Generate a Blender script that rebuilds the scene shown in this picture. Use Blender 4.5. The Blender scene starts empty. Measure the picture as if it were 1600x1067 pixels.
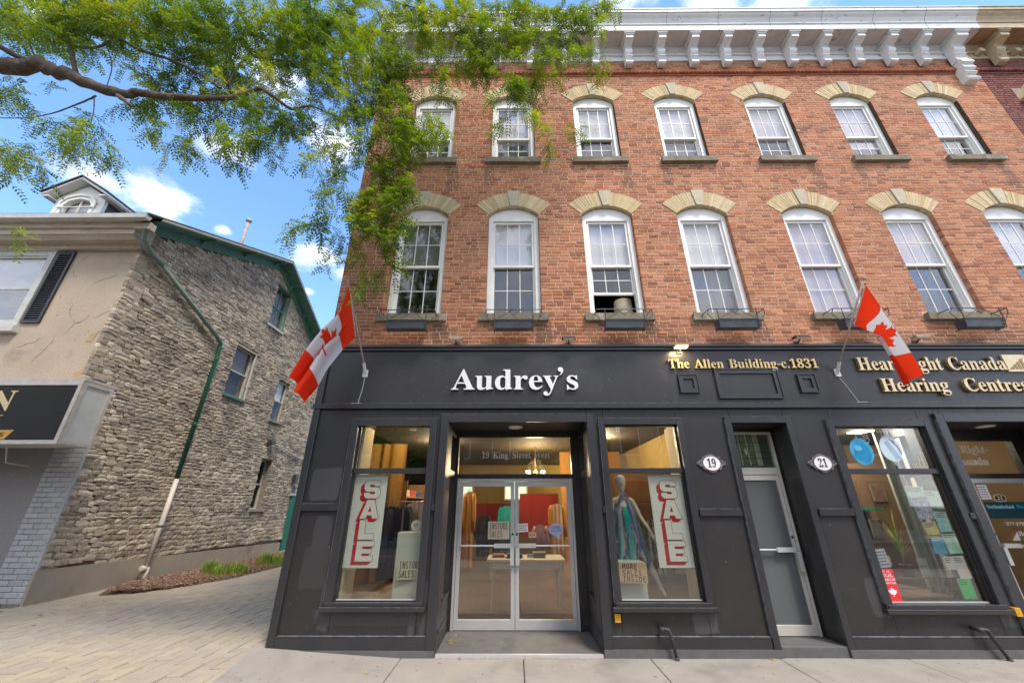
import bpy, math, random
import numpy as np
from mathutils import Vector, Matrix, noise
from mathutils.geometry import tessellate_polygon
random.seed(7); rng = np.random.default_rng(7)
SC = bpy.context.scene; COL = SC.collection

# ------------------------------------------------------------------ camera
cd = bpy.data.cameras.new("camera"); cam = bpy.data.objects.new("camera", cd); COL.objects.link(cam)
cd.sensor_width = 36.0; cd.lens = 601.0 / 1600.0 * 36.0; cd.clip_start = 0.05; cd.clip_end = 3000
RC = ((0.9999810, 0.0029934, 0.0053839), (0.0061256, -0.3909230, -0.9204024), (-0.0006505, 0.9204185, -0.3909339))
# rows above are world X, Y, Z expressed in camera axes
cam.matrix_world = Matrix(((RC[0][0], RC[0][1], RC[0][2], 0.0), (RC[1][0], RC[1][1], RC[1][2], -5.8101),
                           (RC[2][0], RC[2][1], RC[2][2], 1.7), (0, 0, 0, 1)))
SC.camera = cam

# ------------------------------------------------------------------ world, sun, exposure
SUN_EL, SUN_AZ = math.radians(60), math.atan2(0.55, -0.80)
world = bpy.data.worlds.new("World"); SC.world = world; world.use_nodes = True
wn = world.node_tree; wn.nodes.clear()
def N(nt, t, **k):
    n = nt.nodes.new(t)
    for a, b in k.items(): setattr(n, a, b)
    return n
def vmath(nt, op, a, b=None):
    n = N(nt, 'ShaderNodeVectorMath', operation=op); nt.links.new(a, n.inputs[0])
    if b is not None:
        if isinstance(b, (tuple, list)): n.inputs[1].default_value = b
        else: nt.links.new(b, n.inputs[1])
    return n
def mth(nt, op, a, b=None, c=None, clamp=False):
    n = N(nt, 'ShaderNodeMath', operation=op); n.use_clamp = clamp
    for i, v in enumerate((a, b, c)):
        if v is None: continue
        if isinstance(v, (int, float)): n.inputs[i].default_value = v
        else: nt.links.new(v, n.inputs[i])
    return n.outputs[0]
sky = N(wn, 'ShaderNodeTexSky', sky_type='NISHITA'); sky.sun_disc = False
sky.sun_elevation = SUN_EL; sky.sun_rotation = SUN_AZ; sky.altitude = 100; sky.air_density = 1.0
sky.dust_density = 0.3; sky.ozone_density = 2.2
tc = N(wn, 'ShaderNodeTexCoord'); D = tc.outputs['Generated']
sep = N(wn, 'ShaderNodeSeparateXYZ'); wn.links.new(D, sep.inputs[0])
nz = N(wn, 'ShaderNodeTexNoise'); nz.inputs['Scale'].default_value = 9.0; nz.inputs['Detail'].default_value = 6; nz.inputs['Roughness'].default_value = 0.62
sq = vmath(wn, 'MULTIPLY', D, (1, 1, 1.5)); wn.links.new(sq.outputs[0], nz.inputs['Vector'])
# separate fair-weather cumuli
CL = [((-.563, .531, .633), .085), ((-.665, .533, .523), .105), ((-.70, .502, .508), .09), ((-.43, .734, .526), .10),
      ((-.40, .763, .50), .07), ((-.387, .594, .706), .13), ((-.457, .467, .757), .12), ((.471, .384, .794), .12),
      ((.36, .40, .84), .10), ((.22, .40, .89), .10), ((-.587, .626, .513), .03), ((-.682, .316, .66), .05), ((-.471, .759, .449), .03), ((-.364, .731, .578), .06)]
acc = None
for d, r in CL:
    s = vmath(wn, 'SUBTRACT', D, d); s2 = vmath(wn, 'MULTIPLY', s.outputs[0], (1, 1, 1.7))
    ln = N(wn, 'ShaderNodeVectorMath', operation='LENGTH'); wn.links.new(s2.outputs[0], ln.inputs[0])
    v = mth(wn, 'SUBTRACT', 1.0, mth(wn, 'DIVIDE', ln.outputs['Value'], r))
    acc = v if acc is None else mth(wn, 'MAXIMUM', acc, v)
# broad cloud bank over the street behind, as the upper windows mirror it
behind = mth(wn, 'MULTIPLY_ADD', sep.outputs['Y'], -1.6, 0.12)
acc2 = mth(wn, 'MAXIMUM', acc, mth(wn, 'MINIMUM', behind, 0.9))
cl = mth(wn, 'ADD', acc2, mth(wn, 'MULTIPLY_ADD', nz.outputs['Fac'], 2.0, -1.28))
mk = N(wn, 'ShaderNodeMapRange', interpolation_type='SMOOTHSTEP'); wn.links.new(cl, mk.inputs[0])
mk.inputs[1].default_value = 0.0; mk.inputs[2].default_value = 0.85
nz2 = N(wn, 'ShaderNodeTexNoise'); nz2.inputs['Scale'].default_value = 5.0; nz2.inputs['Detail'].default_value = 4
wn.links.new(D, nz2.inputs['Vector'])
cr = N(wn, 'ShaderNodeValToRGB'); cr.color_ramp.elements[0].position = 0.35; cr.color_ramp.elements[1].position = 0.65
cr.color_ramp.elements[0].color = (0.62, 0.66, 0.80, 1); cr.color_ramp.elements[1].color = (0.95, 0.95, 1.0, 1)
wn.links.new(nz2.outputs['Fac'], cr.inputs[0])
SKY_S = 0.15
bg1 = N(wn, 'ShaderNodeBackground'); bg1.inputs[1].default_value = SKY_S; hsv = N(wn, 'ShaderNodeHueSaturation'); hsv.inputs['Saturation'].default_value = 1.12; hsv.inputs['Value'].default_value = 1.3; wn.links.new(sky.outputs[0], hsv.inputs['Color']); wn.links.new(hsv.outputs[0], bg1.inputs[0])
bg2 = N(wn, 'ShaderNodeBackground'); bg2.inputs[1].default_value = 1.0; wn.links.new(cr.outputs[0], bg2.inputs[0])
mx = N(wn, 'ShaderNodeMixShader'); wn.links.new(mk.outputs[0], mx.inputs[0]); wn.links.new(bg1.outputs[0], mx.inputs[1]); wn.links.new(bg2.outputs[0], mx.inputs[2])
wo = N(wn, 'ShaderNodeOutputWorld'); wn.links.new(mx.outputs[0], wo.inputs[0])
sd = bpy.data.lights.new("sun", 'SUN'); sd.energy = 2.0; sd.angle = math.radians(14); sd.color = (1.0, 0.93, 0.83)
sun = bpy.data.objects.new("sun", sd); COL.objects.link(sun); sun.location = (6, -20, 25)
sdir = Vector((math.sin(SUN_AZ) * math.cos(SUN_EL), math.cos(SUN_AZ) * math.cos(SUN_EL), math.sin(SUN_EL)))
sun.rotation_euler = sdir.to_track_quat('Z', 'Y').to_euler()
vs = SC.view_settings; SC.display_settings.display_device = 'sRGB'
vs.view_transform = 'Standard'; vs.look = 'None'; vs.gamma = 1.0; vs.use_curve_mapping = False; vs.exposure = 1.1
SC.render.engine = 'CYCLES'; SC.cycles.max_bounces = 8; SC.cycles.transparent_max_bounces = 12; SC.cycles.use_denoising = True; SC.cycles.denoising_prefilter = 'ACCURATE'; SC.cycles.denoising_input_passes = 'RGB_ALBEDO_NORMAL'
SC.cycles.sample_clamp_indirect = 6; SC.cycles.caustics_reflective = False; SC.cycles.caustics_refractive = False

# ------------------------------------------------------------------ materials
MC = {}
def pm(name, c1, c2=None, scale=3.0, rough=0.8, bump=0.0, bscale=40.0, metal=0.0, c3=None, s3=0.6, t3=0.55, stretch=(1, 1, 1), rnd=0.0, spec=0.4, trans=0.0, detail=5, w3=.1, c4=None, s4=30, t4=.72):
    """colour: noise between c1 and c2, patches of c3, optional brightness spread per loose piece; fine bump"""
    if name in MC: return MC[name]
    m = bpy.data.materials.new(name); m.use_nodes = True; nt = m.node_tree; b = nt.nodes['Principled BSDF']
    b.inputs['Roughness'].default_value = rough; b.inputs['Metallic'].default_value = metal; b.inputs['Specular IOR Level'].default_value = spec
    geo = N(nt, 'ShaderNodeNewGeometry'); pos = vmath(nt, 'MULTIPLY', geo.outputs['Position'], stretch).outputs[0]
    def noise_(sc, det=detail, ro=0.6):
        n = N(nt, 'ShaderNodeTexNoise'); n.inputs['Scale'].default_value = sc; n.inputs['Detail'].default_value = det; n.inputs['Roughness'].default_value = ro
        nt.links.new(pos, n.inputs['Vector']); return n.outputs['Fac']
    def mixc(f, a, bcol):
        mi = N(nt, 'ShaderNodeMix', data_type='RGBA'); 
        if isinstance(f, (int, float)): mi.inputs[0].default_value = f
        else: nt.links.new(f, mi.inputs[0])
        for k, v in ((6, a), (7, bcol)):
            if isinstance(v, tuple): mi.inputs[k].default_value = (*v[:3], 1)
            else: nt.links.new(v, mi.inputs[k])
        return mi.outputs[2]
    col = c1
    if c2 is not None:
        mr = N(nt, 'ShaderNodeMapRange'); nt.links.new(noise_(scale), mr.inputs[0]); mr.inputs[1].default_value = .32; mr.inputs[2].default_value = .68
        col = mixc(mr.outputs[0], c1, c2)
    if c3 is not None:
        mr = N(nt, 'ShaderNodeMapRange'); nt.links.new(noise_(s3), mr.inputs[0]); mr.inputs[1].default_value = t3; mr.inputs[2].default_value = t3 + w3
        col = mixc(mr.outputs[0], col, c3)
    if c4 is not None:
        mr = N(nt, 'ShaderNodeMapRange'); nt.links.new(noise_(s4, 3, .5), mr.inputs[0]); mr.inputs[1].default_value = t4; mr.inputs[2].default_value = t4 + .03
        col = mixc(mr.outputs[0], col, c4)
    if rnd > 0:
        oi = N(nt, 'ShaderNodeObjectInfo')
        r = mth(nt, 'FRACT', mth(nt, 'ADD', geo.outputs['Random Per Island'], oi.outputs['Random']))
        val = mth(nt, 'MULTIPLY_ADD', r, 2 * rnd, 1 - rnd)
        hs = N(nt, 'ShaderNodeHueSaturation')
        if isinstance(col, tuple): hs.inputs['Color'].default_value = (*col[:3], 1)
        else: nt.links.new(col, hs.inputs['Color'])
        nt.links.new(val, hs.inputs['Value']); col = hs.outputs[0]
    if isinstance(col, tuple): b.inputs['Base Color'].default_value = (*col[:3], 1)
    else: nt.links.new(col, b.inputs['Base Color'])
    if bump > 0:
        bp = N(nt, 'ShaderNodeBump'); bp.inputs['Strength'].default_value = min(1, bump); bp.inputs['Distance'].default_value = 0.01 * max(1, bump)
        nt.links.new(noise_(bscale, 6, .65), bp.inputs['Height']); nt.links.new(bp.outputs[0], b.inputs['Normal'])
    if trans > 0:
        tr = N(nt, 'ShaderNodeBsdfTranslucent'); ms = N(nt, 'ShaderNodeMixShader'); ms.inputs[0].default_value = trans
        if isinstance(col, tuple): tr.inputs[0].default_value = (*col[:3], 1)
        else: nt.links.new(col, tr.inputs[0])
        o = nt.nodes['Material Output']; nt.links.new(b.outputs[0], ms.inputs[1]); nt.links.new(tr.outputs[0], ms.inputs[2]); nt.links.new(ms.outputs[0], o.inputs[0])
    MC[name] = m; return m
def ramp_mat(name, cols, rough=.85, bump=.5, bscale=60, zone=None, zs=.5, grain=.35, gscale=14, dirt=None):
    """every loose piece takes one colour of the list, with grain and broad zones over it"""
    m = bpy.data.materials.new(name); m.use_nodes = True; nt = m.node_tree; b = nt.nodes['Principled BSDF']
    b.inputs['Roughness'].default_value = rough; b.inputs['Specular IOR Level'].default_value = .25
    geo = N(nt, 'ShaderNodeNewGeometry'); oi = N(nt, 'ShaderNodeObjectInfo')
    r = mth(nt, 'FRACT', mth(nt, 'ADD', geo.outputs['Random Per Island'], oi.outputs['Random']))
    rp = N(nt, 'ShaderNodeValToRGB'); e = rp.color_ramp.elements; n = len(cols)
    while len(e) < n: e.new(.5)
    for i, c in enumerate(cols): e[i].position = i / (n - 1); e[i].color = (*c, 1)
    nt.links.new(r, rp.inputs[0]); col = rp.outputs[0]
    def nse(sc, det=6, ro=.65):
        t = N(nt, 'ShaderNodeTexNoise'); t.inputs['Scale'].default_value = sc; t.inputs['Detail'].default_value = det; t.inputs['Roughness'].default_value = ro
        nt.links.new(geo.outputs['Position'], t.inputs['Vector']); return t.outputs['Fac']
    for tint, sc, lo, hi, am in (zone or []):
        mr = N(nt, 'ShaderNodeMapRange'); nt.links.new(nse(sc), mr.inputs[0]); mr.inputs[1].default_value = lo; mr.inputs[2].default_value = hi; mr.inputs[4].default_value = am
        mi = N(nt, 'ShaderNodeMix', data_type='RGBA'); nt.links.new(mr.outputs[0], mi.inputs[0]); nt.links.new(col, mi.inputs[6]); mi.inputs[7].default_value = (*tint, 1); col = mi.outputs[2]
    g = nse(gscale); hs = N(nt, 'ShaderNodeHueSaturation'); nt.links.new(col, hs.inputs['Color'])
    nt.links.new(mth(nt, 'MULTIPLY_ADD', g, 2 * grain, 1 - grain), hs.inputs['Value']); nt.links.new(hs.outputs[0], b.inputs['Base Color'])
    bp = N(nt, 'ShaderNodeBump'); bp.inputs['Strength'].default_value = bump; bp.inputs['Distance'].default_value = .01
    nt.links.new(nse(bscale), bp.inputs['Height']); nt.links.new(bp.outputs[0], b.inputs['Normal'])
    return m
def blobs(mat, L, col, rough=None):
    """hand painted touch-up patches and stains at their own places (x, z, rx, rz) on an upright wall"""
    nt = mat.node_tree; b = nt.nodes['Principled BSDF']; src = b.inputs['Base Color'].links[0].from_socket
    geo = N(nt, 'ShaderNodeNewGeometry'); nz = N(nt, 'ShaderNodeTexNoise'); nz.inputs['Scale'].default_value = 7; nz.inputs['Detail'].default_value = 5; nt.links.new(geo.outputs['Position'], nz.inputs['Vector']); acc = None
    for x, z, rx, rz, am in L:
        s = vmath(nt, 'SUBTRACT', geo.outputs['Position'], (x, 0, z)); s = vmath(nt, 'MULTIPLY', s.outputs[0], (1 / rx, 0, 1 / rz)); s = vmath(nt, 'MULTIPLY', s.outputs[0], s.outputs[0]); s = vmath(nt, 'MULTIPLY', s.outputs[0], s.outputs[0])
        ln = N(nt, 'ShaderNodeVectorMath', operation='LENGTH'); nt.links.new(s.outputs[0], ln.inputs[0])
        v = mth(nt, 'SUBTRACT', mth(nt, 'MULTIPLY_ADD', nz.outputs['Fac'], 1.3, .35), ln.outputs['Value']); v = mth(nt, 'MULTIPLY', mth(nt, 'MULTIPLY', v, 4.0, clamp=True), am); acc = v if acc is None else mth(nt, 'MAXIMUM', acc, v)
    mi = N(nt, 'ShaderNodeMix', data_type='RGBA'); nt.links.new(acc, mi.inputs[0]); nt.links.new(src, mi.inputs[6]); mi.inputs[7].default_value = (*col, 1); nt.links.new(mi.outputs[2], b.inputs['Base Color'])
def glass_mat(name, tint=(.95, .97, .96), k=1.0, rough=0.0, frost=0.0, body=(.5, .55, .55)):
    m = bpy.data.materials.new(name); m.use_nodes = True; nt = m.node_tree; nt.nodes.clear()
    ge = N(nt, 'ShaderNodeNewGeometry'); dp = N(nt, 'ShaderNodeVectorMath', operation='DOT_PRODUCT'); nt.links.new(ge.outputs['Incoming'], dp.inputs[0]); nt.links.new(ge.outputs['Normal'], dp.inputs[1])
    sch = mth(nt, 'POWER', mth(nt, 'SUBTRACT', 1.0, mth(nt, 'ABSOLUTE', dp.outputs['Value']), clamp=True), 4.0)
    f = mth(nt, 'MULTIPLY', mth(nt, 'MULTIPLY_ADD', sch, .95, .045), k, clamp=True)
    gl = N(nt, 'ShaderNodeBsdfGlossy'); gl.inputs['Roughness'].default_value = rough; gl.inputs[0].default_value = (1, 1, 1, 1)
    tr = N(nt, 'ShaderNodeBsdfTransparent'); tr.inputs[0].default_value = (*tint, 1); base = tr.outputs[0]
    if frost > 0:
        df = N(nt, 'ShaderNodeBsdfDiffuse'); df.inputs[0].default_value = (*body, 1)
        m2 = N(nt, 'ShaderNodeMixShader'); m2.inputs[0].default_value = frost; nt.links.new(base, m2.inputs[1]); nt.links.new(df.outputs[0], m2.inputs[2]); base = m2.outputs[0]
    ms = N(nt, 'ShaderNodeMixShader'); nt.links.new(f, ms.inputs[0]); nt.links.new(base, ms.inputs[1]); nt.links.new(gl.outputs[0], ms.inputs[2])
    o = N(nt, 'ShaderNodeOutputMaterial'); nt.links.new(ms.outputs[0], o.inputs[0]); return m
def emit_mat(name, c, s):
    m = bpy.data.materials.new(name); m.use_nodes = True; b = m.node_tree.nodes['Principled BSDF']
    b.inputs['Base Color'].default_value = (*c, 1); b.inputs['Emission Color'].default_value = (*c, 1); b.inputs['Emission Strength'].default_value = s; return m

# ------------------------------------------------------------------ mesh helpers
WO = {}                                    # world origin of every object built
def wo_(o): return WO.get(o.name, Vector((0, 0, 0))) if o else Vector((0, 0, 0))
def thing(name, label, cat, loc=(0, 0, 0), group=None, kind=None):
    o = bpy.data.objects.new(name, None); COL.objects.link(o); o.location = loc; o.empty_display_size = .1
    WO[o.name] = Vector(loc); tag(o, label, cat, group, kind); return o
def part(name, parent, loc=None):
    o = bpy.data.objects.new(name, None); COL.objects.link(o); o.parent = parent; o.empty_display_size = .05
    l = Vector(loc) if loc is not None else wo_(parent); o.location = l - wo_(parent); WO[o.name] = l; return o
def tag(o, label=None, cat=None, group=None, kind=None):
    if label: o['label'] = label
    if cat: o['category'] = cat
    if group: o['group'] = group
    if kind: o['kind'] = kind
    return o
class MB:
    def __init__(s): s.v = []; s.f = []; s.m = []
    def add(s, vs_, fs, mi=0):
        k = len(s.v); s.v += [tuple(p) for p in vs_]; s.f += [tuple(i + k for i in f) for f in fs]; s.m += [mi] * len(fs); return s
    def box(s, x0, x1, y0, y1, z0, z1, mi=0, j=0):
        P = [(x, y, z) for z in (z0, z1) for y in (y0, y1) for x in (x0, x1)]
        if j: P = [(x + random.uniform(-j, j), y + random.uniform(-j, j), z + random.uniform(-j, j)) for x, y, z in P]
        return s.add(P, [(0, 2, 3, 1), (4, 5, 7, 6), (0, 1, 5, 4), (2, 6, 7, 3), (0, 4, 6, 2), (1, 3, 7, 5)], mi)
    def ring(s, x0, x1, z0, z1, w, y0, y1, mi=0, wb=None, wt=None):
        wb = w if wb is None else wb; wt = w if wt is None else wt
        s.box(x0, x0 + w, y0, y1, z0, z1, mi); s.box(x1 - w, x1, y0, y1, z0, z1, mi)
        if wt: s.box(x0 + w, x1 - w, y0, y1, z1 - wt, z1, mi)
        if wb: s.box(x0 + w, x1 - w, y0, y1, z0, z0 + wb, mi)
        return s
    def tube(s, pts, rad, n=8, mi=0, cap=True):
        pts = [Vector(p) for p in pts]; R_ = rad if isinstance(rad, (list, tuple)) else [rad] * len(pts); k0 = len(s.v); up = None
        for i, p in enumerate(pts):
            t = (pts[min(i + 1, len(pts) - 1)] - pts[max(i - 1, 0)]).normalized()
            if up is None: up = t.orthogonal().normalized()
            up = (up - t * up.dot(t)); up = up.normalized() if up.length > 1e-6 else t.orthogonal().normalized(); w = t.cross(up)
            for a in range(n):
                q = p + (up * math.cos(2 * math.pi * a / n) + w * math.sin(2 * math.pi * a / n)) * R_[i]; s.v.append(tuple(q))
        for i in range(len(pts) - 1):
            for a in range(n):
                b = (a + 1) % n; s.f.append((k0 + i * n + a, k0 + i * n + b, k0 + (i + 1) * n + b, k0 + (i + 1) * n + a)); s.m.append(mi)
        if cap: s.f += [tuple(k0 + a for a in range(n))[::-1], tuple(k0 + (len(pts) - 1) * n + a for a in range(n))]; s.m += [mi, mi]
        return s
    def lathe(s, prof, c, n=14, mi=0, axis='Z'):
        k0 = len(s.v)
        for r, h in prof:
            for a in range(n):
                ca, sa = r * math.cos(2 * math.pi * a / n), r * math.sin(2 * math.pi * a / n)
                s.v.append((c[0] + ca, c[1] + sa, c[2] + h) if axis == 'Z' else (c[0] + ca, c[1] + h, c[2] + sa))
        for i in range(len(prof) - 1):
            for a in range(n):
                b = (a + 1) % n; q = (k0 + i * n + a, k0 + i * n + b, k0 + (i + 1) * n + b, k0 + (i + 1) * n + a)
                s.f.append(q if axis == 'Z' else q[::-1]); s.m.append(mi)
        return s
    def prism(s, poly, a0, a1, ax='Y', mi=0, holes=()):
        """extrude polygon(s) given in the other two axes from a0 to a1"""
        loops = [list(poly)] + [list(h) for h in holes]; flat = [p for l in loops for p in l]
        def P(p, a): return (p[0], a, p[1]) if ax == 'Y' else ((a, p[0], p[1]) if ax == 'X' else (p[0], p[1], a))
        tris = tessellate_polygon([[Vector((p[0], p[1], 0)) for p in l] for l in loops]); n = len(flat)
        s.add([P(p, a0) for p in flat] + [P(p, a1) for p in flat], [], mi); k = len(s.v) - 2 * n
        for t in tris: s.f += [(k + t[0], k + t[1], k + t[2]), (k + n + t[2], k + n + t[1], k + n + t[0])]; s.m += [mi, mi]
        o = 0
        for l in loops:
            for i in range(len(l)):
                j = (i + 1) % len(l); s.f.append((k + o + i, k + o + j, k + n + o + j, k + n + o + i)); s.m.append(mi)
            o += len(l)
        return s
    def build(s, name, mats, parent=None, origin=None, smooth=False, kind=None, bevel=0):
        v = np.array(s.v, dtype=float).reshape(-1, 3)
        org = Vector(origin) if origin is not None else Vector(((v.min(0) + v.max(0)) / 2).tolist() if len(v) else (0, 0, 0))
        me = bpy.data.meshes.new(name); me.from_pydata((v - np.array(org)).tolist(), [], s.f)
        mats = mats if isinstance(mats, (list, tuple)) else [mats]
        for m in mats: me.materials.append(m)
        if len(mats) > 1: me.polygons.foreach_set('material_index', s.m)
        if smooth: me.polygons.foreach_set('use_smooth', [True] * len(me.polygons))
        me.update(); o = bpy.data.objects.new(name, me); COL.objects.link(o)
        if parent: o.parent = parent
        o.location = org - wo_(parent); WO[o.name] = org
        if kind: o['kind'] = kind
        if bevel:
            b = o.modifiers.new('bevel', 'BEVEL'); b.width = bevel; b.segments = 1; b.limit_method = 'ANGLE'; b.angle_limit = .7
        return o
def inst(src, name, parent, wloc, rot=None, scale=None):
    o = bpy.data.objects.new(name, src); COL.objects.link(o); o.parent = parent
    o.location = Vector(wloc) - wo_(parent)
    if rot: o.rotation_euler = rot
    if scale: o.scale = scale
    return o
def unit_box(name, mat, bev=0.04):
    b = bev; me = bpy.data.meshes.new(name); h = .5
    V = [(-h, h, -h), (h, h, -h), (h, h, h), (-h, h, h)]
    F0 = [(-h, -h + .1, -h), (h, -h + .1, -h), (h, -h + .1, h), (-h, -h + .1, h)]
    F1 = [(-h + b / 2, -h, -h + b * 1.2), (h - b / 2, -h, -h + b * 1.2), (h - b / 2, -h, h - b * 1.2), (-h + b / 2, -h, h - b * 1.2)]
    fs = [(0, 3, 2, 1)]
    for i in range(4):
        j = (i + 1) % 4; fs += [(i, j, 4 + j, 4 + i), (4 + i, 4 + j, 8 + j, 8 + i)]
    fs.append((8, 9, 10, 11)); me.from_pydata(V + F0 + F1, [], fs); me.materials.append(mat); me.update(); return me
# ------------------------------------------------------------------ lettering
def glyph_loops(c):
    adv, t = GLY[c]; L = [[tuple(int(q) / 1000 for q in p.split(',')) for p in l.split()] for l in t.split(';')]; return adv / 1000, L
def text_letters(s, x0, x1, zb, caph, y0, y1, mats, parent, name='letter', sp=.33, edge=True):
    """serif lettering fitted between x0 and x1, baseline zb, one mesh per letter (front at y0)"""
    capH = max(p[1] for l in glyph_loops('H')[1] for p in l); sc = caph / capH; adv = []; tot = 0
    for ch in s:
        a = sp if ch == ' ' else (.115 if ch == "'" else glyph_loops(ch)[0]); adv.append(tot); tot += a
    sx = (x1 - x0) / tot; out = []
    for ch, a in zip(s, adv):
        if ch == ' ': continue
        if ch == "'":
            L = [[(-0.008, 0.432), (-0.004, 0.482), (0.036, 0.508), (0.08, 0.497), (0.1, 0.454), (0.088, 0.389), (0.04, 0.324), (0.012, 0.317), (0.048, 0.367), (0.054, 0.4), (0.016, 0.403)]]
        else: L = glyph_loops(ch)[1]
        L = [[(x0 + (a + p[0]) * sx, zb + p[1] * sc) for p in l] for l in L]
        # separate outer loops from holes
        def area(l): return sum(l[i][0] * l[(i + 1) % len(l)][1] - l[(i + 1) % len(l)][0] * l[i][1] for i in range(len(l))) / 2
        def inside(p, l):
            r = False
            for i in range(len(l)):
                a_, b_ = l[i], l[(i + 1) % len(l)]
                if (a_[1] > p[1]) != (b_[1] > p[1]) and p[0] < (b_[0] - a_[0]) * (p[1] - a_[1]) / (b_[1] - a_[1]) + a_[0]: r = not r
            return r
        L.sort(key=lambda l: -abs(area(l))); used = [0] * len(L); mb = MB()
        for i, l in enumerate(L):
            if used[i]: continue
            hs = []
            for k in range(i + 1, len(L)):
                if not used[k] and inside(L[k][0], l): hs.append(L[k]); used[k] = 1
            mb.prism(l, y0, y1, 'Y', 0, hs)
        o = mb.build(name, mats, parent); out.append(o)
        if len(o.data.materials) > 1:
            for p in o.data.polygons: p.material_index = 0 if abs(p.normal.y) > .9 else 1
    return out
STK = {'C': [[(.85, .85), (.5, 1), (.12, .75), (.12, .25), (.5, 0), (.88, .15)]], 'B': [[(.15, 0), (.15, 1), (.65, .95), (.75, .75), (.55, .53), (.15, .52)], [(.55, .53), (.85, .28), (.65, .03), (.15, 0)]], 'W': [[(.02, 1), (.25, 0), (.5, .7), (.75, 0), (.98, 1)]],
       'I': [[(.5, 0), (.5, 1)], [(.25, 1), (.75, 1)], [(.25, 0), (.75, 0)]], 'i': [[(.5, 0), (.5, 1)]], 'N': [[(.1, 0), (.12, 1), (.85, .02), (.88, 1)]],
       'S': [[(.85, .88), (.5, 1), (.15, .85), (.2, .6), (.75, .42), (.85, .18), (.5, 0), (.1, .12)]], 'T': [[(.05, 1), (.95, .97)], [(.5, 1), (.48, 0)]],
       'O': [[(.5, 1), (.12, .8), (.08, .3), (.45, 0), (.85, .2), (.9, .75), (.5, 1)]], 'R': [[(.12, 0), (.12, 1), (.7, .95), (.8, .7), (.5, .5), (.12, .48)], [(.45, .5), (.88, 0)]],
       'E': [[(.85, 1), (.15, 1), (.12, 0), (.88, .02)], [(.13, .52), (.7, .54)]], 'A': [[(.05, 0), (.5, 1), (.92, 0)], [(.22, .38), (.76, .38)]],
       'L': [[(.15, 1), (.15, 0), (.85, .03)]], 'M': [[(.05, 0), (.15, 1), (.5, .35), (.85, 1), (.95, 0)]], 'D': [[(.15, 0), (.15, 1), (.6, .9), (.88, .5), (.6, .08), (.15, 0)]],
       'G': [[(.85, .85), (.5, 1), (.12, .75), (.12, .25), (.5, 0), (.88, .2), (.88, .48), (.55, .48)]], 'P': [[(.15, 0), (.15, 1), (.7, .95), (.82, .72), (.5, .5), (.15, .48)]]}
def strokes(mb, s, x0, x1, z0, h, y, w, mi=0):
    cw = (x1 - x0) / len(s)
    for k, ch in enumerate(s):
        for pl in STK.get(ch, []):
            P = [(x0 + cw * (k + .12 + .76 * p[0]), z0 + h * p[1]) for p in pl]
            for a, b in zip(P, P[1:]):
                dx, dz = b[0] - a[0], b[1] - a[1]; l = math.hypot(dx, dz) or 1; ox, oz = -dz / l * w / 2, dx / l * w / 2; ex, ez = dx / l * w * .4, dz / l * w * .4
                mb.add([(a[0] - ex + ox, y, a[1] - ez + oz), (b[0] + ex + ox, y, b[1] + ez + oz), (b[0] + ex - ox, y, b[1] + ez - oz), (a[0] - ex - ox, y, a[1] - ez - oz)], [(3, 2, 1, 0)], mi)

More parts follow.
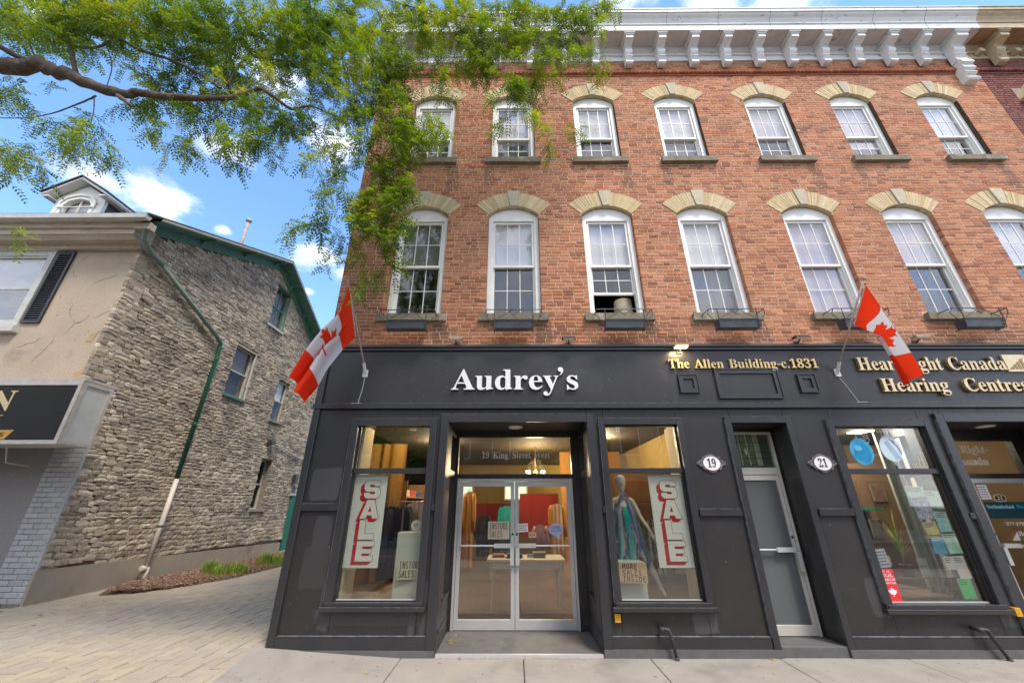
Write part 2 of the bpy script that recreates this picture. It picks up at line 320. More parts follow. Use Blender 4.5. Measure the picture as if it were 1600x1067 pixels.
# glyph outlines, branch lines and leaf spray positions (metres)
GLY = {"A": [437, "-9,0 -9,18 24,30 49,75 206,466 224,465 384,87 411,34 443,18 443,0 229,0 229,18 270,25 283,46 273,81 253,132 103,132 79,71 76,59 75,48 87,26 124,18 128,18 128,0;113,161 242,161 177,319"], "u": [375, "131,-10 91,-3 65,17 51,51 46,97 46,248 39,282 11,294 11,310 142,310 142,74 151,46 177,36 205,43 228,66 228,248 221,283 189,294 189,310 324,310 324,70 331,39 360,30 360,13 300,7 228,-10 228,40 186,3"], "d": [370, "140,-10 78,10 35,66 19,147 36,237 81,297 146,318 189,309 223,280 223,401 212,430 176,439 176,455 319,455 319,75 325,41 353,28 353,11 294,6 223,-10 223,39 188,2;171,28 202,41 223,76 223,242 206,270 174,281 147,273 130,250 121,210 118,153 120,98 130,58 146,36"], "r": [287, "18,0 18,16 45,26 52,56 52,252 46,285 20,293 21,310 146,310 146,252 187,301 233,318 275,304 289,266 278,234 248,222 222,231 207,250 189,260 162,241 149,192 149,56 159,25 197,16 197,0"], "e": [301, "154,-10 85,10 37,69 19,157 38,240 87,298 157,318 209,309 249,280 274,234 283,173 283,166 117,166 123,112 138,73 164,50 199,42 237,53 270,86 285,73 228,11;116,192 201,192 201,215 193,277 161,297 141,291 127,274 119,244 116,203"], "y": [300, "52,-140 10,-125 -7,-84 5,-53 36,-40 64,-49 75,-76 74,-81 74,-87 86,-99 114,-74 129,-44 140,-5 36,251 25,275 15,287 -3,293 -5,293 -5,310 162,310 162,293 136,289 128,275 130,267 133,257 185,119 230,241 236,260 238,274 229,289 203,293 203,310 300,310 300,293 277,281 259,242 162,-24 129,-96 95,-131"], "s": [288, "151,-10 87,6 73,9 51,-9 36,-9 36,105 53,105 87,39 140,15 179,27 192,58 183,84 156,105 107,130 54,169 37,220 44,259 65,291 98,312 141,319 166,316 199,308 206,306 213,305 230,319 244,319 244,222 228,222 196,277 149,296 116,286 105,259 115,232 146,212 191,189 241,151 257,95 250,51 228,18 194,-3"], "T": [423, "92,0 92,17 142,31 156,81 156,433 149,433 102,426 65,403 41,367 29,318 11,318 11,455 410,455 410,317 394,317 381,368 357,404 319,426 269,433 263,433 263,81 276,30 328,17 328,0"], "h": [381, "18,0 18,16 45,26 52,56 52,399 46,429 19,440 19,455 148,455 148,267 190,305 243,318 281,312 309,292 325,258 330,212 330,56 337,26 363,16 363,0 202,0 202,16 207,16 228,26 235,56 235,217 229,258 203,271 173,262 148,235 148,56 154,26 180,16 180,0"], "l": [199, "18,0 18,16 45,26 52,56 52,398 47,429 20,439 20,455 148,455 148,56 154,26 180,16 180,0"], "n": [381, "18,0 18,16 45,26 52,56 52,253 46,284 19,294 19,310 148,310 148,267 190,306 243,318 281,312 309,292 325,258 330,212 330,56 337,26 363,16 363,0 202,0 202,16 207,16 228,26 235,56 235,217 229,258 203,271 173,262 148,235 148,56 154,26 180,16 180,0"], "B": [443, "16,0 16,17 62,32 75,82 75,369 69,412 51,433 15,439 15,455 220,455 297,449 352,429 385,396 396,351 389,313 369,283 335,261 287,247 344,231 385,206 410,173 418,132 407,76 371,35 314,9 238,0;182,252 188,252 234,257 263,272 279,301 285,345 269,412 248,428 216,434 188,425 182,391;222,24 259,30 283,49 296,81 301,128 295,176 277,208 245,225 197,231 182,231 182,65 190,33"], "i": [198, "101,362 65,376 50,412 65,449 101,463 137,449 151,412 136,376;18,0 18,16 45,26 52,56 52,252 47,285 20,293 21,310 148,310 148,56 154,26 180,16 180,0"], "g": [327, "146,-140 89,-136 48,-122 22,-100 14,-75 28,-46 69,-26 35,-1 24,30 42,74 102,110 67,128 42,150 27,179 22,212 40,268 88,305 157,318 233,304 317,304 317,268 268,268 291,203 276,151 234,116 172,103 157,103 142,104 112,94 101,71 111,55 141,49 175,49 259,40 303,13 316,-37 305,-80 272,-113 219,-133;157,124 190,146 199,211 190,276 157,297 124,276 114,211 124,146;161,-116 205,-113 238,-104 257,-88 263,-66 249,-41 205,-34 97,-34 73,-73 95,-103"], "c": [293, "156,-10 87,11 38,68 19,150 40,237 96,297 175,319 250,298 277,245 266,215 236,204 206,216 196,251 197,261 197,271 190,290 169,297 144,290 126,269 116,235 112,187 118,123 137,76 166,48 204,38 239,47 271,72 285,60 227,8"], "H": [523, "15,0 15,17 62,32 75,81 75,379 62,424 16,439 16,455 242,455 242,439 204,432 187,415 182,379 182,251 342,251 342,379 337,415 320,432 282,439 282,455 507,455 507,439 461,424 449,379 449,81 461,33 507,17 507,0 282,0 282,17 329,31 342,81 342,221 182,221 182,81 194,32 242,17 242,0"], "R": [473, "15,0 15,17 62,32 75,81 75,379 62,424 16,439 16,455 217,455 305,448 367,426 405,388 417,334 411,296 392,265 360,241 315,224 432,50 452,26 478,17 480,17 480,0 338,0 201,212 182,212 182,81 194,32 242,17 242,0;182,234 203,234 249,240 280,258 298,290 304,336 299,378 284,407 259,425 224,431 190,422 182,385"], "C": [468, "257,-11 193,-3 137,20 91,56 56,104 34,162 26,228 34,294 56,351 92,399 139,435 195,458 259,465 309,459 367,440 388,435 408,443 419,465 437,465 437,308 420,308 392,364 356,407 313,434 265,443 212,430 174,389 151,321 144,226 152,138 177,74 219,36 278,24 358,45 428,106 447,89 409,45 365,14 314,-5"], "a": [344, "255,-10 216,1 200,35 151,2 95,-9 40,11 20,63 31,104 63,136 119,164 199,190 199,241 187,282 148,296 115,290 104,274 113,257 123,231 110,202 77,191 45,203 33,236 49,278 95,308 162,318 223,312 263,292 285,259 293,210 293,62 295,40 304,34 320,42 329,28 294,-1;151,34 174,41 199,63 199,169 164,157 138,139 123,114 118,84 126,46"], "K": [510, "16,0 16,17 63,32 75,81 75,379 63,424 17,439 17,455 242,455 242,439 205,432 187,415 183,379 183,234 321,373 349,418 334,434 291,439 291,455 486,455 486,439 477,439 415,419 345,361 271,285 463,46 487,25 519,17 519,0 281,0 281,17 306,18 322,21 334,34 316,66 199,214 183,198 183,81 195,32 242,17 242,0"], "S": [390, "43,-11 43,158 62,158 83,94 111,50 149,24 197,15 257,36 279,89 265,129 225,160 163,191 112,221 77,253 56,289 50,332 67,403 115,449 185,466 229,461 282,448 291,446 300,445 320,466 339,466 339,319 322,319 293,385 248,429 194,445 140,426 120,380 137,336 189,303 253,273 317,233 350,188 359,133 339,58 281,8 192,-10 158,-8 126,1 98,9 85,12 69,7 61,-11"], "W": [611, "171,-11 32,393 15,427 -15,439 -15,455 181,455 181,439 150,432 140,410 148,373 223,153 301,353 286,399 267,429 229,439 229,455 439,455 439,439 404,432 393,412 399,386 474,166 541,369 549,406 538,430 503,439 503,455 624,455 624,439 594,421 575,379 446,-11 428,-11 316,309 190,-11"], "t": [228, "124,-9 89,-4 66,10 48,71 48,279 20,279 20,300 88,369 129,424 144,424 144,310 208,310 208,279 144,279 144,82 149,51 168,40 189,49 206,75 222,66 182,9"], "N": [494, "403,-11 107,350 107,79 119,31 167,17 167,0 18,0 18,17 54,23 71,41 76,79 76,388 49,421 36,433 18,439 18,455 156,455 391,169 391,377 386,414 369,431 331,439 331,455 480,455 480,439 433,425 422,377 422,-11"], "0": [375, "188,-7 133,1 91,24 60,61 39,111 23,241 39,371 60,420 91,456 133,479 189,486 242,479 283,456 314,419 336,370 353,240 336,110 314,61 283,24 241,1;188,37 219,50 237,91 246,155 248,240 246,326 237,390 219,429 189,443 157,429 139,390 130,326 127,240 130,155 139,91 157,50"], "1": [375, "65,0 65,36 120,36 146,45 154,79 154,416 108,365 67,346 40,359 28,396 74,412 132,447 179,482 254,482 254,79 261,47 288,36 343,36 343,0"], "2": [375, "24,0 24,69 123,171 187,245 218,307 226,371 212,427 174,445 145,438 126,416 116,380 112,329 50,344 32,365 26,396 43,441 92,474 174,486 240,479 288,456 318,421 328,375 319,329 291,281 238,220 154,138 87,74 244,74 279,86 300,120 305,141 345,141 341,0"], "3": [375, "163,-7 81,5 34,35 19,74 36,113 76,126 82,89 99,62 158,40 199,49 230,79 241,139 234,174 214,202 181,221 137,227 95,227 95,269 140,269 178,275 204,296 225,367 211,424 169,445 133,430 116,391 111,341 47,356 24,401 34,434 62,461 108,480 173,486 237,479 286,458 317,423 328,377 320,335 298,301 225,256 279,238 326,201 345,138 329,70 288,25 230,1"], "4": [375, "121,0 121,36 140,36 179,44 195,84 195,125 9,125 9,166 199,480 293,480 293,169 363,169 363,125 293,125 293,84 309,44 348,36 357,36 357,0;56,169 195,169 195,287 196,351 199,416 189,394 174,366 158,338 146,319"], "5": [375, "165,-7 84,5 40,35 27,75 42,109 81,121 88,83 111,52 154,40 195,50 226,83 237,148 231,192 213,223 184,241 146,247 103,243 71,235 40,247 62,480 316,480 319,357 281,357 275,380 267,399 244,406 105,406 94,281 126,288 168,291 238,282 293,256 328,211 340,148 324,75 282,27 226,1"], "6": [375, "197,-7 109,18 76,49 51,93 35,151 30,222 42,325 77,409 137,466 222,486 291,476 329,449 340,412 322,376 298,364 260,360 256,400 243,434 216,447 180,435 152,401 134,345 125,269 161,286 218,294 273,285 315,258 343,214 352,155 342,90 313,38 264,5;199,38 239,64 251,98 255,148 250,196 238,228 193,253 154,243 125,221 131,138 147,81 170,48"], "7": [375, "111,0 289,406 113,406 86,398 74,372 70,338 30,338 33,480 353,480 353,447 168,0"], "8": [375, "183,-7 91,11 38,57 20,122 27,162 47,193 119,242 57,296 36,364 50,423 99,469 191,486 254,478 299,453 325,415 334,369 310,305 244,260 296,230 330,199 355,127 344,71 310,29 256,2;203,283 239,317 250,370 243,407 222,436 187,447 145,426 130,372 149,318;187,32 241,55 262,116 239,170 164,216 126,178 111,120 132,56"], "9": [375, "152,-7 88,4 53,33 42,69 50,94 75,107 103,56 156,36 194,48 223,84 242,145 251,230 212,198 155,185 103,194 60,220 33,264 24,324 42,409 95,466 177,486 264,463 298,433 323,390 340,332 345,261 334,157 301,72 241,14;184,233 224,245 251,278 245,352 231,403 209,432 181,441 156,434 137,413 125,377 121,328 125,286 137,257 156,239"], "-": [216, "27,154 27,206 189,206 189,154"], ".": [180, "89,-9 60,1 48,36 60,71 89,81 119,71 132,36 119,1"], "o": [336, "169,-10 90,11 38,70 19,154 38,239 90,297 168,318 245,298 298,240 317,154 298,69 245,11;169,11 193,18 209,39 217,81 220,154 217,227 208,271 192,292 169,299 144,292 128,271 120,227 117,154 120,82 128,39 144,18"], "m": [554, "18,0 18,16 45,26 52,56 52,253 46,284 19,294 19,310 146,310 146,265 188,305 237,318 292,304 320,261 364,304 418,318 455,312 482,292 498,258 504,212 504,56 510,26 536,16 536,0 377,0 377,16 403,26 410,56 410,217 404,258 377,271 349,263 324,237 324,56 331,26 356,16 356,0 199,0 199,16 225,26 232,56 232,217 226,258 199,271 170,262 146,235 146,56 152,27 177,16 177,0"], "b": [361, "43,-11 43,388 37,428 8,439 8,455 138,455 138,279 175,308 221,318 284,299 326,245 342,166 323,75 270,13 192,-10 148,-1 105,28 53,-11;183,14 213,23 232,49 242,95 245,160 242,213 231,251 212,273 184,280 155,270 138,242 138,69 149,28"]}
LIMBS=[[(-8.59,-2.12,8.21,0.17),(-7.92,-2.07,7.96,0.155),(-7.38,-2.02,7.99,0.135),(-6.98,-1.98,7.87,0.125),(-6.56,-1.93,7.71,0.11),(-6.08,-1.89,7.54,0.09),(-5.86,-1.84,7.62,0.075),(-5.51,-1.82,7.56,0.07),(-5.13,-1.8,7.57,0.065),(-4.61,-1.75,7.59,0.05),(-4.35,-1.73,7.69,0.045),(-4.14,-1.7,7.9,0.04),(-3.9,-1.66,7.79,0.035),(-3.6,-1.57,7.61,0.03),(-3.38,-1.47,7.81,0.022),(-3.02,-1.38,7.7,0.016),(-2.62,-1.29,7.67,0.01)],[(-6.06,-1.89,7.48,0.05),(-5.71,-1.93,7.19,0.03)],[(-8.04,-2.3,8.19,0.06),(-7.74,-2.12,8.12,0.05),(-7.38,-2.02,7.99,0.05)],[(-6.82,-1.96,7.86,0.05),(-7.11,-1.98,8.43,0.04),(-7.19,-2.07,8.77,0.03),(-7.18,-2.12,9.21,0.02),(-7.36,-2.21,9.96,0.015)],[(-7.19,-1.98,8.56,0.03),(-6.75,-1.98,8.51,0.025),(-6.54,-1.93,8.81,0.03),(-6.13,-1.89,8.58,0.032),(-5.61,-1.82,8.44,0.03),(-5.11,-1.77,8.16,0.03),(-4.69,-1.75,7.85,0.03)],[(-5.59,-1.82,8.44,0.02),(-5.3,-1.84,8.51,0.016),(-4.93,-1.84,8.78,0.013),(-4.82,-1.89,9.36,0.01),(-4.5,-1.93,9.73,0.007)],[(-4.61,-1.74,7.92,0.028),(-4.57,-1.75,8.26,0.025),(-4.45,-1.75,8.62,0.022),(-4.24,-1.66,8.73,0.018),(-3.93,-1.57,8.81,0.015),(-3.48,-1.47,8.59,0.01),(-3.0,-1.38,8.18,0.006)],[(-4.42,-1.93,10.33,0.022),(-4.08,-1.84,9.62,0.02),(-3.83,-1.75,9.18,0.018),(-3.67,-1.66,8.89,0.016),(-3.3,-1.57,8.47,0.012),(-3.03,-1.47,8.08,0.008),(-2.71,-1.43,7.56,0.005)],[(-3.98,-1.8,10.63,0.02),(-3.6,-1.66,9.73,0.018),(-3.34,-1.57,9.38,0.016),(-3.09,-1.47,9.11,0.014),(-2.96,-1.38,8.6,0.01),(-2.77,-1.34,8.16,0.008),(-2.4,-1.29,7.29,0.006),(-2.31,-1.27,6.14,0.005),(-2.21,-1.27,5.06,0.004)],[(-2.71,-1.66,10.7,0.014),(-2.45,-1.52,9.98,0.012),(-2.29,-1.47,9.67,0.009),(-1.85,-1.38,8.85,0.006),(-1.61,-1.34,7.45,0.005),(-1.59,-1.29,6.11,0.004)],[(-6.37,-1.91,7.45,0.02),(-6.54,-1.89,7.34,0.016),(-6.91,-1.89,7.09,0.012),(-7.17,-1.93,6.94,0.01),(-7.65,-1.98,6.89,0.008)],[(-6.4,-1.89,7.41,0.012),(-6.33,-1.86,7.15,0.009),(-6.28,-1.84,6.84,0.005)],[(-3.41,-1.47,7.71,0.01),(-3.15,-1.43,7.12,0.007),(-2.91,-1.38,6.52,0.004),(-2.65,-1.38,5.66,0.003)],[(-2.44,-1.66,10.48,0.014),(-1.47,-1.57,10.24,0.012),(-0.51,-1.47,10.2,0.009),(0.22,-1.38,10.17,0.007),(0.83,-1.34,9.84,0.005),(1.54,-1.29,9.52,0.003)],[(-0.02,-1.43,10.39,0.008),(0.15,-1.38,9.38,0.006),(0.26,-1.34,8.39,0.005),(0.5,-1.34,7.43,0.003)],[(-4.91,-1.77,7.63,0.014),(-4.99,-1.75,7.34,0.009),(-5.15,-1.75,7.09,0.005)],[(-4.29,-1.7,7.77,0.01),(-3.81,-1.66,7.2,0.007),(-3.5,-1.61,6.63,0.004)],[(-2.92,-1.38,8.69,0.009),(-2.54,-1.27,8.18,0.007),(-2.18,-1.2,7.4,0.005),(-1.92,-1.2,6.33,0.004),(-1.95,-1.2,5.46,0.003)],[(-1.9,-1.29,9.09,0.007),(-1.57,-1.2,8.44,0.005),(-1.4,-1.2,7.39,0.003)],[(-2.44,-1.57,10.25,0.012),(-2.71,-1.38,9.6,0.01),(-2.48,-1.25,8.9,0.008),(-2.01,-1.2,8.27,0.005),(-1.65,-1.2,8.02,0.003)],[(-5.64,-1.8,7.61,0.012),(-5.85,-1.66,8.29,0.008),(-6.42,-1.57,9.51,0.006),(-6.97,-1.57,10.52,0.004)],[(-6.32,-1.89,7.63,0.012),(-6.85,-1.66,8.63,0.009),(-7.48,-1.61,9.63,0.007),(-7.78,-1.61,10.65,0.005)],[(-7.74,-1.84,8.29,0.02),(-8.45,-1.75,9.2,0.014),(-8.66,-1.75,9.96,0.01),(-9.31,-1.75,10.81,0.006)],[(-4.52,-1.66,8.75,0.01),(-5.0,-1.52,9.77,0.008),(-4.98,-1.52,10.59,0.006)],[(-0.52,-1.34,10.47,0.008),(-0.27,-1.2,9.7,0.005),(-0.32,-1.2,8.95,0.003)],[(-4.51,-1.74,7.94,0.01),(-4.63,-1.7,7.36,0.006),(-4.31,-1.7,6.79,0.004)]]
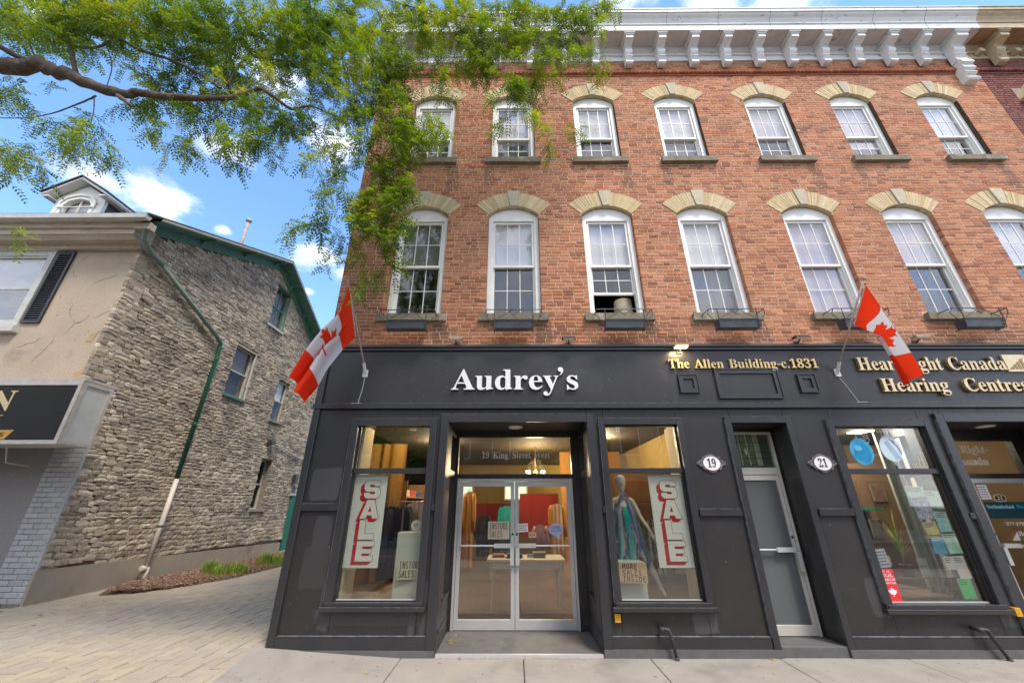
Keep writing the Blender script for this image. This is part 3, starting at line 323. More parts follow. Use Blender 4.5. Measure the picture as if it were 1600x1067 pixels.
SPRAYS="-897,-127,999,3,0 -817,-149,928,3,0 -726,-188,901,3,0 -820,-218,874,3,0 -719,-229,837,3,0 -887,-188,966,3,0 -785,-193,974,3,0 -791,-224,841,3,0 -901,-184,983,3,0 -771,-185,967,3,0 -730,-220,838,3,0 -729,-185,900,3,0 -713,-213,910,3,0 -818,-227,908,3,0 -754,-229,832,3,0 -742,-215,899,3,0 -708,-215,877,3,0 -932,-125,1009,3,0 -745,-203,919,3,0 -982,-127,998,3,0 -818,-205,917,3,0 -783,-195,979,3,0 -853,-127,978,3,0 -872,-202,928,3,0 -755,-187,955,3,0 -767,-215,904,3,0 -872,-184,904,3,0 -685,-211,876,3,0 -847,-192,905,3,0 -748,-227,864,3,0 -895,-136,965,3,0 -717,-193,894,3,0 -813,-223,871,3,0 -730,-209,919,3,0 -699,-207,896,3,0 -721,-216,875,3,0 -810,-212,937,3,0 -741,-214,877,3,0 -897,-194,955,3,0 -750,-193,938,3,0 -732,-199,874,3,0 -762,-197,931,3,0 -843,-194,918,3,0 -802,-186,965,3,0 -701,-229,836,3,0 -806,-199,947,3,0 -909,-133,974,3,0 -815,-196,889,3,0 -763,-191,946,3,0 -743,-185,901,3,0 -701,-205,890,3,0 -934,-148,945,3,0 -816,-162,938,3,0 -739,-199,892,3,0 -808,-194,895,3,0 -825,-163,937,3,0 -749,-219,844,3,0 -695,-228,831,3,0 -760,-227,894,3,0 -822,-221,892,3,0 -804,-201,920,3,0 -821,-188,971,3,0 -784,-224,871,3,0 -689,-228,868,3,0 -794,-205,962,3,0 -843,-186,918,3,0 -757,-192,931,3,0 -633,-223,886,3,0 -694,-186,928,3,0 -588,-213,868,3,0 -739,-201,899,3,0 -754,-189,913,3,0 -675,-219,885,3,0 -776,-143,941,3,0 -666,-215,896,3,0 -588,-216,880,3,0 -715,-201,973,3,0 -722,-194,959,3,0 -722,-187,976,3,0 -631,-217,918,3,0 -696,-208,880,3,0 -666,-195,903,3,0 -831,-145,971,3,0 -717,-205,935,3,0 -711,-195,944,3,0 -672,-218,951,3,0 -763,-145,944,3,0 -698,-197,905,3,0 -690,-188,938,3,0 -730,-190,948,3,0 -765,-191,963,3,0 -633,-216,890,3,0 -704,-148,939,3,0 -654,-214,884,3,0 -748,-192,913,3,0 -672,-169,922,3,0 -746,-186,915,3,0 -651,-216,938,3,0 -637,-222,881,3,0 -655,-225,936,3,0 -685,-227,927,3,0 -679,-189,893,3,0 -718,-215,893,3,0 -696,-186,939,3,0 -743,-198,992,3,0 -718,-206,879,3,0 -620,-201,900,3,0 -686,-218,869,3,0 -608,-223,863,3,0 -745,-196,942,3,0 -722,-199,879,3,0 -689,-225,838,3,0 -701,-219,861,3,0 -607,-215,885,3,0 -642,-223,938,3,0 -577,-219,846,3,0 -741,-141,967,3,0 -701,-214,926,3,0 -659,-212,912,3,0 -845,-133,981,3,0 -775,-143,960,3,0 -641,-211,852,3,0 -638,-195,924,3,0 -732,-199,939,3,0 -824,-207,974,3,0 -887,-201,961,3,0 -858,-207,957,3,0 -874,-198,980,3,0 -836,-192,925,3,0 -810,-185,982,3,0 -874,-203,928,3,0 -755,-207,914,3,0 -809,-201,904,3,0 -845,-203,946,3,0 -744,-207,915,3,0 -890,-185,964,3,0 -820,-184,988,3,0 -742,-210,937,3,0 -789,-197,910,3,0 -842,-209,969,3,0 -762,-185,979,3,0 -886,-210,941,3,0 -861,-203,953,3,0 -824,-197,966,3,0 -887,-208,951,3,0 -797,-195,921,3,0 -733,-211,953,3,0 -816,-195,960,3,0 -852,-191,956,3,0 -741,-199,969,3,0 -744,-208,958,3,0 -894,-190,1012,3,0 -742,-208,951,3,0 -889,-209,956,3,0 -815,-204,934,3,0 -868,-210,912,3,0 -882,-201,969,3,0 -655,-206,915,3,1 -572,-179,938,3,1 -618,-150,951,3,1 -558,-177,923,3,1 -526,-208,856,3,1 -523,-214,904,3,1 -606,-207,863,3,1 -586,-218,969,3,1 -699,-181,978,3,1 -492,-210,869,3,1 -604,-205,927,3,1 -698,-182,928,3,1 -585,-196,1002,3,1 -752,-127,1005,3,1 -556,-206,976,3,1 -520,-200,916,3,1 -664,-146,958,3,1 -482,-216,861,3,1 -515,-218,890,3,1 -608,-180,953,3,1 -617,-208,953,3,1 -630,-204,891,3,1 -558,-204,954,3,1 -575,-152,929,3,1 -679,-168,904,3,1 -619,-133,951,3,1 -637,-181,911,3,1 -593,-169,907,3,1 -563,-212,871,3,1 -591,-219,908,3,1 -634,-199,937,3,1 -598,-175,979,3,1 -551,-196,885,3,1 -557,-193,951,3,1 -547,-207,891,3,1 -632,-186,922,3,1 -599,-178,994,3,1 -717,-135,988,3,1 -617,-138,930,3,1 -570,-160,936,3,1 -670,-125,966,3,1 -558,-220,891,3,1 -649,-190,997,3,1 -555,-215,902,3,1 -572,-188,923,3,1 -652,-156,915,3,1 -655,-179,926,3,1 -662,-185,913,3,1 -649,-137,960,3,1 -616,-196,933,3,1 -522,-207,934,3,1 -586,-169,877,3,1 -664,-193,913,3,1 -682,-193,989,3,1 -571,-187,897,3,1 -698,-182,949,3,1 -548,-181,984,3,1 -625,-138,937,3,1 -510,-216,883,3,1 -642,-216,947,3,1 -615,-216,859,3,1 -623,-133,986,3,1 -607,-141,932,3,1 -652,-199,937,3,1 -612,-151,952,3,1 -568,-215,905,3,1 -599,-189,957,3,1 -512,-167,855,3,1 -488,-165,908,3,1 -537,-181,961,3,1 -443,-199,917,3,1 -558,-144,952,3,1 -574,-176,974,3,1 -534,-194,1005,3,1 -585,-157,934,3,1 -603,-171,953,3,1 -535,-173,969,3,1 -603,-178,967,3,1 -545,-195,909,3,1 -523,-202,987,3,1 -440,-192,919,3,1 -619,-172,997,3,1 -459,-209,872,3,1 -571,-143,935,3,1 -466,-168,918,3,1 -580,-128,939,3,1 -513,-134,924,3,1 -531,-160,864,3,1 -537,-192,958,3,1 -570,-162,926,3,1 -540,-195,996,3,1 -505,-201,969,3,1 -552,-180,983,3,1 -570,-146,930,3,1 -490,-196,926,3,1 -534,-171,927,3,1 -531,-200,877,3,1 -542,-148,936,3,1 -474,-190,927,3,1 -529,-147,924,3,1 -580,-197,923,3,1 -557,-153,945,3,1 -573,-126,979,3,1 -593,-181,940,3,1 -536,-173,968,3,1 -556,-177,924,3,1 -577,-191,942,3,1 -518,-192,971,3,1 -588,-171,1031,3,1 -580,-179,983,3,1 -506,-177,989,3,1 -505,-185,944,3,1 -589,-175,994,3,1 -528,-164,873,3,1 -509,-209,981,3,1 -479,-175,939,3,1 -551,-206,862,3,1 -507,-160,942,3,1 -598,-167,914,3,1 -576,-137,975,3,1 -604,-164,927,3,1 -476,-199,946,3,1 -517,-163,873,3,1 -598,-172,1000,3,1 -559,-194,999,3,1 -516,-164,926,3,1 -560,-144,954,3,1 -548,-189,914,3,1 -454,-184,909,3,1 -548,-156,910,3,1 -580,-196,952,3,1 -471,-185,972,3,1 -528,-135,909,3,1 -572,-185,1012,3,1 -348,-200,873,3,1 -361,-173,967,3,1 -398,-183,976,3,1 -452,-199,982,3,1 -412,-162,982,3,1 -488,-194,946,3,1 -346,-197,893,3,1 -429,-201,948,3,1 -407,-197,941,3,1 -431,-149,890,3,1 -510,-145,932,3,1 -410,-190,923,3,1 -411,-160,862,3,1 -439,-141,906,3,1 -380,-165,997,3,1 -418,-200,971,3,1 -355,-182,931,3,1 -356,-179,913,3,1 -478,-148,932,3,1 -363,-196,876,3,1 -475,-165,913,3,1 -444,-162,934,3,1 -418,-175,1029,3,1 -448,-200,922,3,1 -422,-167,1043,3,1 -452,-173,922,3,1 -429,-157,888,3,1 -460,-151,898,3,1 -453,-140,895,3,1 -422,-127,973,3,1 -465,-151,904,3,1 -402,-136,968,3,1 -459,-133,965,3,1 -451,-202,888,3,1 -376,-168,891,3,1 -402,-197,901,3,1 -396,-164,1020,3,1 -414,-172,968,3,1 -454,-202,937,3,1 -407,-168,932,3,1 -418,-188,927,3,1 -398,-175,967,3,1 -395,-171,958,3,1 -529,-163,1017,3,1 -485,-182,934,3,1 -379,-178,936,3,1 -412,-142,970,3,1 -383,-169,872,3,1 -467,-185,1011,3,1 -479,-202,948,3,1 -459,-169,996,3,1 -486,-158,1051,3,1 -378,-151,937,3,1 -414,-201,908,3,1 -467,-130,958,3,1 -432,-128,963,3,1 -390,-172,962,3,1 -409,-150,898,3,1 -470,-191,947,3,1 -415,-145,930,3,1 -360,-198,923,3,1 -398,-195,928,3,1 -390,-180,932,5,0 -454,-132,989,5,0 -351,-163,839,5,0 -314,-166,873,5,0 -308,-150,981,5,0 -315,-177,908,5,0 -369,-153,978,5,0 -410,-154,1019,5,0 -436,-139,978,5,0 -357,-157,1071,5,0 -380,-152,1014,5,0 -312,-159,1003,5,0 -388,-181,907,5,0 -306,-160,844,5,0 -415,-166,935,5,0 -365,-173,1019,5,0 -381,-159,1074,5,0 -383,-180,967,5,0 -352,-166,833,5,0 -355,-154,848,5,0 -380,-165,893,5,0 -298,-159,998,5,0 -320,-182,821,5,0 -392,-174,981,5,0 -288,-171,928,5,0 -328,-163,857,5,0 -347,-161,907,5,0 -351,-179,934,5,0 -329,-172,834,5,0 -362,-162,919,5,0 -407,-157,971,5,0 -274,-181,813,5,0 -428,-140,953,5,0 -408,-178,929,5,0 -390,-131,950,5,0 -292,-153,931,5,0 -390,-172,934,5,0 -355,-151,1077,5,0 -363,-149,896,5,0 -286,-152,993,5,0 -293,-167,879,5,0 -395,-169,1023,5,0 -272,-174,948,5,0 -331,-161,964,5,0 -347,-182,964,5,0 -279,-175,882,5,0 -340,-165,919,5,0 -264,-172,857,5,0 -397,-127,979,5,0 -408,-174,925,5,0 -355,-175,1046,5,0 -375,-182,919,5,0 -442,-148,1062,5,0 -373,-181,977,5,0 -296,-153,855,5,0 -300,-177,981,5,0 -395,-177,1037,5,0 -295,-183,908,5,0 -381,-136,900,5,0 -290,-163,841,5,0 -351,-173,906,5,0 -358,-181,1013,5,0 -408,-149,1008,5,0 -336,-156,870,5,0 -334,-169,980,5,0 -393,-134,961,5,0 -380,-183,999,5,0 -329,-183,977,5,0 -381,-176,992,5,0 -307,-173,903,5,0 -332,-150,1051,5,0 -427,-136,969,5,0 -331,-161,855,5,0 -325,-177,1032,5,0 -334,-180,901,5,0 -311,-166,978,5,0 -318,-173,843,5,0 -333,-160,922,5,0 -315,-148,983,6,0 -250,-160,854,6,0 -276,-158,881,6,0 -339,-155,906,6,0 -342,-132,975,6,0 -351,-140,976,6,0 -277,-157,1050,6,0 -289,-149,806,6,0 -313,-148,923,6,0 -324,-139,883,6,0 -286,-137,924,6,0 -203,-164,857,6,0 -267,-153,861,6,0 -261,-143,965,6,0 -265,-131,894,6,0 -245,-140,870,6,0 -313,-143,892,6,0 -317,-146,922,6,0 -237,-148,841,6,0 -221,-145,938,6,0 -326,-141,849,6,0 -268,-134,857,6,0 -331,-143,930,6,0 -239,-136,808,6,0 -280,-131,828,6,0 -255,-137,986,6,0 -270,-142,878,6,0 -229,-130,884,6,0 -283,-141,930,6,0 -303,-130,1096,6,0 -292,-164,889,6,0 -328,-136,1001,6,0 -308,-144,874,6,0 -221,-153,913,6,0 -306,-165,926,6,0 -302,-131,867,6,0 -306,-155,980,6,0 -253,-161,899,6,0 -277,-160,964,6,0 -254,-149,1037,6,0 -247,-133,928,6,0 -272,-164,771,6,0 -217,-165,907,6,0 -245,-136,868,6,0 -274,-132,827,6,0 -270,-162,948,6,0 -286,-149,909,6,0 -283,-148,794,6,0 -285,-156,825,6,0 -302,-157,1023,6,0 -271,-141,878,6,0 -273,-160,934,6,0 -322,-141,1088,6,0 -310,-154,987,6,0 -302,-134,1032,6,0 -292,-162,1023,6,0 -217,-155,882,6,0 -274,-150,1055,6,0 -223,-158,872,6,0 -289,-149,1013,6,0 -259,-160,817,6,0 -259,-154,800,6,0 -203,-163,828,6,0 -312,-132,898,6,0 -271,-153,1053,6,0 -310,-157,1000,6,0 -277,-156,940,6,0 -273,-143,800,6,0 -238,-143,852,6,0 -212,-145,908,6,0 -260,-157,1003,6,0 -153,-146,992,6,0 -239,-143,899,6,0 -232,-137,1040,6,0 -238,-150,997,6,0 -200,-143,961,6,0 -198,-126,998,6,0 -224,-127,924,6,0 -201,-132,961,6,0 -191,-145,1030,6,0 -189,-151,986,6,0 -194,-145,992,6,0 -184,-135,884,6,0 -261,-137,954,6,0 -237,-138,883,6,0 -200,-130,1075,6,0 -247,-134,951,6,0 -245,-149,1007,6,0 -221,-137,959,6,0 -255,-157,1038,6,0 -209,-125,971,6,0 -198,-125,913,6,0 -218,-143,979,6,0 -228,-140,909,6,0 -206,-141,910,6,0 -195,-157,920,6,0 -258,-148,902,6,0 -264,-133,908,6,0 -175,-156,964,6,0 -188,-136,1043,6,0 -185,-161,981,6,0 -197,-139,903,6,0 -185,-139,983,6,0 -254,-141,1031,6,0 -192,-139,878,6,0 -574,-151,812,6,1 -580,-168,784,6,1 -645,-140,859,6,1 -567,-154,792,6,1 -569,-129,842,6,1 -673,-130,857,6,1 -643,-127,833,6,1 -634,-125,851,6,1 -623,-139,858,6,1 -644,-147,865,6,1 -549,-153,839,6,1 -594,-128,886,6,1 -611,-126,895,6,1 -593,-141,879,6,1 -583,-167,827,6,1 -576,-143,821,6,1 -580,-141,814,6,1 -543,-165,776,6,1 -548,-129,826,6,1 -552,-153,790,6,1 -625,-148,806,6,1 -618,-149,845,6,1 -616,-148,809,6,1 -551,-161,835,6,1 -647,-129,857,6,1 -469,-155,839,5,1 -410,-162,848,5,1 -489,-139,866,5,1 -428,-163,833,5,1 -496,-146,841,5,1 -481,-131,819,5,1 -433,-145,783,5,1 -482,-129,822,5,1 -405,-158,823,5,1 -433,-170,812,5,1 -440,-138,792,5,1 -425,-134,836,5,1 -449,-145,835,5,1 -434,-148,855,5,1 -439,-158,772,5,1 -485,-163,839,5,1 -424,-142,881,5,1 -496,-130,812,5,1 -400,-151,795,5,1 -458,-150,840,5,1 -385,-160,793,5,1 -410,-158,776,5,1 -479,-128,866,5,1 -434,-147,861,5,1 -498,-140,856,5,1 -434,-144,850,5,1 -467,-161,804,5,1 -429,-155,776,5,1 -461,-156,800,5,1 -466,-130,870,5,1 -464,-139,837,5,1 -466,-163,839,5,1 -423,-149,859,5,1 -464,-168,841,5,1 -464,-161,779,5,1 -497,-124,837,5,1 -399,-164,755,5,1 -422,-166,776,5,1 -458,-125,928,5,1 -304,-153,754,8,0 -317,-152,734,8,0 -296,-140,773,8,0 -321,-153,785,8,0 -368,-144,762,8,0 -317,-152,786,8,0 -354,-148,788,8,0 -372,-154,758,8,0 -385,-149,770,8,0 -330,-148,746,8,0 -310,-143,819,8,0 -366,-143,827,8,0 -359,-152,737,8,0 -353,-157,767,8,0 -330,-146,737,8,0 -359,-153,758,8,0 -330,-144,804,8,0 -340,-157,737,8,0 -248,-144,783,10,0 -237,-123,833,10,0 -186,-139,809,10,0 -223,-141,831,10,0 -232,-143,831,10,0 -217,-122,820,10,0 -165,-139,716,10,0 -199,-123,809,10,0 -221,-126,728,10,0 -188,-138,702,10,0 -261,-121,806,10,0 -242,-123,787,10,0 -197,-129,775,10,0 -218,-136,787,10,0 -200,-141,839,10,0 -191,-126,767,10,0 -205,-124,853,10,0 -261,-126,852,10,0 -189,-136,799,10,0 -198,-135,803,10,0 -242,-142,761,10,0 -177,-124,756,10,0 -223,-121,777,10,0 -267,-123,836,10,0 -206,-120,717,10,0 -190,-126,745,10,0 -219,-138,816,10,0 -169,-146,737,10,0 -204,-134,760,10,0 -200,-134,735,10,0 -186,-127,720,10,0 -242,-140,754,10,0 -237,-124,706,10,0 -235,-142,855,10,0 -195,-137,711,10,0 -218,-129,842,10,0 -183,-132,703,10,0 -235,-145,764,10,0 -199,-128,753,10,0 -177,-135,728,10,0 -219,-121,678,10,0 -242,-129,699,10,0 -222,-139,711,10,0 -192,-131,750,10,0 -224,-144,701,10,0 -215,-134,793,10,0 -249,-135,855,10,0 -189,-132,745,10,0 -142,-136,697,10,0 -168,-137,681,10,0 -172,-132,775,10,0 -147,-135,629,10,0 -164,-132,615,10,0 -199,-122,744,10,0 -177,-121,673,10,0 -165,-129,744,10,0 -179,-127,697,10,0 -161,-129,640,10,0 -181,-133,658,10,0 -187,-129,710,10,0 -203,-120,726,10,0 -169,-129,713,10,0 -154,-130,689,10,0 -167,-125,735,10,0 -167,-131,654,10,0 -164,-129,744,10,0 -174,-136,769,10,0 -214,-123,615,10,0 -184,-120,613,10,0 -238,-135,668,10,0 -191,-132,667,10,0 -240,-127,668,10,0 -205,-128,635,10,0 -209,-123,612,10,0 -181,-137,646,10,0 -222,-126,692,10,0 -212,-123,617,10,0 -189,-132,614,10,0 -189,-134,617,10,0 -183,-128,640,10,0 -230,-129,602,10,0 -188,-128,602,10,0 -203,-133,636,10,0 -220,-130,681,10,0 -231,-124,670,10,0 -197,-134,588,10,0 -194,-123,570,10,1 -193,-128,597,10,1 -176,-124,544,10,1 -155,-127,550,10,1 -182,-123,554,10,1 -197,-123,602,10,1 -201,-130,590,10,1 -171,-120,570,10,1 -180,-121,581,10,1 -215,-120,575,10,1 -199,-132,596,10,1 -190,-122,556,10,1 -202,-133,587,10,1 -205,-127,587,10,1 -190,-132,461,10,1 -207,-129,501,10,1 -200,-128,541,10,1 -188,-129,498,10,1 -209,-128,545,10,1 -185,-127,515,10,1 -211,-128,487,10,1 -200,-129,480,10,1 -236,-123,575,10,1 -243,-121,611,10,1 -219,-131,594,10,1 -230,-121,584,10,1 -206,-128,536,10,1 -239,-128,604,10,1 -171,-153,1056,6,0 -225,-132,1069,6,0 -206,-156,1018,6,0 -88,-129,1018,6,0 -138,-134,1105,6,0 -166,-150,980,6,0 -94,-152,1023,6,0 -136,-155,1026,6,0 -132,-135,1053,6,0 -161,-153,1007,6,0 -140,-132,1098,6,0 -187,-158,1038,6,0 -169,-152,1018,6,0 -173,-146,1072,6,0 -80,-128,1039,6,0 -131,-142,1064,6,0 -218,-130,1045,6,0 -108,-150,990,6,0 -135,-126,1119,6,0 -144,-125,1121,6,0 -123,-130,1106,6,0 -119,-129,1054,6,0 -174,-140,1077,6,0 -187,-143,1017,6,0 -189,-155,1066,6,0 -125,-132,1012,6,0 -79,-131,1055,6,0 -175,-128,1090,6,0 -180,-140,1032,6,0 -220,-132,1057,6,0 -73,-128,1081,6,0 -104,-144,1000,6,0 -117,-153,983,6,0 -196,-129,1038,6,0 -185,-142,1038,6,0 -64,-146,976,6,0 2,-151,1026,6,0 -62,-150,1085,6,0 -7,-156,1046,6,0 27,-147,1027,6,0 -104,-145,1007,6,0 -89,-130,1065,6,0 -61,-149,1009,6,0 -32,-122,1142,6,0 24,-139,1026,6,0 -54,-135,1009,6,0 -8,-142,1040,6,0 -6,-144,1075,6,0 -82,-125,1112,6,0 -63,-154,975,6,0 24,-129,1061,6,0 -100,-126,1047,6,0 -72,-142,1093,6,0 0,-154,971,6,0 -62,-146,967,6,0 8,-131,1061,6,0 -1,-149,970,6,0 -5,-127,998,6,0 -37,-120,1091,6,0 -38,-124,1009,6,0 -40,-134,1104,6,0 -95,-135,1070,6,0 -39,-126,1041,6,0 28,-121,1101,6,0 -68,-128,1082,6,0 108,-125,1042,7,0 90,-130,1066,7,0 57,-125,1058,7,0 41,-137,1082,7,0 78,-133,1005,7,0 -4,-125,1083,7,0 99,-136,991,7,0 77,-131,1005,7,0 82,-132,1022,7,0 16,-144,964,7,0 -2,-146,985,7,0 96,-134,1079,7,0 17,-130,1038,7,0 10,-120,1047,7,0 4,-142,1060,7,0 60,-123,1100,7,0 0,-129,1015,7,0 72,-143,1054,7,0 65,-130,1069,7,0 34,-138,1008,7,0 94,-144,1053,7,0 48,-131,1042,7,0 53,-126,1061,7,0 90,-135,1067,7,0 108,-120,1037,7,0 43,-124,986,7,0 100,-133,1035,7,0 76,-129,1038,7,0 86,-136,1053,7,0 109,-126,1024,7,0 96,-127,1037,7,0 158,-135,1081,7,0 140,-121,1085,7,0 109,-141,998,7,0 180,-123,1077,7,0 76,-120,1044,7,0 139,-139,1030,7,0 122,-138,1030,7,0 162,-139,998,7,0 139,-121,1049,7,0 72,-139,1038,7,0 158,-123,1112,7,0 138,-121,1044,7,0 163,-128,1019,7,0 166,-133,943,10,1 149,-128,936,10,1 160,-128,920,10,1 176,-122,934,10,1 152,-127,945,10,1 172,-131,989,10,1 162,-123,1086,7,0 170,-130,1089,7,0 182,-132,1116,7,0 204,-126,1111,7,0 188,-121,1107,7,0 165,-132,1132,7,0 -95,-127,927,10,0 -113,-127,958,10,0 -74,-136,950,10,0 -62,-137,912,10,0 -75,-132,941,10,0 -152,-126,1003,10,0 -91,-135,913,10,0 -84,-137,976,10,0 -138,-135,1008,10,0 -113,-130,928,10,0 -101,-121,1014,10,0 -62,-136,904,10,0 -88,-130,954,10,0 -92,-134,928,10,0 -50,-136,919,10,0 -124,-122,952,10,0 -57,-131,948,10,0 -52,-137,1001,10,0 -24,-134,1004,10,0 -40,-134,1002,10,0 -25,-128,937,10,0 19,-132,892,10,0 1,-121,994,10,0 -53,-124,987,10,0 -3,-136,986,10,0 41,-128,1000,10,0 34,-129,955,10,0 0,-131,925,10,0 16,-135,962,10,0 -34,-122,926,10,0 -12,-121,943,10,0 6,-133,876,10,0 38,-127,918,10,0 0,-138,990,10,0 -28,-130,937,10,0 39,-131,914,10,0 6,-121,1014,10,0 -9,-120,1026,10,0 -56,-133,920,10,0 -66,-122,922,10,0 41,-126,931,10,0 61,-137,913,10,0 61,-129,940,10,0 71,-137,941,10,0 96,-136,947,10,0 67,-124,932,10,0 74,-126,992,10,0 93,-120,960,10,0 65,-137,926,10,0 42,-134,969,10,0 125,-129,933,10,0 90,-122,980,10,0 105,-137,936,10,0 75,-131,937,10,0 0,-120,830,10,0 47,-120,871,10,0 41,-135,880,10,0 9,-134,843,10,0 -22,-129,879,10,0 55,-123,897,10,0 -2,-128,854,10,0 -6,-133,852,10,0 52,-124,898,10,0 13,-126,827,10,0 -4,-132,857,10,0 37,-135,875,10,0 -16,-132,877,10,0 25,-135,853,10,0 15,-131,769,10,0 -1,-123,788,10,0 -16,-121,766,10,0 -3,-131,836,10,0 10,-125,852,10,0 -22,-127,827,10,0 81,-128,744,10,1 46,-131,765,10,1 57,-129,731,10,1 63,-120,766,10,1 -129,-129,1014,10,0 -90,-128,1047,10,0 5,-135,991,10,0 -73,-133,1020,10,0 -123,-127,1010,10,0 -68,-122,1026,10,0 -46,-123,1012,10,0 -30,-121,1044,10,0 -7,-126,1012,10,0 -86,-142,1025,10,0 -111,-132,979,10,0 -76,-122,1078,10,0 -123,-124,1033,10,0 -122,-129,1053,10,0 -120,-123,866,10,0 -134,-122,888,10,0 -142,-124,930,10,0 -159,-130,854,10,0 -141,-124,881,10,0 -126,-130,880,10,0 -128,-125,768,10,0 -124,-125,764,10,0 -134,-130,744,10,0 -153,-133,784,10,0 -128,-131,775,10,0 -146,-124,744,10,0 -134,-124,714,10,0 -173,-124,734,10,0 -169,-126,750,10,0 -166,-129,772,10,0 -156,-120,721,10,0 -681,-183,643,9,0 -695,-183,654,9,0 -702,-192,636,9,0 -704,-191,634,9,0 -705,-178,642,9,0 -759,-175,654,9,0 -729,-189,630,9,0 -759,-175,667,9,0 -743,-178,653,9,0 -679,-197,620,9,0 -681,-184,626,9,0 -699,-192,607,9,0 -613,-190,646,9,1 -629,-192,661,9,1 -665,-177,664,9,1 -619,-196,638,9,1 -639,-187,663,9,1 -649,-180,674,9,1 -584,-193,655,9,1 -590,-189,648,9,1 -621,-182,663,9,1 -603,-184,654,9,1 -630,-181,673,9,1 -654,-181,697,9,1 -625,-180,699,9,1 -703,-142,774,9,1 -647,-187,692,9,1 -665,-189,674,9,1 -669,-184,698,9,1 -744,-164,744,9,1 -765,-125,807,9,1 -650,-191,694,9,1 -913,-127,869,8,0 -882,-132,862,8,0 -910,-136,880,8,0 -849,-128,876,8,0 -900,-128,837,8,0 -827,-156,784,8,0 -869,-143,829,8,0 -867,-138,833,8,0 -829,-162,807,8,0 -881,-129,841,8,0 -651,-190,502,10,1 -630,-133,822,9,1 -620,-135,782,9,1 -596,-137,777,9,1 -611,-129,791,9,1 -621,-139,814,9,1 -594,-155,765,9,1 -595,-147,786,9,1 -605,-156,757,9,1 -619,-153,771,9,1 -491,-171,691,9,0 -509,-181,683,9,0 -495,-171,688,9,0 -496,-181,669,9,0 -513,-170,682,9,0 -496,-178,669,9,0 -490,-160,796,9,1 -499,-149,795,9,1 -530,-150,776,9,1 -552,-136,808,9,1 -523,-142,794,9,1 -513,-138,815,9,1 -502,-166,736,9,1 -485,-172,714,9,1 -475,-157,767,9,1 -508,-137,781,9,1 -452,-173,716,9,1 -549,-130,797,9,1 -439,-173,691,9,0 -427,-176,679,9,0 -429,-178,678,9,0 -406,-165,755,9,0 -354,-172,700,9,0 -352,-174,679,9,0 -371,-158,730,9,0 -353,-160,713,9,0 -399,-162,699,9,0 -360,-170,716,9,0 -423,-139,789,9,0 -361,-169,684,9,0 -368,-163,691,9,0 -418,-156,753,9,0 -365,-171,723,9,0 -353,-158,719,9,0 -430,-128,810,9,0 -368,-174,715,9,0 -383,-171,701,9,0 -401,-165,681,9,0 -377,-161,671,9,0 -400,-159,681,9,0 -410,-160,677,9,0 -383,-170,683,9,0 -372,-167,662,9,0 -379,-158,676,9,0 -439,-168,664,9,0 -433,-169,670,9,0 -298,-134,707,9,0 -263,-146,662,9,0 -265,-148,704,9,0 -264,-151,730,9,0 -289,-133,679,9,0 -296,-143,757,9,0 -289,-145,692,9,0 -293,-137,682,9,0 -300,-151,696,9,0 -300,-140,764,9,0 -289,-140,641,9,0 -303,-142,647,9,0 -280,-141,649,9,0 -287,-143,680,9,0 -312,-140,661,9,0 -300,-147,661,9,0 -271,-140,613,10,0 -272,-135,601,10,0 -275,-140,594,10,0 -270,-141,603,10,0 -264,-140,559,10,0 -254,-141,556,10,0 -264,-137,544,10,0 -249,-138,552,10,0 -282,-141,534,10,0 -291,-138,541,10,0 -293,-137,541,10,0 -305,-133,554,10,0 -238,-135,523,10,0 -234,-140,518,10,0 -248,-134,505,10,0"

# ------------------------------------------------------------------ material library
BRICKC = [(.24, .09, .052), (.47, .18, .085), (.53, .22, .11), (.40, .15, .08), (.58, .265, .145), (.48, .195, .105), (.29, .115, .07), (.53, .225, .12)]
M_brick = ramp_mat('red_brick', BRICKC, zone=[((.56, .28, .14), .55, .52, .72, .5), ((.62, .30, .09), .9, .62, .75, .55), ((.24, .08, .045), .8, .54, .70, .5), ((.50, .33, .22), 5, .62, .76, .4), ((.13, .07, .05), 2.2, .64, .74, .5)], grain=.50, gscale=26, bump=.9, bscale=70)
_st = []
for _i, _c in enumerate([-1.72, -.005, 1.77, 3.57, 5.56, 7.45, 9.36]):
    _st.append((_c + .5, 4.32, .13, .22, .62)); _st.append((_c - .48, 7.80, .10, .3, .5)) if _i % 2 else _st.append((_c + .5, 7.75, .12, .36, .5))
_st += [(-2.6, 5.2, .35, .9, .45), (2.7, 4.2, 1.6, .1, .4), (7.0, 4.22, 1.9, .12, .4), (-2.2, 9.5, .7, 1.2, .35)]
blobs(M_brick, _st, (.13, .075, .05))
M_brick2 = ramp_mat('dark_brick', [(.14, .05, .045), (.20, .075, .06), (.26, .10, .08), (.17, .06, .055), (.24, .09, .07)], zone=[((.30, .16, .12), 1.5, .55, .7, .5)], grain=.4, gscale=22, bump=.8)
M_mortar = pm('lime_mortar', (.62, .45, .30), (.50, .335, .22), 5, .95, .6, 90, c3=(.58, .38, .26), s3=1.1)
M_buff = ramp_mat('buff_brick', [(.56, .42, .23), (.63, .50, .29), (.48, .36, .20), (.66, .54, .34)], zone=[((.36, .28, .17), 9, .55, .7, .5)], grain=.25, bump=.5)
M_amort = pm('arch_mortar', (.60, .48, .31), (.48, .37, .23), 20, .95)
M_key = pm('keystone_stone', (.54, .48, .34), (.44, .38, .27), 9, .85, .5, 60, rnd=.12)
M_sill = pm('sill_stone', (.25, .21, .14), (.17, .14, .10), 7, .9, .8, 50, c3=(.36, .32, .24), s3=3)
M_white = pm('white_paint', (.84, .82, .76), (.76, .74, .69), 4, .45, .12, 60, c3=(.50, .52, .47), s3=9, t3=.66)
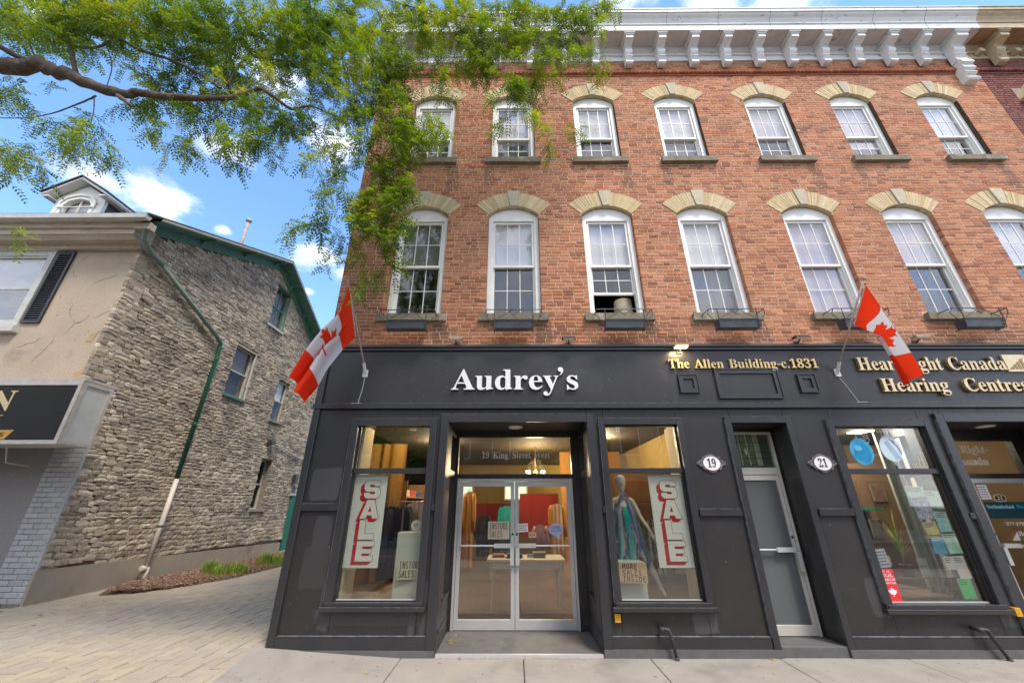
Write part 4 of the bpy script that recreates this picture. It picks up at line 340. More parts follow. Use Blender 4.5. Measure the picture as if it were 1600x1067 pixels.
M_corn = pm('cornice_paint', (.80, .79, .77), (.70, .70, .69), 3, .5, .25, 50, c3=(.30, .28, .26), s3=9, t3=.62, stretch=(.45, 1, 1.3), c4=(.10, .09, .09), s4=26, t4=.71)
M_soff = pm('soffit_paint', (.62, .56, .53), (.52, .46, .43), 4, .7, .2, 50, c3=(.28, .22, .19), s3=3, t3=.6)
M_cream = pm('cream_paint', (.56, .45, .30), (.46, .35, .22), 5, .6, .4, 60, c3=(.25, .17, .10), s3=8, t3=.62)
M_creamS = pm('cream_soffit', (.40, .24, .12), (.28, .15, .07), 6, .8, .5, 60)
M_dark = pm('charcoal_paint', (.026, .0235, .0225), (.034, .031, .030), 1.6, .34, .14, 130, c3=(.042, .041, .041), s3=2.4, t3=.60, spec=.5, w3=.12, c4=(.16, .16, .16), s4=34, t4=.685)
M_dark2 = pm('charcoal_trim_paint', (.027, .0265, .028), (.036, .035, .036), 2.2, .30, .12, 140, c3=(.075, .074, .074), s3=15, t3=.70, spec=.55, w3=.04)
M_black = pm('black_paint', (.012, .012, .013), None, rough=.5)
M_edge = pm('worn_highlight_paint', (.22, .22, .23), (.06, .062, .066), 14, .45)
M_tile = pm('grey_threshold_stone', (.095, .092, .092), (.13, .125, .12), 8, .6, .2, 60)
M_alum = pm('aluminium', (.62, .61, .60), (.56, .55, .54), 6, .35, .05, 60, metal=.35)
M_creamfr = pm('door_frame_cream', (.60, .57, .50), (.52, .49, .43), 8, .45, .1, 60)
M_glass = glass_mat('shop_glass', (.91, .91, .87), 2.0)
M_pane = glass_mat('window_glass', (.95, .95, .95), 1.35)
M_frost = glass_mat('frosted_glass', (.75, .8, .8), 1.2, .05, .90, (.125, .135, .14))
M_blind = pm('white_blind', (.90, .87, .86), (.84, .81, .81), 5, .7)
M_blindg = pm('tree_reflection_blind', (.22, .26, .20), (.17, .20, .16), 5, .7)  # green of the mirrored tree put into this blind's colour
M_room = pm('dim_room', (.10, .09, .085), None, rough=.9)
M_roomw = pm('room_wall', (.26, .23, .20), None, rough=.9)
M_iron = pm('black_iron', (.03, .03, .032), (.06, .055, .05), 20, .5, .2, 80)
M_sign = pm('letter_white', (.80, .78, .76), (.72, .70, .68), 20, .45, .1, 80)
M_gold = pm('letter_gold', (.62, .44, .17), (.70, .55, .30), 20, .35, .1, 80)
M_cream2 = pm('letter_cream', (.72, .62, .42), (.64, .52, .32), 20, .45, .1, 80)
M_sgold = pm('letter_side_gold', (.30, .20, .08), None, rough=.5)
M_sgrey = pm('letter_side_grey', (.30, .29, .28), None, rough=.5)
M_ink = pm('black_ink', (.015, .015, .015), None, rough=.6)
M_red = pm('print_red', (.62, .012, .02), None, rough=.5)
M_paper = pm('paper_white', (.86, .89, .85), (.80, .84, .80), 3, .6)
M_card = pm('cardboard', (.62, .42, .24), (.55, .36, .20), 8, .8)
M_paper2 = pm('paper_plain', (.78, .76, .72), None, rough=.7)
GX = 10.71                                        # right end of the red brick front
WX = [-1.72, -.005, 1.77, 3.57, 5.56, 7.45, 9.36]
F2 = dict(z0=4.65, zs=6.80, hw=.475); F3 = dict(z0=8.21, zs=9.97, hw=.455)
RISE, VH = .20, .33
def arch(F):
    R = (F['hw'] ** 2 + RISE ** 2) / (2 * RISE); cz = F['zs'] + RISE - R; return R, cz, math.asin(F['hw'] / R)

# ------------------------------------------------------------------ the brick shop building
B = thing('brick_shop_building', 'three storey red brick building with white bracketed cornice above charcoal shopfronts', 'building', (3.8, 0, 0))
# openings for the bricks: half width at height z for a window of floor F
def hwid(F, z):
    R, cz, th = arch(F); Re = R + VH
    if F['z0'] <= z <= F['zs']: return F['hw']
    xe, ze = Re * math.sin(th), cz + Re * math.cos(th)
    if F['zs'] < z <= ze: return F['hw'] + (z - F['zs']) / (ze - F['zs']) * (xe - F['hw'])
    if ze < z < cz + Re: return math.sqrt(Re * Re - (z - cz) ** 2)
    if F['z0'] - .135 <= z < F['z0']: return F['hw'] + .115
    return 0
PIT = .0672; rows = []
def course(xa, xb, z, ex):
    """split free intervals of one course into bricks"""
    iv = []; x = xa
    for a, b in sorted(ex):
        if a > x: iv.append((x, min(a, xb)))
        x = max(x, b)
    if x < xb: iv.append((x, xb))
    for a, b in iv:
        x = a; first = True
        while x < b - .02:
            L = random.choice((.172, .172, .168, .108)) if not first else random.uniform(.06, .2)
            first = False; e = min(x + L, b)
            if b - e < .04: e = b
            if e - x > .02: yield (x, e, z)
            x = e + .0115
bricks = []
nrow = int((11.32 - 4.085) / PIT)
for k in range(nrow):
    z = 4.085 + (k + .5) * PIT
    if 10.80 < z < 10.99: continue
    ex = []
    for cx in WX:
        for F in (F2, F3):
            hs = (hwid(F, z - .03), hwid(F, z + .03), hwid(F, z)); h = min(hs) if z > F['zs'] + .03 else max(hs)
            if h > 0: ex.append((cx - h, cx + h))
    bricks += [(a, b, z, 0) for a, b, z in course(-3.04, GX, z, ex)]
    if z > 7.9:
        ex2 = [(11.35, 12.45)] if z < 9.98 else ([(11.2, 12.6)] if z < 10.35 else [])
        bricks += [(a, b, z, 1) for a, b, z in course(GX + .012, 15.5, z, ex2)]
CAMP = Vector((0, -5.81, 1.7))
own = sorted([b for b in bricks if b[3] == 0], key=lambda b: (Vector(((b[0] + b[1]) / 2, 0, b[2])) - CAMP).length - (b[1] - b[0]) * 4)
ub = unit_box('brick', M_brick, .07)
def brick_block(mb, x0, x1, z, y0=0.0, h=.0552, yb=.10):
    f = y0 - random.uniform(.001, .006); c = .004; z0, z1 = z - h / 2 + random.uniform(-.0015, .0015), z + h / 2 + random.uniform(-.0015, .0015)
    V = [(x0, f + c, z0), (x1, f + c, z0), (x1, f + c, z1), (x0, f + c, z1), (x0 + c, f, z0 + c), (x1 - c, f + random.uniform(-.002, .002), z0 + c), (x1 - c, f, z1 - c), (x0 + c, f, z1 - c), (x0, yb, z0), (x1, yb, z0), (x1, yb, z1), (x0, yb, z1)]
    mb.add(V, [(4, 5, 6, 7), (0, 1, 5, 4), (1, 2, 6, 5), (2, 3, 7, 6), (3, 0, 4, 7), (8, 9, 1, 0), (9, 10, 2, 1), (10, 11, 3, 2), (11, 8, 0, 3)])
for x0, x1, z, _ in own[:296]:
    inst(ub, 'brick', B, ((x0 + x1) / 2, .0455 - random.uniform(.001, .006), z), None, (x1 - x0, .10, .0552))
mb = MB()
for x0, x1, z, _ in own[296:]: brick_block(mb, x0, x1, z)
mb.build('brickwork', M_brick, B, kind='stuff')
# mortar wall behind the bricks, built round the openings
mb = MB(); ya, yb = .0015, .32
def wallstrip(xa, xb, za, zb, m=mb): m.box(xa, xb, ya, yb, za, zb)
xs = [-3.035]
for cx in WX: xs += [cx - .480, cx + .480]
xs.append(GX)
for i in range(0, len(xs) - 1, 2): wallstrip(xs[i], xs[i + 1], 4.02, 12.1)
for cx in WX:
    wallstrip(cx - .480, cx + .480, 4.02, 4.62); wallstrip(cx - .480, cx + .480, F2['zs'] + RISE + .01, 8.18); wallstrip(cx - .480, cx + .480, F3['zs'] + RISE + .01, 12.1)
    for sx in (-1, 1): mb.box(cx + sx * .4655 - .0105, cx + sx * .4655 + .0105, ya, yb, 8.18, F3['zs'])
mb.box(-3.035, -2.9, .32, 12, 3.9, 12.1)
mb.build('wall', M_mortar, B)
MB().box(-3.04, GX, 12.0, 12.2, 0, 12.1).box(-3.03, GX, .1, 12.1, 12.1, 12.16).box(-3.03, -2.9, .2, 12, 0, 3.9).box(GX - .1, GX, .35, 12, 0, 12.1).build('rear_shell', M_room, B)
MB().box(-2.88, GX - .12, .33, 5.5, 4.10, 4.16).box(-2.88, GX - .12, .33, 5.5, 7.55, 7.6).box(-2.88, GX - .12, .33, 5.5, 11.2, 11.25).box(-2.88, GX - .12, 5.5, 5.6, 4.1, 11.25).build('upper_floor', M_roomw, B)
mb = MB()
for k in range(6): mb.box(-1.72 + .86 + k * 1.83, -1.72 + .9 + k * 1.83, .33, 5.5, 4.16, 11.2)
mb.build('room_partition', M_roomw, B)
# arches, voussoirs as pieces sharing their meshes
for F in (F2, F3):
    R, cz, th = arch(F); kth = .105; n = 11; ms = []
    for i in range(n):
        for sgn in (-1, 1):
            a0 = kth + (th - kth) * i / n + .004; a1 = kth + (th - kth) * (i + 1) / n - .004
            V = []
            for y in (-.012, .25):
                for a, r in ((a0, R), (a1, R), (a1, R + VH), (a0, R + VH)): V.append((sgn * r * math.sin(a), y, r * math.cos(a)))
            fs = [(0, 1, 2, 3), (4, 7, 6, 5), (0, 4, 5, 1), (1, 5, 6, 2), (2, 6, 7, 3), (3, 7, 4, 0)]
            me = bpy.data.meshes.new('voussoir'); me.from_pydata(V, [], fs if sgn > 0 else [f[::-1] for f in fs]); me.materials.append(M_buff); ms.append(me)
    V = []
    for y in (-.035, .25):
        for sx, a, r in ((-1, kth - .012, R - .004), (1, kth - .012, R - .004), (1, kth + .012, R + VH + .035), (-1, kth + .012, R + VH + .035)): V.append((sx * r * math.sin(a), y, r * math.cos(a)))
    kme = bpy.data.meshes.new('keystone'); kme.from_pydata(V, [], [(0, 1, 2, 3), (4, 7, 6, 5), (0, 4, 5, 1), (1, 5, 6, 2), (2, 6, 7, 3), (3, 7, 4, 0)]); kme.materials.append(M_key)
    F['vous'] = ms; F['key'] = kme
# windows
ubp = bpy.data.meshes.new('pane'); h = .5
ubp.from_pydata([(-h, 0, -h), (h, 0, -h), (h, 0, h), (-h, 0, h), (-h, 1, -h), (h, 1, -h), (h, 1, h), (-h, 1, h)], [], [(0, 1, 2, 3), (4, 7, 6, 5), (0, 4, 5, 1), (1, 5, 6, 2), (2, 6, 7, 3), (3, 7, 4, 0)]); ubp.materials.append(M_pane)
def window(cx, F, cover=.5, gap=0.0, bl=M_blind, lower=None):
    z0, zs, hw = F['z0'], F['zs'], F['hw']; R, cz, th = arch(F); zh = zs - .10; x0, x1 = cx - hw, cx + hw
    ar = part('arch', B, (cx, 0, cz))
    for me in F['vous']: inst(me, 'voussoir', ar, (cx, random.uniform(-.003, .003), cz))
    inst(F['key'], 'keystone', ar, (cx, 0, cz))
    if 'back' not in F:
        Ro = R + VH - .006; Ri = R + .004; q = MB().prism([(Ro * math.sin(t), Ro * math.cos(t)) for t in [-th + 2 * th * i / 20 for i in range(21)]] + [(Ri * math.sin(t), Ri * math.cos(t)) for t in [th - 2 * th * i / 20 for i in range(21)]], -.006, .24)
        F['back'] = bpy.data.meshes.new('arch_mortar'); F['back'].from_pydata(q.v, [], q.f); F['back'].materials.append(M_amort)
    inst(F['back'], 'arch_mortar', ar, (cx, 0, cz))
    W = part('window', B, (cx, .06, z0)); jw = .085; yf = .075
    Rf = R - .012; tf = math.asin((hw - .004) / Rf)
    head = [(cx - hw + .004, zh), (cx + hw - .004, zh)] + [(cx + Rf * math.sin(a), cz + Rf * math.cos(a)) for a in [tf - 2 * tf * i / 14 for i in range(15)]]
    fb = MB().prism(head, yf, .2).box(x0 + .004, x0 + jw, yf, .2, z0, zh).box(x1 - jw, x1 - .004, yf, .2, z0, zh).box(x0 + jw, x1 - jw, yf, .2, z0, z0 + .035)
    fb.ring(x0 + jw, x1 - jw, z0 + .035, zh, .018, yf + .035, .2)
    fb.build('frame', M_white, W)
    a, b = x0 + jw + .018, x1 - jw - .018; zb, zt = z0 + .053, zh - .018; zm = zb + (zt - zb) * (.50 if F is F2 else .42)
    def sash(za, zb_, y, clip=False):
        r = .028; MB().ring(a, b, za, zb_, r, y, y + .04, wb=.045, wt=.035).build('sash', M_white, W)
        gx = [(a + r) + (b - a - 2 * r) * k / 3 for k in range(4)]; gz = [(za + .045) + (zb_ - za - .08) * k / 2 for k in range(3)]; t = .007
        mu = MB()
        for q in gx[1:3]: mu.box(q - t, q + t, y + .012, y + .026, gz[0], gz[2])
        for i in range(3): mu.box(gx[i] + t, gx[i + 1] - t, y + .013, y + .025, gz[1] - t, gz[1] + t)
        mu.build('muntins', M_white, W)
        for i in range(3):
            for k in range(2):
                inst(ubp, 'pane', W, ((gx[i] + gx[i + 1]) / 2, y + .018, (gz[k] + gz[k + 1]) / 2), (random.uniform(-.006, .006), 0, random.uniform(-.006, .006)), (gx[i + 1] - gx[i] - 2 * t, .003, gz[k + 1] - gz[k] - 2 * t))
    sash(zm - .02, zt, .105)
    if gap > .3:                                # lower sash pushed up behind the upper one
        sash(zb + gap, zm + .02 + gap * .0 + .0, .15)
    else: sash(zb + gap, zm + .025 + gap * 0, .15)
    s = MB().box(x0 - .105, x1 + .105, -.085, .11, z0 - .13, z0 - .004, j=.004).build('sill', M_sill, W)
    if bl:
        zc = zt - (zt - zb) * cover; mbb = MB(); n = int((zt - zc) / .042)
        for k in range(n):
            zz = zt - .02 - k * .042; mbb.add([(a, .20, zz), (b, .20, zz), (b, .204, zz - .039), (a, .204, zz - .039)], [(0, 1, 2, 3)])
        mbb.box(a, b, .195, .225, zc - .02, zc)
        mbb.build('blind', bl, W)
    if lower: MB().box(a + .01, b - .01, .30, .31, zb, zm).build('curtain', lower, W)
M_lilac = pm('lilac_sky_blind', (.74, .65, .69), (.68, .60, .65), 3, .7)  # lavender sky reflection put into the blind colour
M_greyc = pm('grey_net_curtain', (.30, .30, .31), (.22, .22, .24), 9, .8, stretch=(5, 1, .5))
M_darkc = pm('dark_curtain', (.05, .05, .055), (.09, .09, .10), 9, .8, stretch=(5, 1, .5))
cfg2 = [dict(cover=.48, bl=M_blindg), dict(cover=.49), dict(cover=.49, gap=.42), dict(cover=.49, lower=M_greyc), dict(cover=.99, bl=M_lilac), dict(cover=.5, bl=M_lilac, lower=M_darkc), dict(cover=.5)]
cfg3 = [dict(cover=.63, lower=M_greyc), dict(cover=.6, gap=.05, lower=M_greyc), dict(cover=.5, gap=.07, lower=M_darkc), dict(cover=.6, lower=M_greyc), dict(cover=.6, bl=M_lilac, lower=M_darkc), dict(cover=.72, bl=M_lilac, gap=.06), dict(cover=.6, gap=.06, lower=M_darkc)]
for cx, c2, c3 in zip(WX, cfg2, cfg3): window(cx, F2, **c2); window(cx, F3, **c3)
# rope moulding, frieze, brackets, cornice
def rope(xa, xb, mat, par):
    mb = MB(); p = .088; n = int((xb - xa) / p)
    for i in range(n):
        x = xa + i * p; zt, zb = 10.975, 10.845; s = .05
        V = [(x + s, .02, zb), (x + s + p - .01, .02, zb), (x + p - .01, .02, zt), (x, .02, zt), (x + s * .7, -.05, zb + .02), (x + s * .7 + p - .022, -.075, zb + .025), (x + p - .022, -.075, zt - .025), (x + .008, -.05, zt - .02)]
        mb.add(V, [(4, 5, 6, 7), (0, 1, 5, 4), (1, 2, 6, 5), (2, 3, 7, 6), (3, 0, 4, 7)])
    mb.box(xa, xb, -.018, .02, 10.805, 10.838); mb.box(xa, xb, -.025, .02, 10.982, 11.0)
    mb.build('rope_moulding', mat, par, kind='stuff')
M_terra = ramp_mat('terracotta', [(.42, .15, .08), (.36, .12, .065), (.48, .19, .10), (.30, .10, .06)], grain=.3, bump=.5)
rope(-3.04, GX, M_terra, B)
def cornice(xa, xb, par, m, ms, endl, endr):
    MB().box(xa, xb, -.045, .01, 11.30, 11.37).box(xa, xb, -.03, .01, 11.372, 11.48).box(xa, xb, -.065, .01, 11.482, 11.515).box(xa, xb, -.04, .01, 11.517, 11.62).prism([(-.045, 11.622), (-.10, 11.72), (.01, 11.72), (.01, 11.622)], xa, xb, 'X').build('frieze', m, par)
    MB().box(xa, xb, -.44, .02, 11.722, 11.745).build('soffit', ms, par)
    prof = [(-.44, 11.722), (-.455, 11.722), (-.455, 11.90), (-.475, 11.905), (-.475, 11.935), (-.455, 11.945), (-.47, 11.99), (-.51, 12.06), (-.56, 12.11), (-.575, 12.15), (-.60, 12.152), (-.60, 12.235), (-.615, 12.24), (-.615, 12.262), (.1, 12.40), (.1, 11.747), (-.44, 11.747)]
    MB().prism(prof, xa, xb, 'X').build('crown_moulding', m, par)
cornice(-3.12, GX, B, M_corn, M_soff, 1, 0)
for x in np.arange(-2.4, 10.7, 1.19):
    MB().prism([(-.4565, 11.715), (-.4565, 11.90), (-.4765, 11.905), (-.4765, 11.935), (-.457, 11.945), (-.472, 11.99), (-.512, 12.06), (-.562, 12.11), (-.577, 12.15), (-.602, 12.152), (-.602, 12.235), (-.60, 12.24), (-.4, 12.24), (-.4, 11.715)], x, x + .006, 'X').build('cornice_joint', M_iron, B)
MB().box(-3.0, 10.2, -.52, -.40, 12.30, 12.41).build('gutter_board', M_corn, B)
def bracket_mesh(mat, w=.165):
    P = [(0, 11.03), (-.10, 11.035), (-.135, 11.06), (-.125, 11.12), (-.10, 11.17), (-.135, 11.215), (-.15, 11.235), (-.15, 11.26), (-.125, 11.265)]
    for i in range(7):
        a = i / 6; P.append((-.125 - .055 * math.sin(math.pi * a * .9) - .02 * a, 11.27 + .20 * a))
    P += [(-.19, 11.50), (-.25, 11.52), (-.30, 11.545), (-.345, 11.56), (-.355, 11.57), (-.355, 11.655), (0, 11.655)]
    mb = MB().prism(P, -w / 2, w / 2, 'X'); mb.box(-w / 2 - .025, w / 2 + .025, -.375, 0, 11.657, 11.685); mb.box(-w / 2 - .045, w / 2 + .045, -.395, 0, 11.687, 11.7205)
    mb.box(-w / 2 + .02, w / 2 - .02, -.16, -.1, 11.238, 11.255)
    me = bpy.data.meshes.new('bracket'); me.from_pydata(mb.v, [], mb.f); me.materials.append(mat); return me
bm = bracket_mesh(M_corn)
for k in range(18): inst(bm, 'bracket', B, (9.49 - k * .758 + .01, -.0455, 0))
eb = part('end_bracket', B, (10.28, 0, 11))
inst(bracket_mesh(M_corn, .26), 'scroll', eb, (10.28, -.047, .0))
MB().prism([(0, 10.42), (-.13, 10.44), (-.16, 10.48), (-.10, 10.60), (-.17, 10.66), (-.13, 10.74), (-.19, 10.78), (-.16, 10.90), (-.22, 10.93), (-.20, 11.028), (0, 11.028)], 10.17, 10.44, 'X').build('console_drop', M_corn, eb)

# ------------------------------------------------------------------ neighbour on the right
NB = thing('maroon_brick_building', 'dark maroon brick building with a cream bracketed cornice at the right edge', 'building', (13, 0, 0))
mb = MB()
for x0, x1, z, t in bricks:
    if t: brick_block(mb, x0, x1, z)
mb.build('brickwork', M_brick2, NB, kind='stuff')
M_mort2 = pm('grey_mortar', (.42, .34, .29), (.30, .22, .18), 5, .95)
MB().box(GX + .005, 11.4, .006, .3, 0, 12.1).box(12.4, 16, .006, .3, 0, 12.1).box(11.4, 12.4, .006, .3, 0, 8).box(11.4, 12.4, .006, .3, 10.3, 12.1).build('wall', M_mort2, NB)
MB().box(GX + .005, 16, .4, 12, 0, 12.1).build('rear_shell', M_room, NB)
rope(GX + .02, 15.8, ramp_mat('dark_terracotta', [(.18, .07, .06), (.26, .10, .08), (.14, .05, .05)], grain=.3), NB)
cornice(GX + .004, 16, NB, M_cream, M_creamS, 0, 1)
bm2 = bracket_mesh(M_cream, .2)
for k in range(4): inst(bm2, 'bracket', NB, (11.24 + k * 1.5, -.0455, 0))
mb = MB()
for q in (10.86, 11.7, 11.94, 12.18): MB().box(q, q + .12, -.16, -.042, 11.39, 11.50).build('dentil', M_cream, NB)
Wn = part('window', NB, (11.9, 0, 9))
hood = [(11.18, 9.92), (11.30, 10.05), (11.42, 10.30), (12.5, 10.38), (12.5, 10.30), (11.46, 10.22), (11.36, 9.98), (11.24, 9.86)]
MB().prism([(11.2, 9.86), (11.5, 10.32), (12.6, 10.32), (12.6, 10.12), (11.6, 10.12), (11.36, 9.78)], -.10, .05).prism([(11.16, 9.90), (11.48, 10.38), (12.6, 10.38), (12.6, 10.325), (11.5, 10.325), (11.2, 9.865)], -.15, .05).build('hood_moulding', M_cream, Wn)
MB().ring(11.4, 12.4, 8.0, 10.1, .09, .05, .2).build('frame', M_cream, Wn)
MB().box(11.49, 12.31, .12, .125, 8.1, 10.0).build('pane', M_pane, Wn)
MB().box(11.3, 12.5, -.08, .1, 7.88, 7.99).build('sill', M_sill, Wn)
# ------------------------------------------------------------------ ground
def zg(x):
    if x > -1.38: return 0.0
    if x > -3.06: return .10 * (-1.38 - x) / 1.68
    t = max(0.0, 1 - (-3.06 - x) / 2.6); return .10 * t * t * (3 - 2 * t)
M_conc = pm('sidewalk_concrete', (.35, .305, .25), (.295, .26, .215), 2.2, .9, .5, 160, c3=(.235, .205, .175), s3=1.3, t3=.53, detail=8, w3=.16, c4=(.13, .115, .10), s4=13, t4=.68)
M_dirt = pm('bedding_sand', (.09, .075, .06), (.05, .042, .035), 6, 1, .5, 60)
M_asph = pm('asphalt', (.055, .055, .056), (.07, .07, .07), 3, .9, .8, 200)
G = MB().add([(-600, -600, -.22), (600, -600, -.22), (600, 600, -.22), (-600, 600, -.22)], [(0, 1, 2, 3)]).build('ground', M_dirt); G['kind'] = 'structure'
rd = MB().box(-80, 80, -15.5, -6.9, -.21, -.14).build('road', M_asph); rd['kind'] = 'structure'
ym = MB()
for k in range(-12, 13): ym.box(k * 6 - 1.5, k * 6 + 1.5, -11.26, -11.14, -.139, -.135)
ym.build('centre_line', pm('road_yellow', (.5, .36, .05), None), rd)
SW = part('sidewalk', None, (0, -3, 0)); SW['kind'] = 'structure'
JX = [-3.06, -1.38, .10, 1.63, 3.18, 4.71, 6.24, 7.77, 9.3, 10.8, 12.4, 14, 15.6]
JY = [.03, -1.55, -3.1, -4.65, -6.72]
for i in range(len(JX) - 1):
    for j in range(len(JY) - 1):
        xa, xb, ya_, yb_ = JX[i] + .005, JX[i + 1] - .005, JY[j + 1] + .005, JY[j] - .005
        la = xa if i else -3.26; lb = xa if i else -3.26 + (.35 - JY[j + 1]) * .19
        la = xa if i else -3.24 + (.35 - JY[j]) * .196
        za, zb2 = zg(JX[i]), zg(JX[i + 1])
        V = [(lb, ya_, za), (xb, ya_, zb2), (xb, yb_, zb2), (la, yb_, za)]
        e = .008
        top = [(lb + e, ya_ + e, za), (xb - e, ya_ + e, zb2), (xb - e, yb_ - e, zb2), (la + e, yb_ - e, za)]
        mid = [(p[0], p[1], p[2] - .006) for p in V]; bot = [(p[0], p[1], -.12) for p in V]
        MB().add(top + mid + bot, [(0, 1, 2, 3)] + [(4 + a, 4 + (a + 1) % 4, (a + 1) % 4, a) for a in range(4)] + [(8 + a, 8 + (a + 1) % 4, 4 + (a + 1) % 4, 4 + a) for a in range(4)]).build('slab', M_conc, SW)
MB().box(-80, 80, -6.9, -6.73, -.21, .0).build('kerb', M_conc, SW)
MB().box(-3.0, 16, -6.72, .02, -.2, -.03).build('bedding', M_dirt, SW)
MB().box(-80, -14.2, -6.72, 30, -.2, -.01).box(15.61, 80, -6.72, .0, -.2, -.01).build('far_pavement', M_conc, SW)
fs_ = MB().box(-80, 80, -19.5, -15.5, -.2, .0).build('opposite_pavement', M_conc); fs_['kind'] = 'structure'
ckm = MB()
for x, y, a0, n in ((-.2, -.5, -.3, 12), (2.6, -.35, .2, 14), (5.3, -.5, -.1, 12), (-2.1, -.3, -.6, 9)):
    a = a0; pt = (x, y); pts = [pt]
    for k in range(n): a = a0 + random.uniform(-.6, .6); pt = (pt[0] + .05 * math.cos(a), pt[1] + .05 * math.sin(a)); pts.append(pt)
    for u, v in zip(pts, pts[1:]): ckm.add([(u[0], u[1] - .0012, zg(u[0]) + .001), (v[0], v[1] - .0012, zg(v[0]) + .001), (v[0], v[1] + .0012, zg(v[0]) + .001), (u[0], u[1] + .0012, zg(u[0]) + .001)], [(0, 1, 2, 3)])
ckm.build('hairline_crack', M_dirt, SW, kind='stuff')
# herringbone pavers of the alley
M_paver = ramp_mat('concrete_paver', [(.42, .335, .23), (.38, .31, .225), (.43, .35, .23), (.36, .295, .225), (.40, .31, .21)], zone=[((.27, .25, .22), .35, .50, .66, .5), ((.44, .35, .22), .8, .60, .74, .4)], grain=.15, gscale=30, bump=.4, bscale=150)
PV = part('paved_alley', None, (-6, 3, 0)); PV['kind'] = 'structure'
pv = []; Wd = .172
for a in range(-80, 100):
    for b in range(-70, 70):
        ox, oy = (a + 2 * b) * Wd, (a - 2 * b) * Wd
        for (x0, x1, y0, y1) in ((ox, ox + 2 * Wd, oy, oy + Wd), (ox, ox + Wd, oy + Wd, oy + 3 * Wd)):
            x0, x1, y0, y1 = x0 - 6, x1 - 6, y0, y1
            cx, cy = (x0 + x1) / 2, (y0 + y1) / 2
            if cy > 13.5 or cy < -3.2 or cx < -14 or cx > (-2.7 if cy < .0 else -2.95): continue
            if cx < -9.1 and cy > 2.4: continue
            # in view?
            pv.append((x0, x1, y0, y1))
def seen(cx, cy):
    d = Vector((cx, cy + 5.81, -1.7)); dep = d.y * .9204 - d.z * -.3909 * -1
    dep = .9204 * d.y + .3909 * d.z
    if dep <= .1: return False
    u = 601 * d.x / dep; v = 601 * (.3909 * d.y * -1 + .9204 * d.z) / dep
    return abs(u) < 815 and v > -545
pv = [p for p in pv if seen((p[0] + p[1]) / 2, (p[2] + p[3]) / 2) or random.random() < .0 or (p[3] < 2 and p[0] > -10)]
pv.sort(key=lambda p: (not seen((p[0] + p[1]) / 2, (p[2] + p[3]) / 2), ((p[0] + p[1]) / 2) ** 2 + ((p[2] + p[3]) / 2 + 5.81) ** 2))
ubv = bpy.data.meshes.new('paver'); h = .5; c = .48
ubv.from_pydata([(-h, -h, -1), (h, -h, -1), (h, h, -1), (-h, h, -1), (-h, -h, -.12), (h, -h, -.12), (h, h, -.12), (-h, h, -.12), (-c, -c, 0), (c, -c, 0), (c, c, 0), (-c, c, 0)], [],
    [(8, 9, 10, 11)] + [(i, (i + 1) % 4, 4 + (i + 1) % 4, 4 + i) for i in range(4)] + [(4 + i, 4 + (i + 1) % 4, 8 + (i + 1) % 4, 8 + i) for i in range(4)]); ubv.materials.append(M_paver)
def ptop(cx): return zg(cx) - .004 + random.uniform(-.003, .003)
for x0, x1, y0, y1 in pv[:297]:
    cx = (x0 + x1) / 2
    inst(ubv, 'paver', PV, (cx, (y0 + y1) / 2, ptop(cx)), (random.uniform(-.008, .008), -math.atan((zg(cx + .1) - zg(cx - .1)) / .2) + random.uniform(-.008, .008), 0), (x1 - x0 - .015, y1 - y0 - .015, .06))
mb = MB()
for x0, x1, y0, y1 in pv[297:]:
    g = .0075; t = random.uniform(-.003, .003) - .004; V = []
    for dz, e in ((-.06, g), (-.006, g), (0, g + .008)):
        for x, y in ((x0 + e, y0 + e), (x1 - e, y0 + e), (x1 - e, y1 - e), (x0 + e, y1 - e)): V.append((x, y, zg(x) + t + dz + random.uniform(-.0015, .0015)))
    mb.add(V, [(8, 9, 10, 11)] + [(i, (i + 1) % 4, 4 + (i + 1) % 4, 4 + i) for i in range(4)] + [(4 + i, 4 + (i + 1) % 4, 8 + (i + 1) % 4, 8 + i) for i in range(4)])
mb.build('paving', M_paver, PV, kind='stuff')
mb = MB(); xs_ = [-20, -9.2, -5.8, -5, -4.4, -3.8, -3.3, -3.0]
for a, b in zip(xs_, xs_[1:]): mb.add([(a, -6.7, zg(a) - .02), (b, -6.7, zg(b) - .02), (b, 16, zg(b) - .02), (a, 16, zg(a) - .02)], [(0, 1, 2, 3)])
mb.build('joint_sand', M_dirt, PV)

# ------------------------------------------------------------------ charcoal shopfronts
YT = -.035
blobs(M_dark, [(-2.68, 1.98, .22, .22, .55), (-2.62, 1.35, .12, .22, .35), (-2.62, .95, .2, .25, .25), (-1.8, .40, .75, .09, .45), (-2.42, .55, .07, .3, .5), (-1.13, .5, .07, .3, .4), (2.38, .34, .16, .11, .7), (4.62, .62, .12, .22, .5), (6.22, .42, .16, .12, .5), (6.2, .62, .1, .3, .4), (-1.3, .32, .04, .12, .6), (5.6, 3.02, .5, .05, .4), (.9, 3.5, .5, .2, .12), (-2.0, .08, 1.0, .09, .5), (2.1, .10, 1.1, .09, .5), (5.2, .10, 1.1, .09, .5)], (.085, .083, .085))
def P_(name, *boxes, mat=None, par=None):
    mb = MB()
    for b in boxes: mb.box(*b)
    return mb.build(name, mat or M_dark, par or B, bevel=.004)
P_('fascia', (-3.045, GX, .0, .3, 3.12, 4.0)); P_('cap_moulding', (-3.10, GX, -.07, .3, 4.045, 4.083), (-3.07, GX, -.04, .3, 4.002, 4.043), mat=M_dark2)
P_('fascia_rail', (-3.07, GX, -.055, .3, 3.05, 3.118), mat=M_dark2); P_('lead_flashing', (-3.06, GX, -.045, .012, 4.084, 4.10), mat=M_sill)
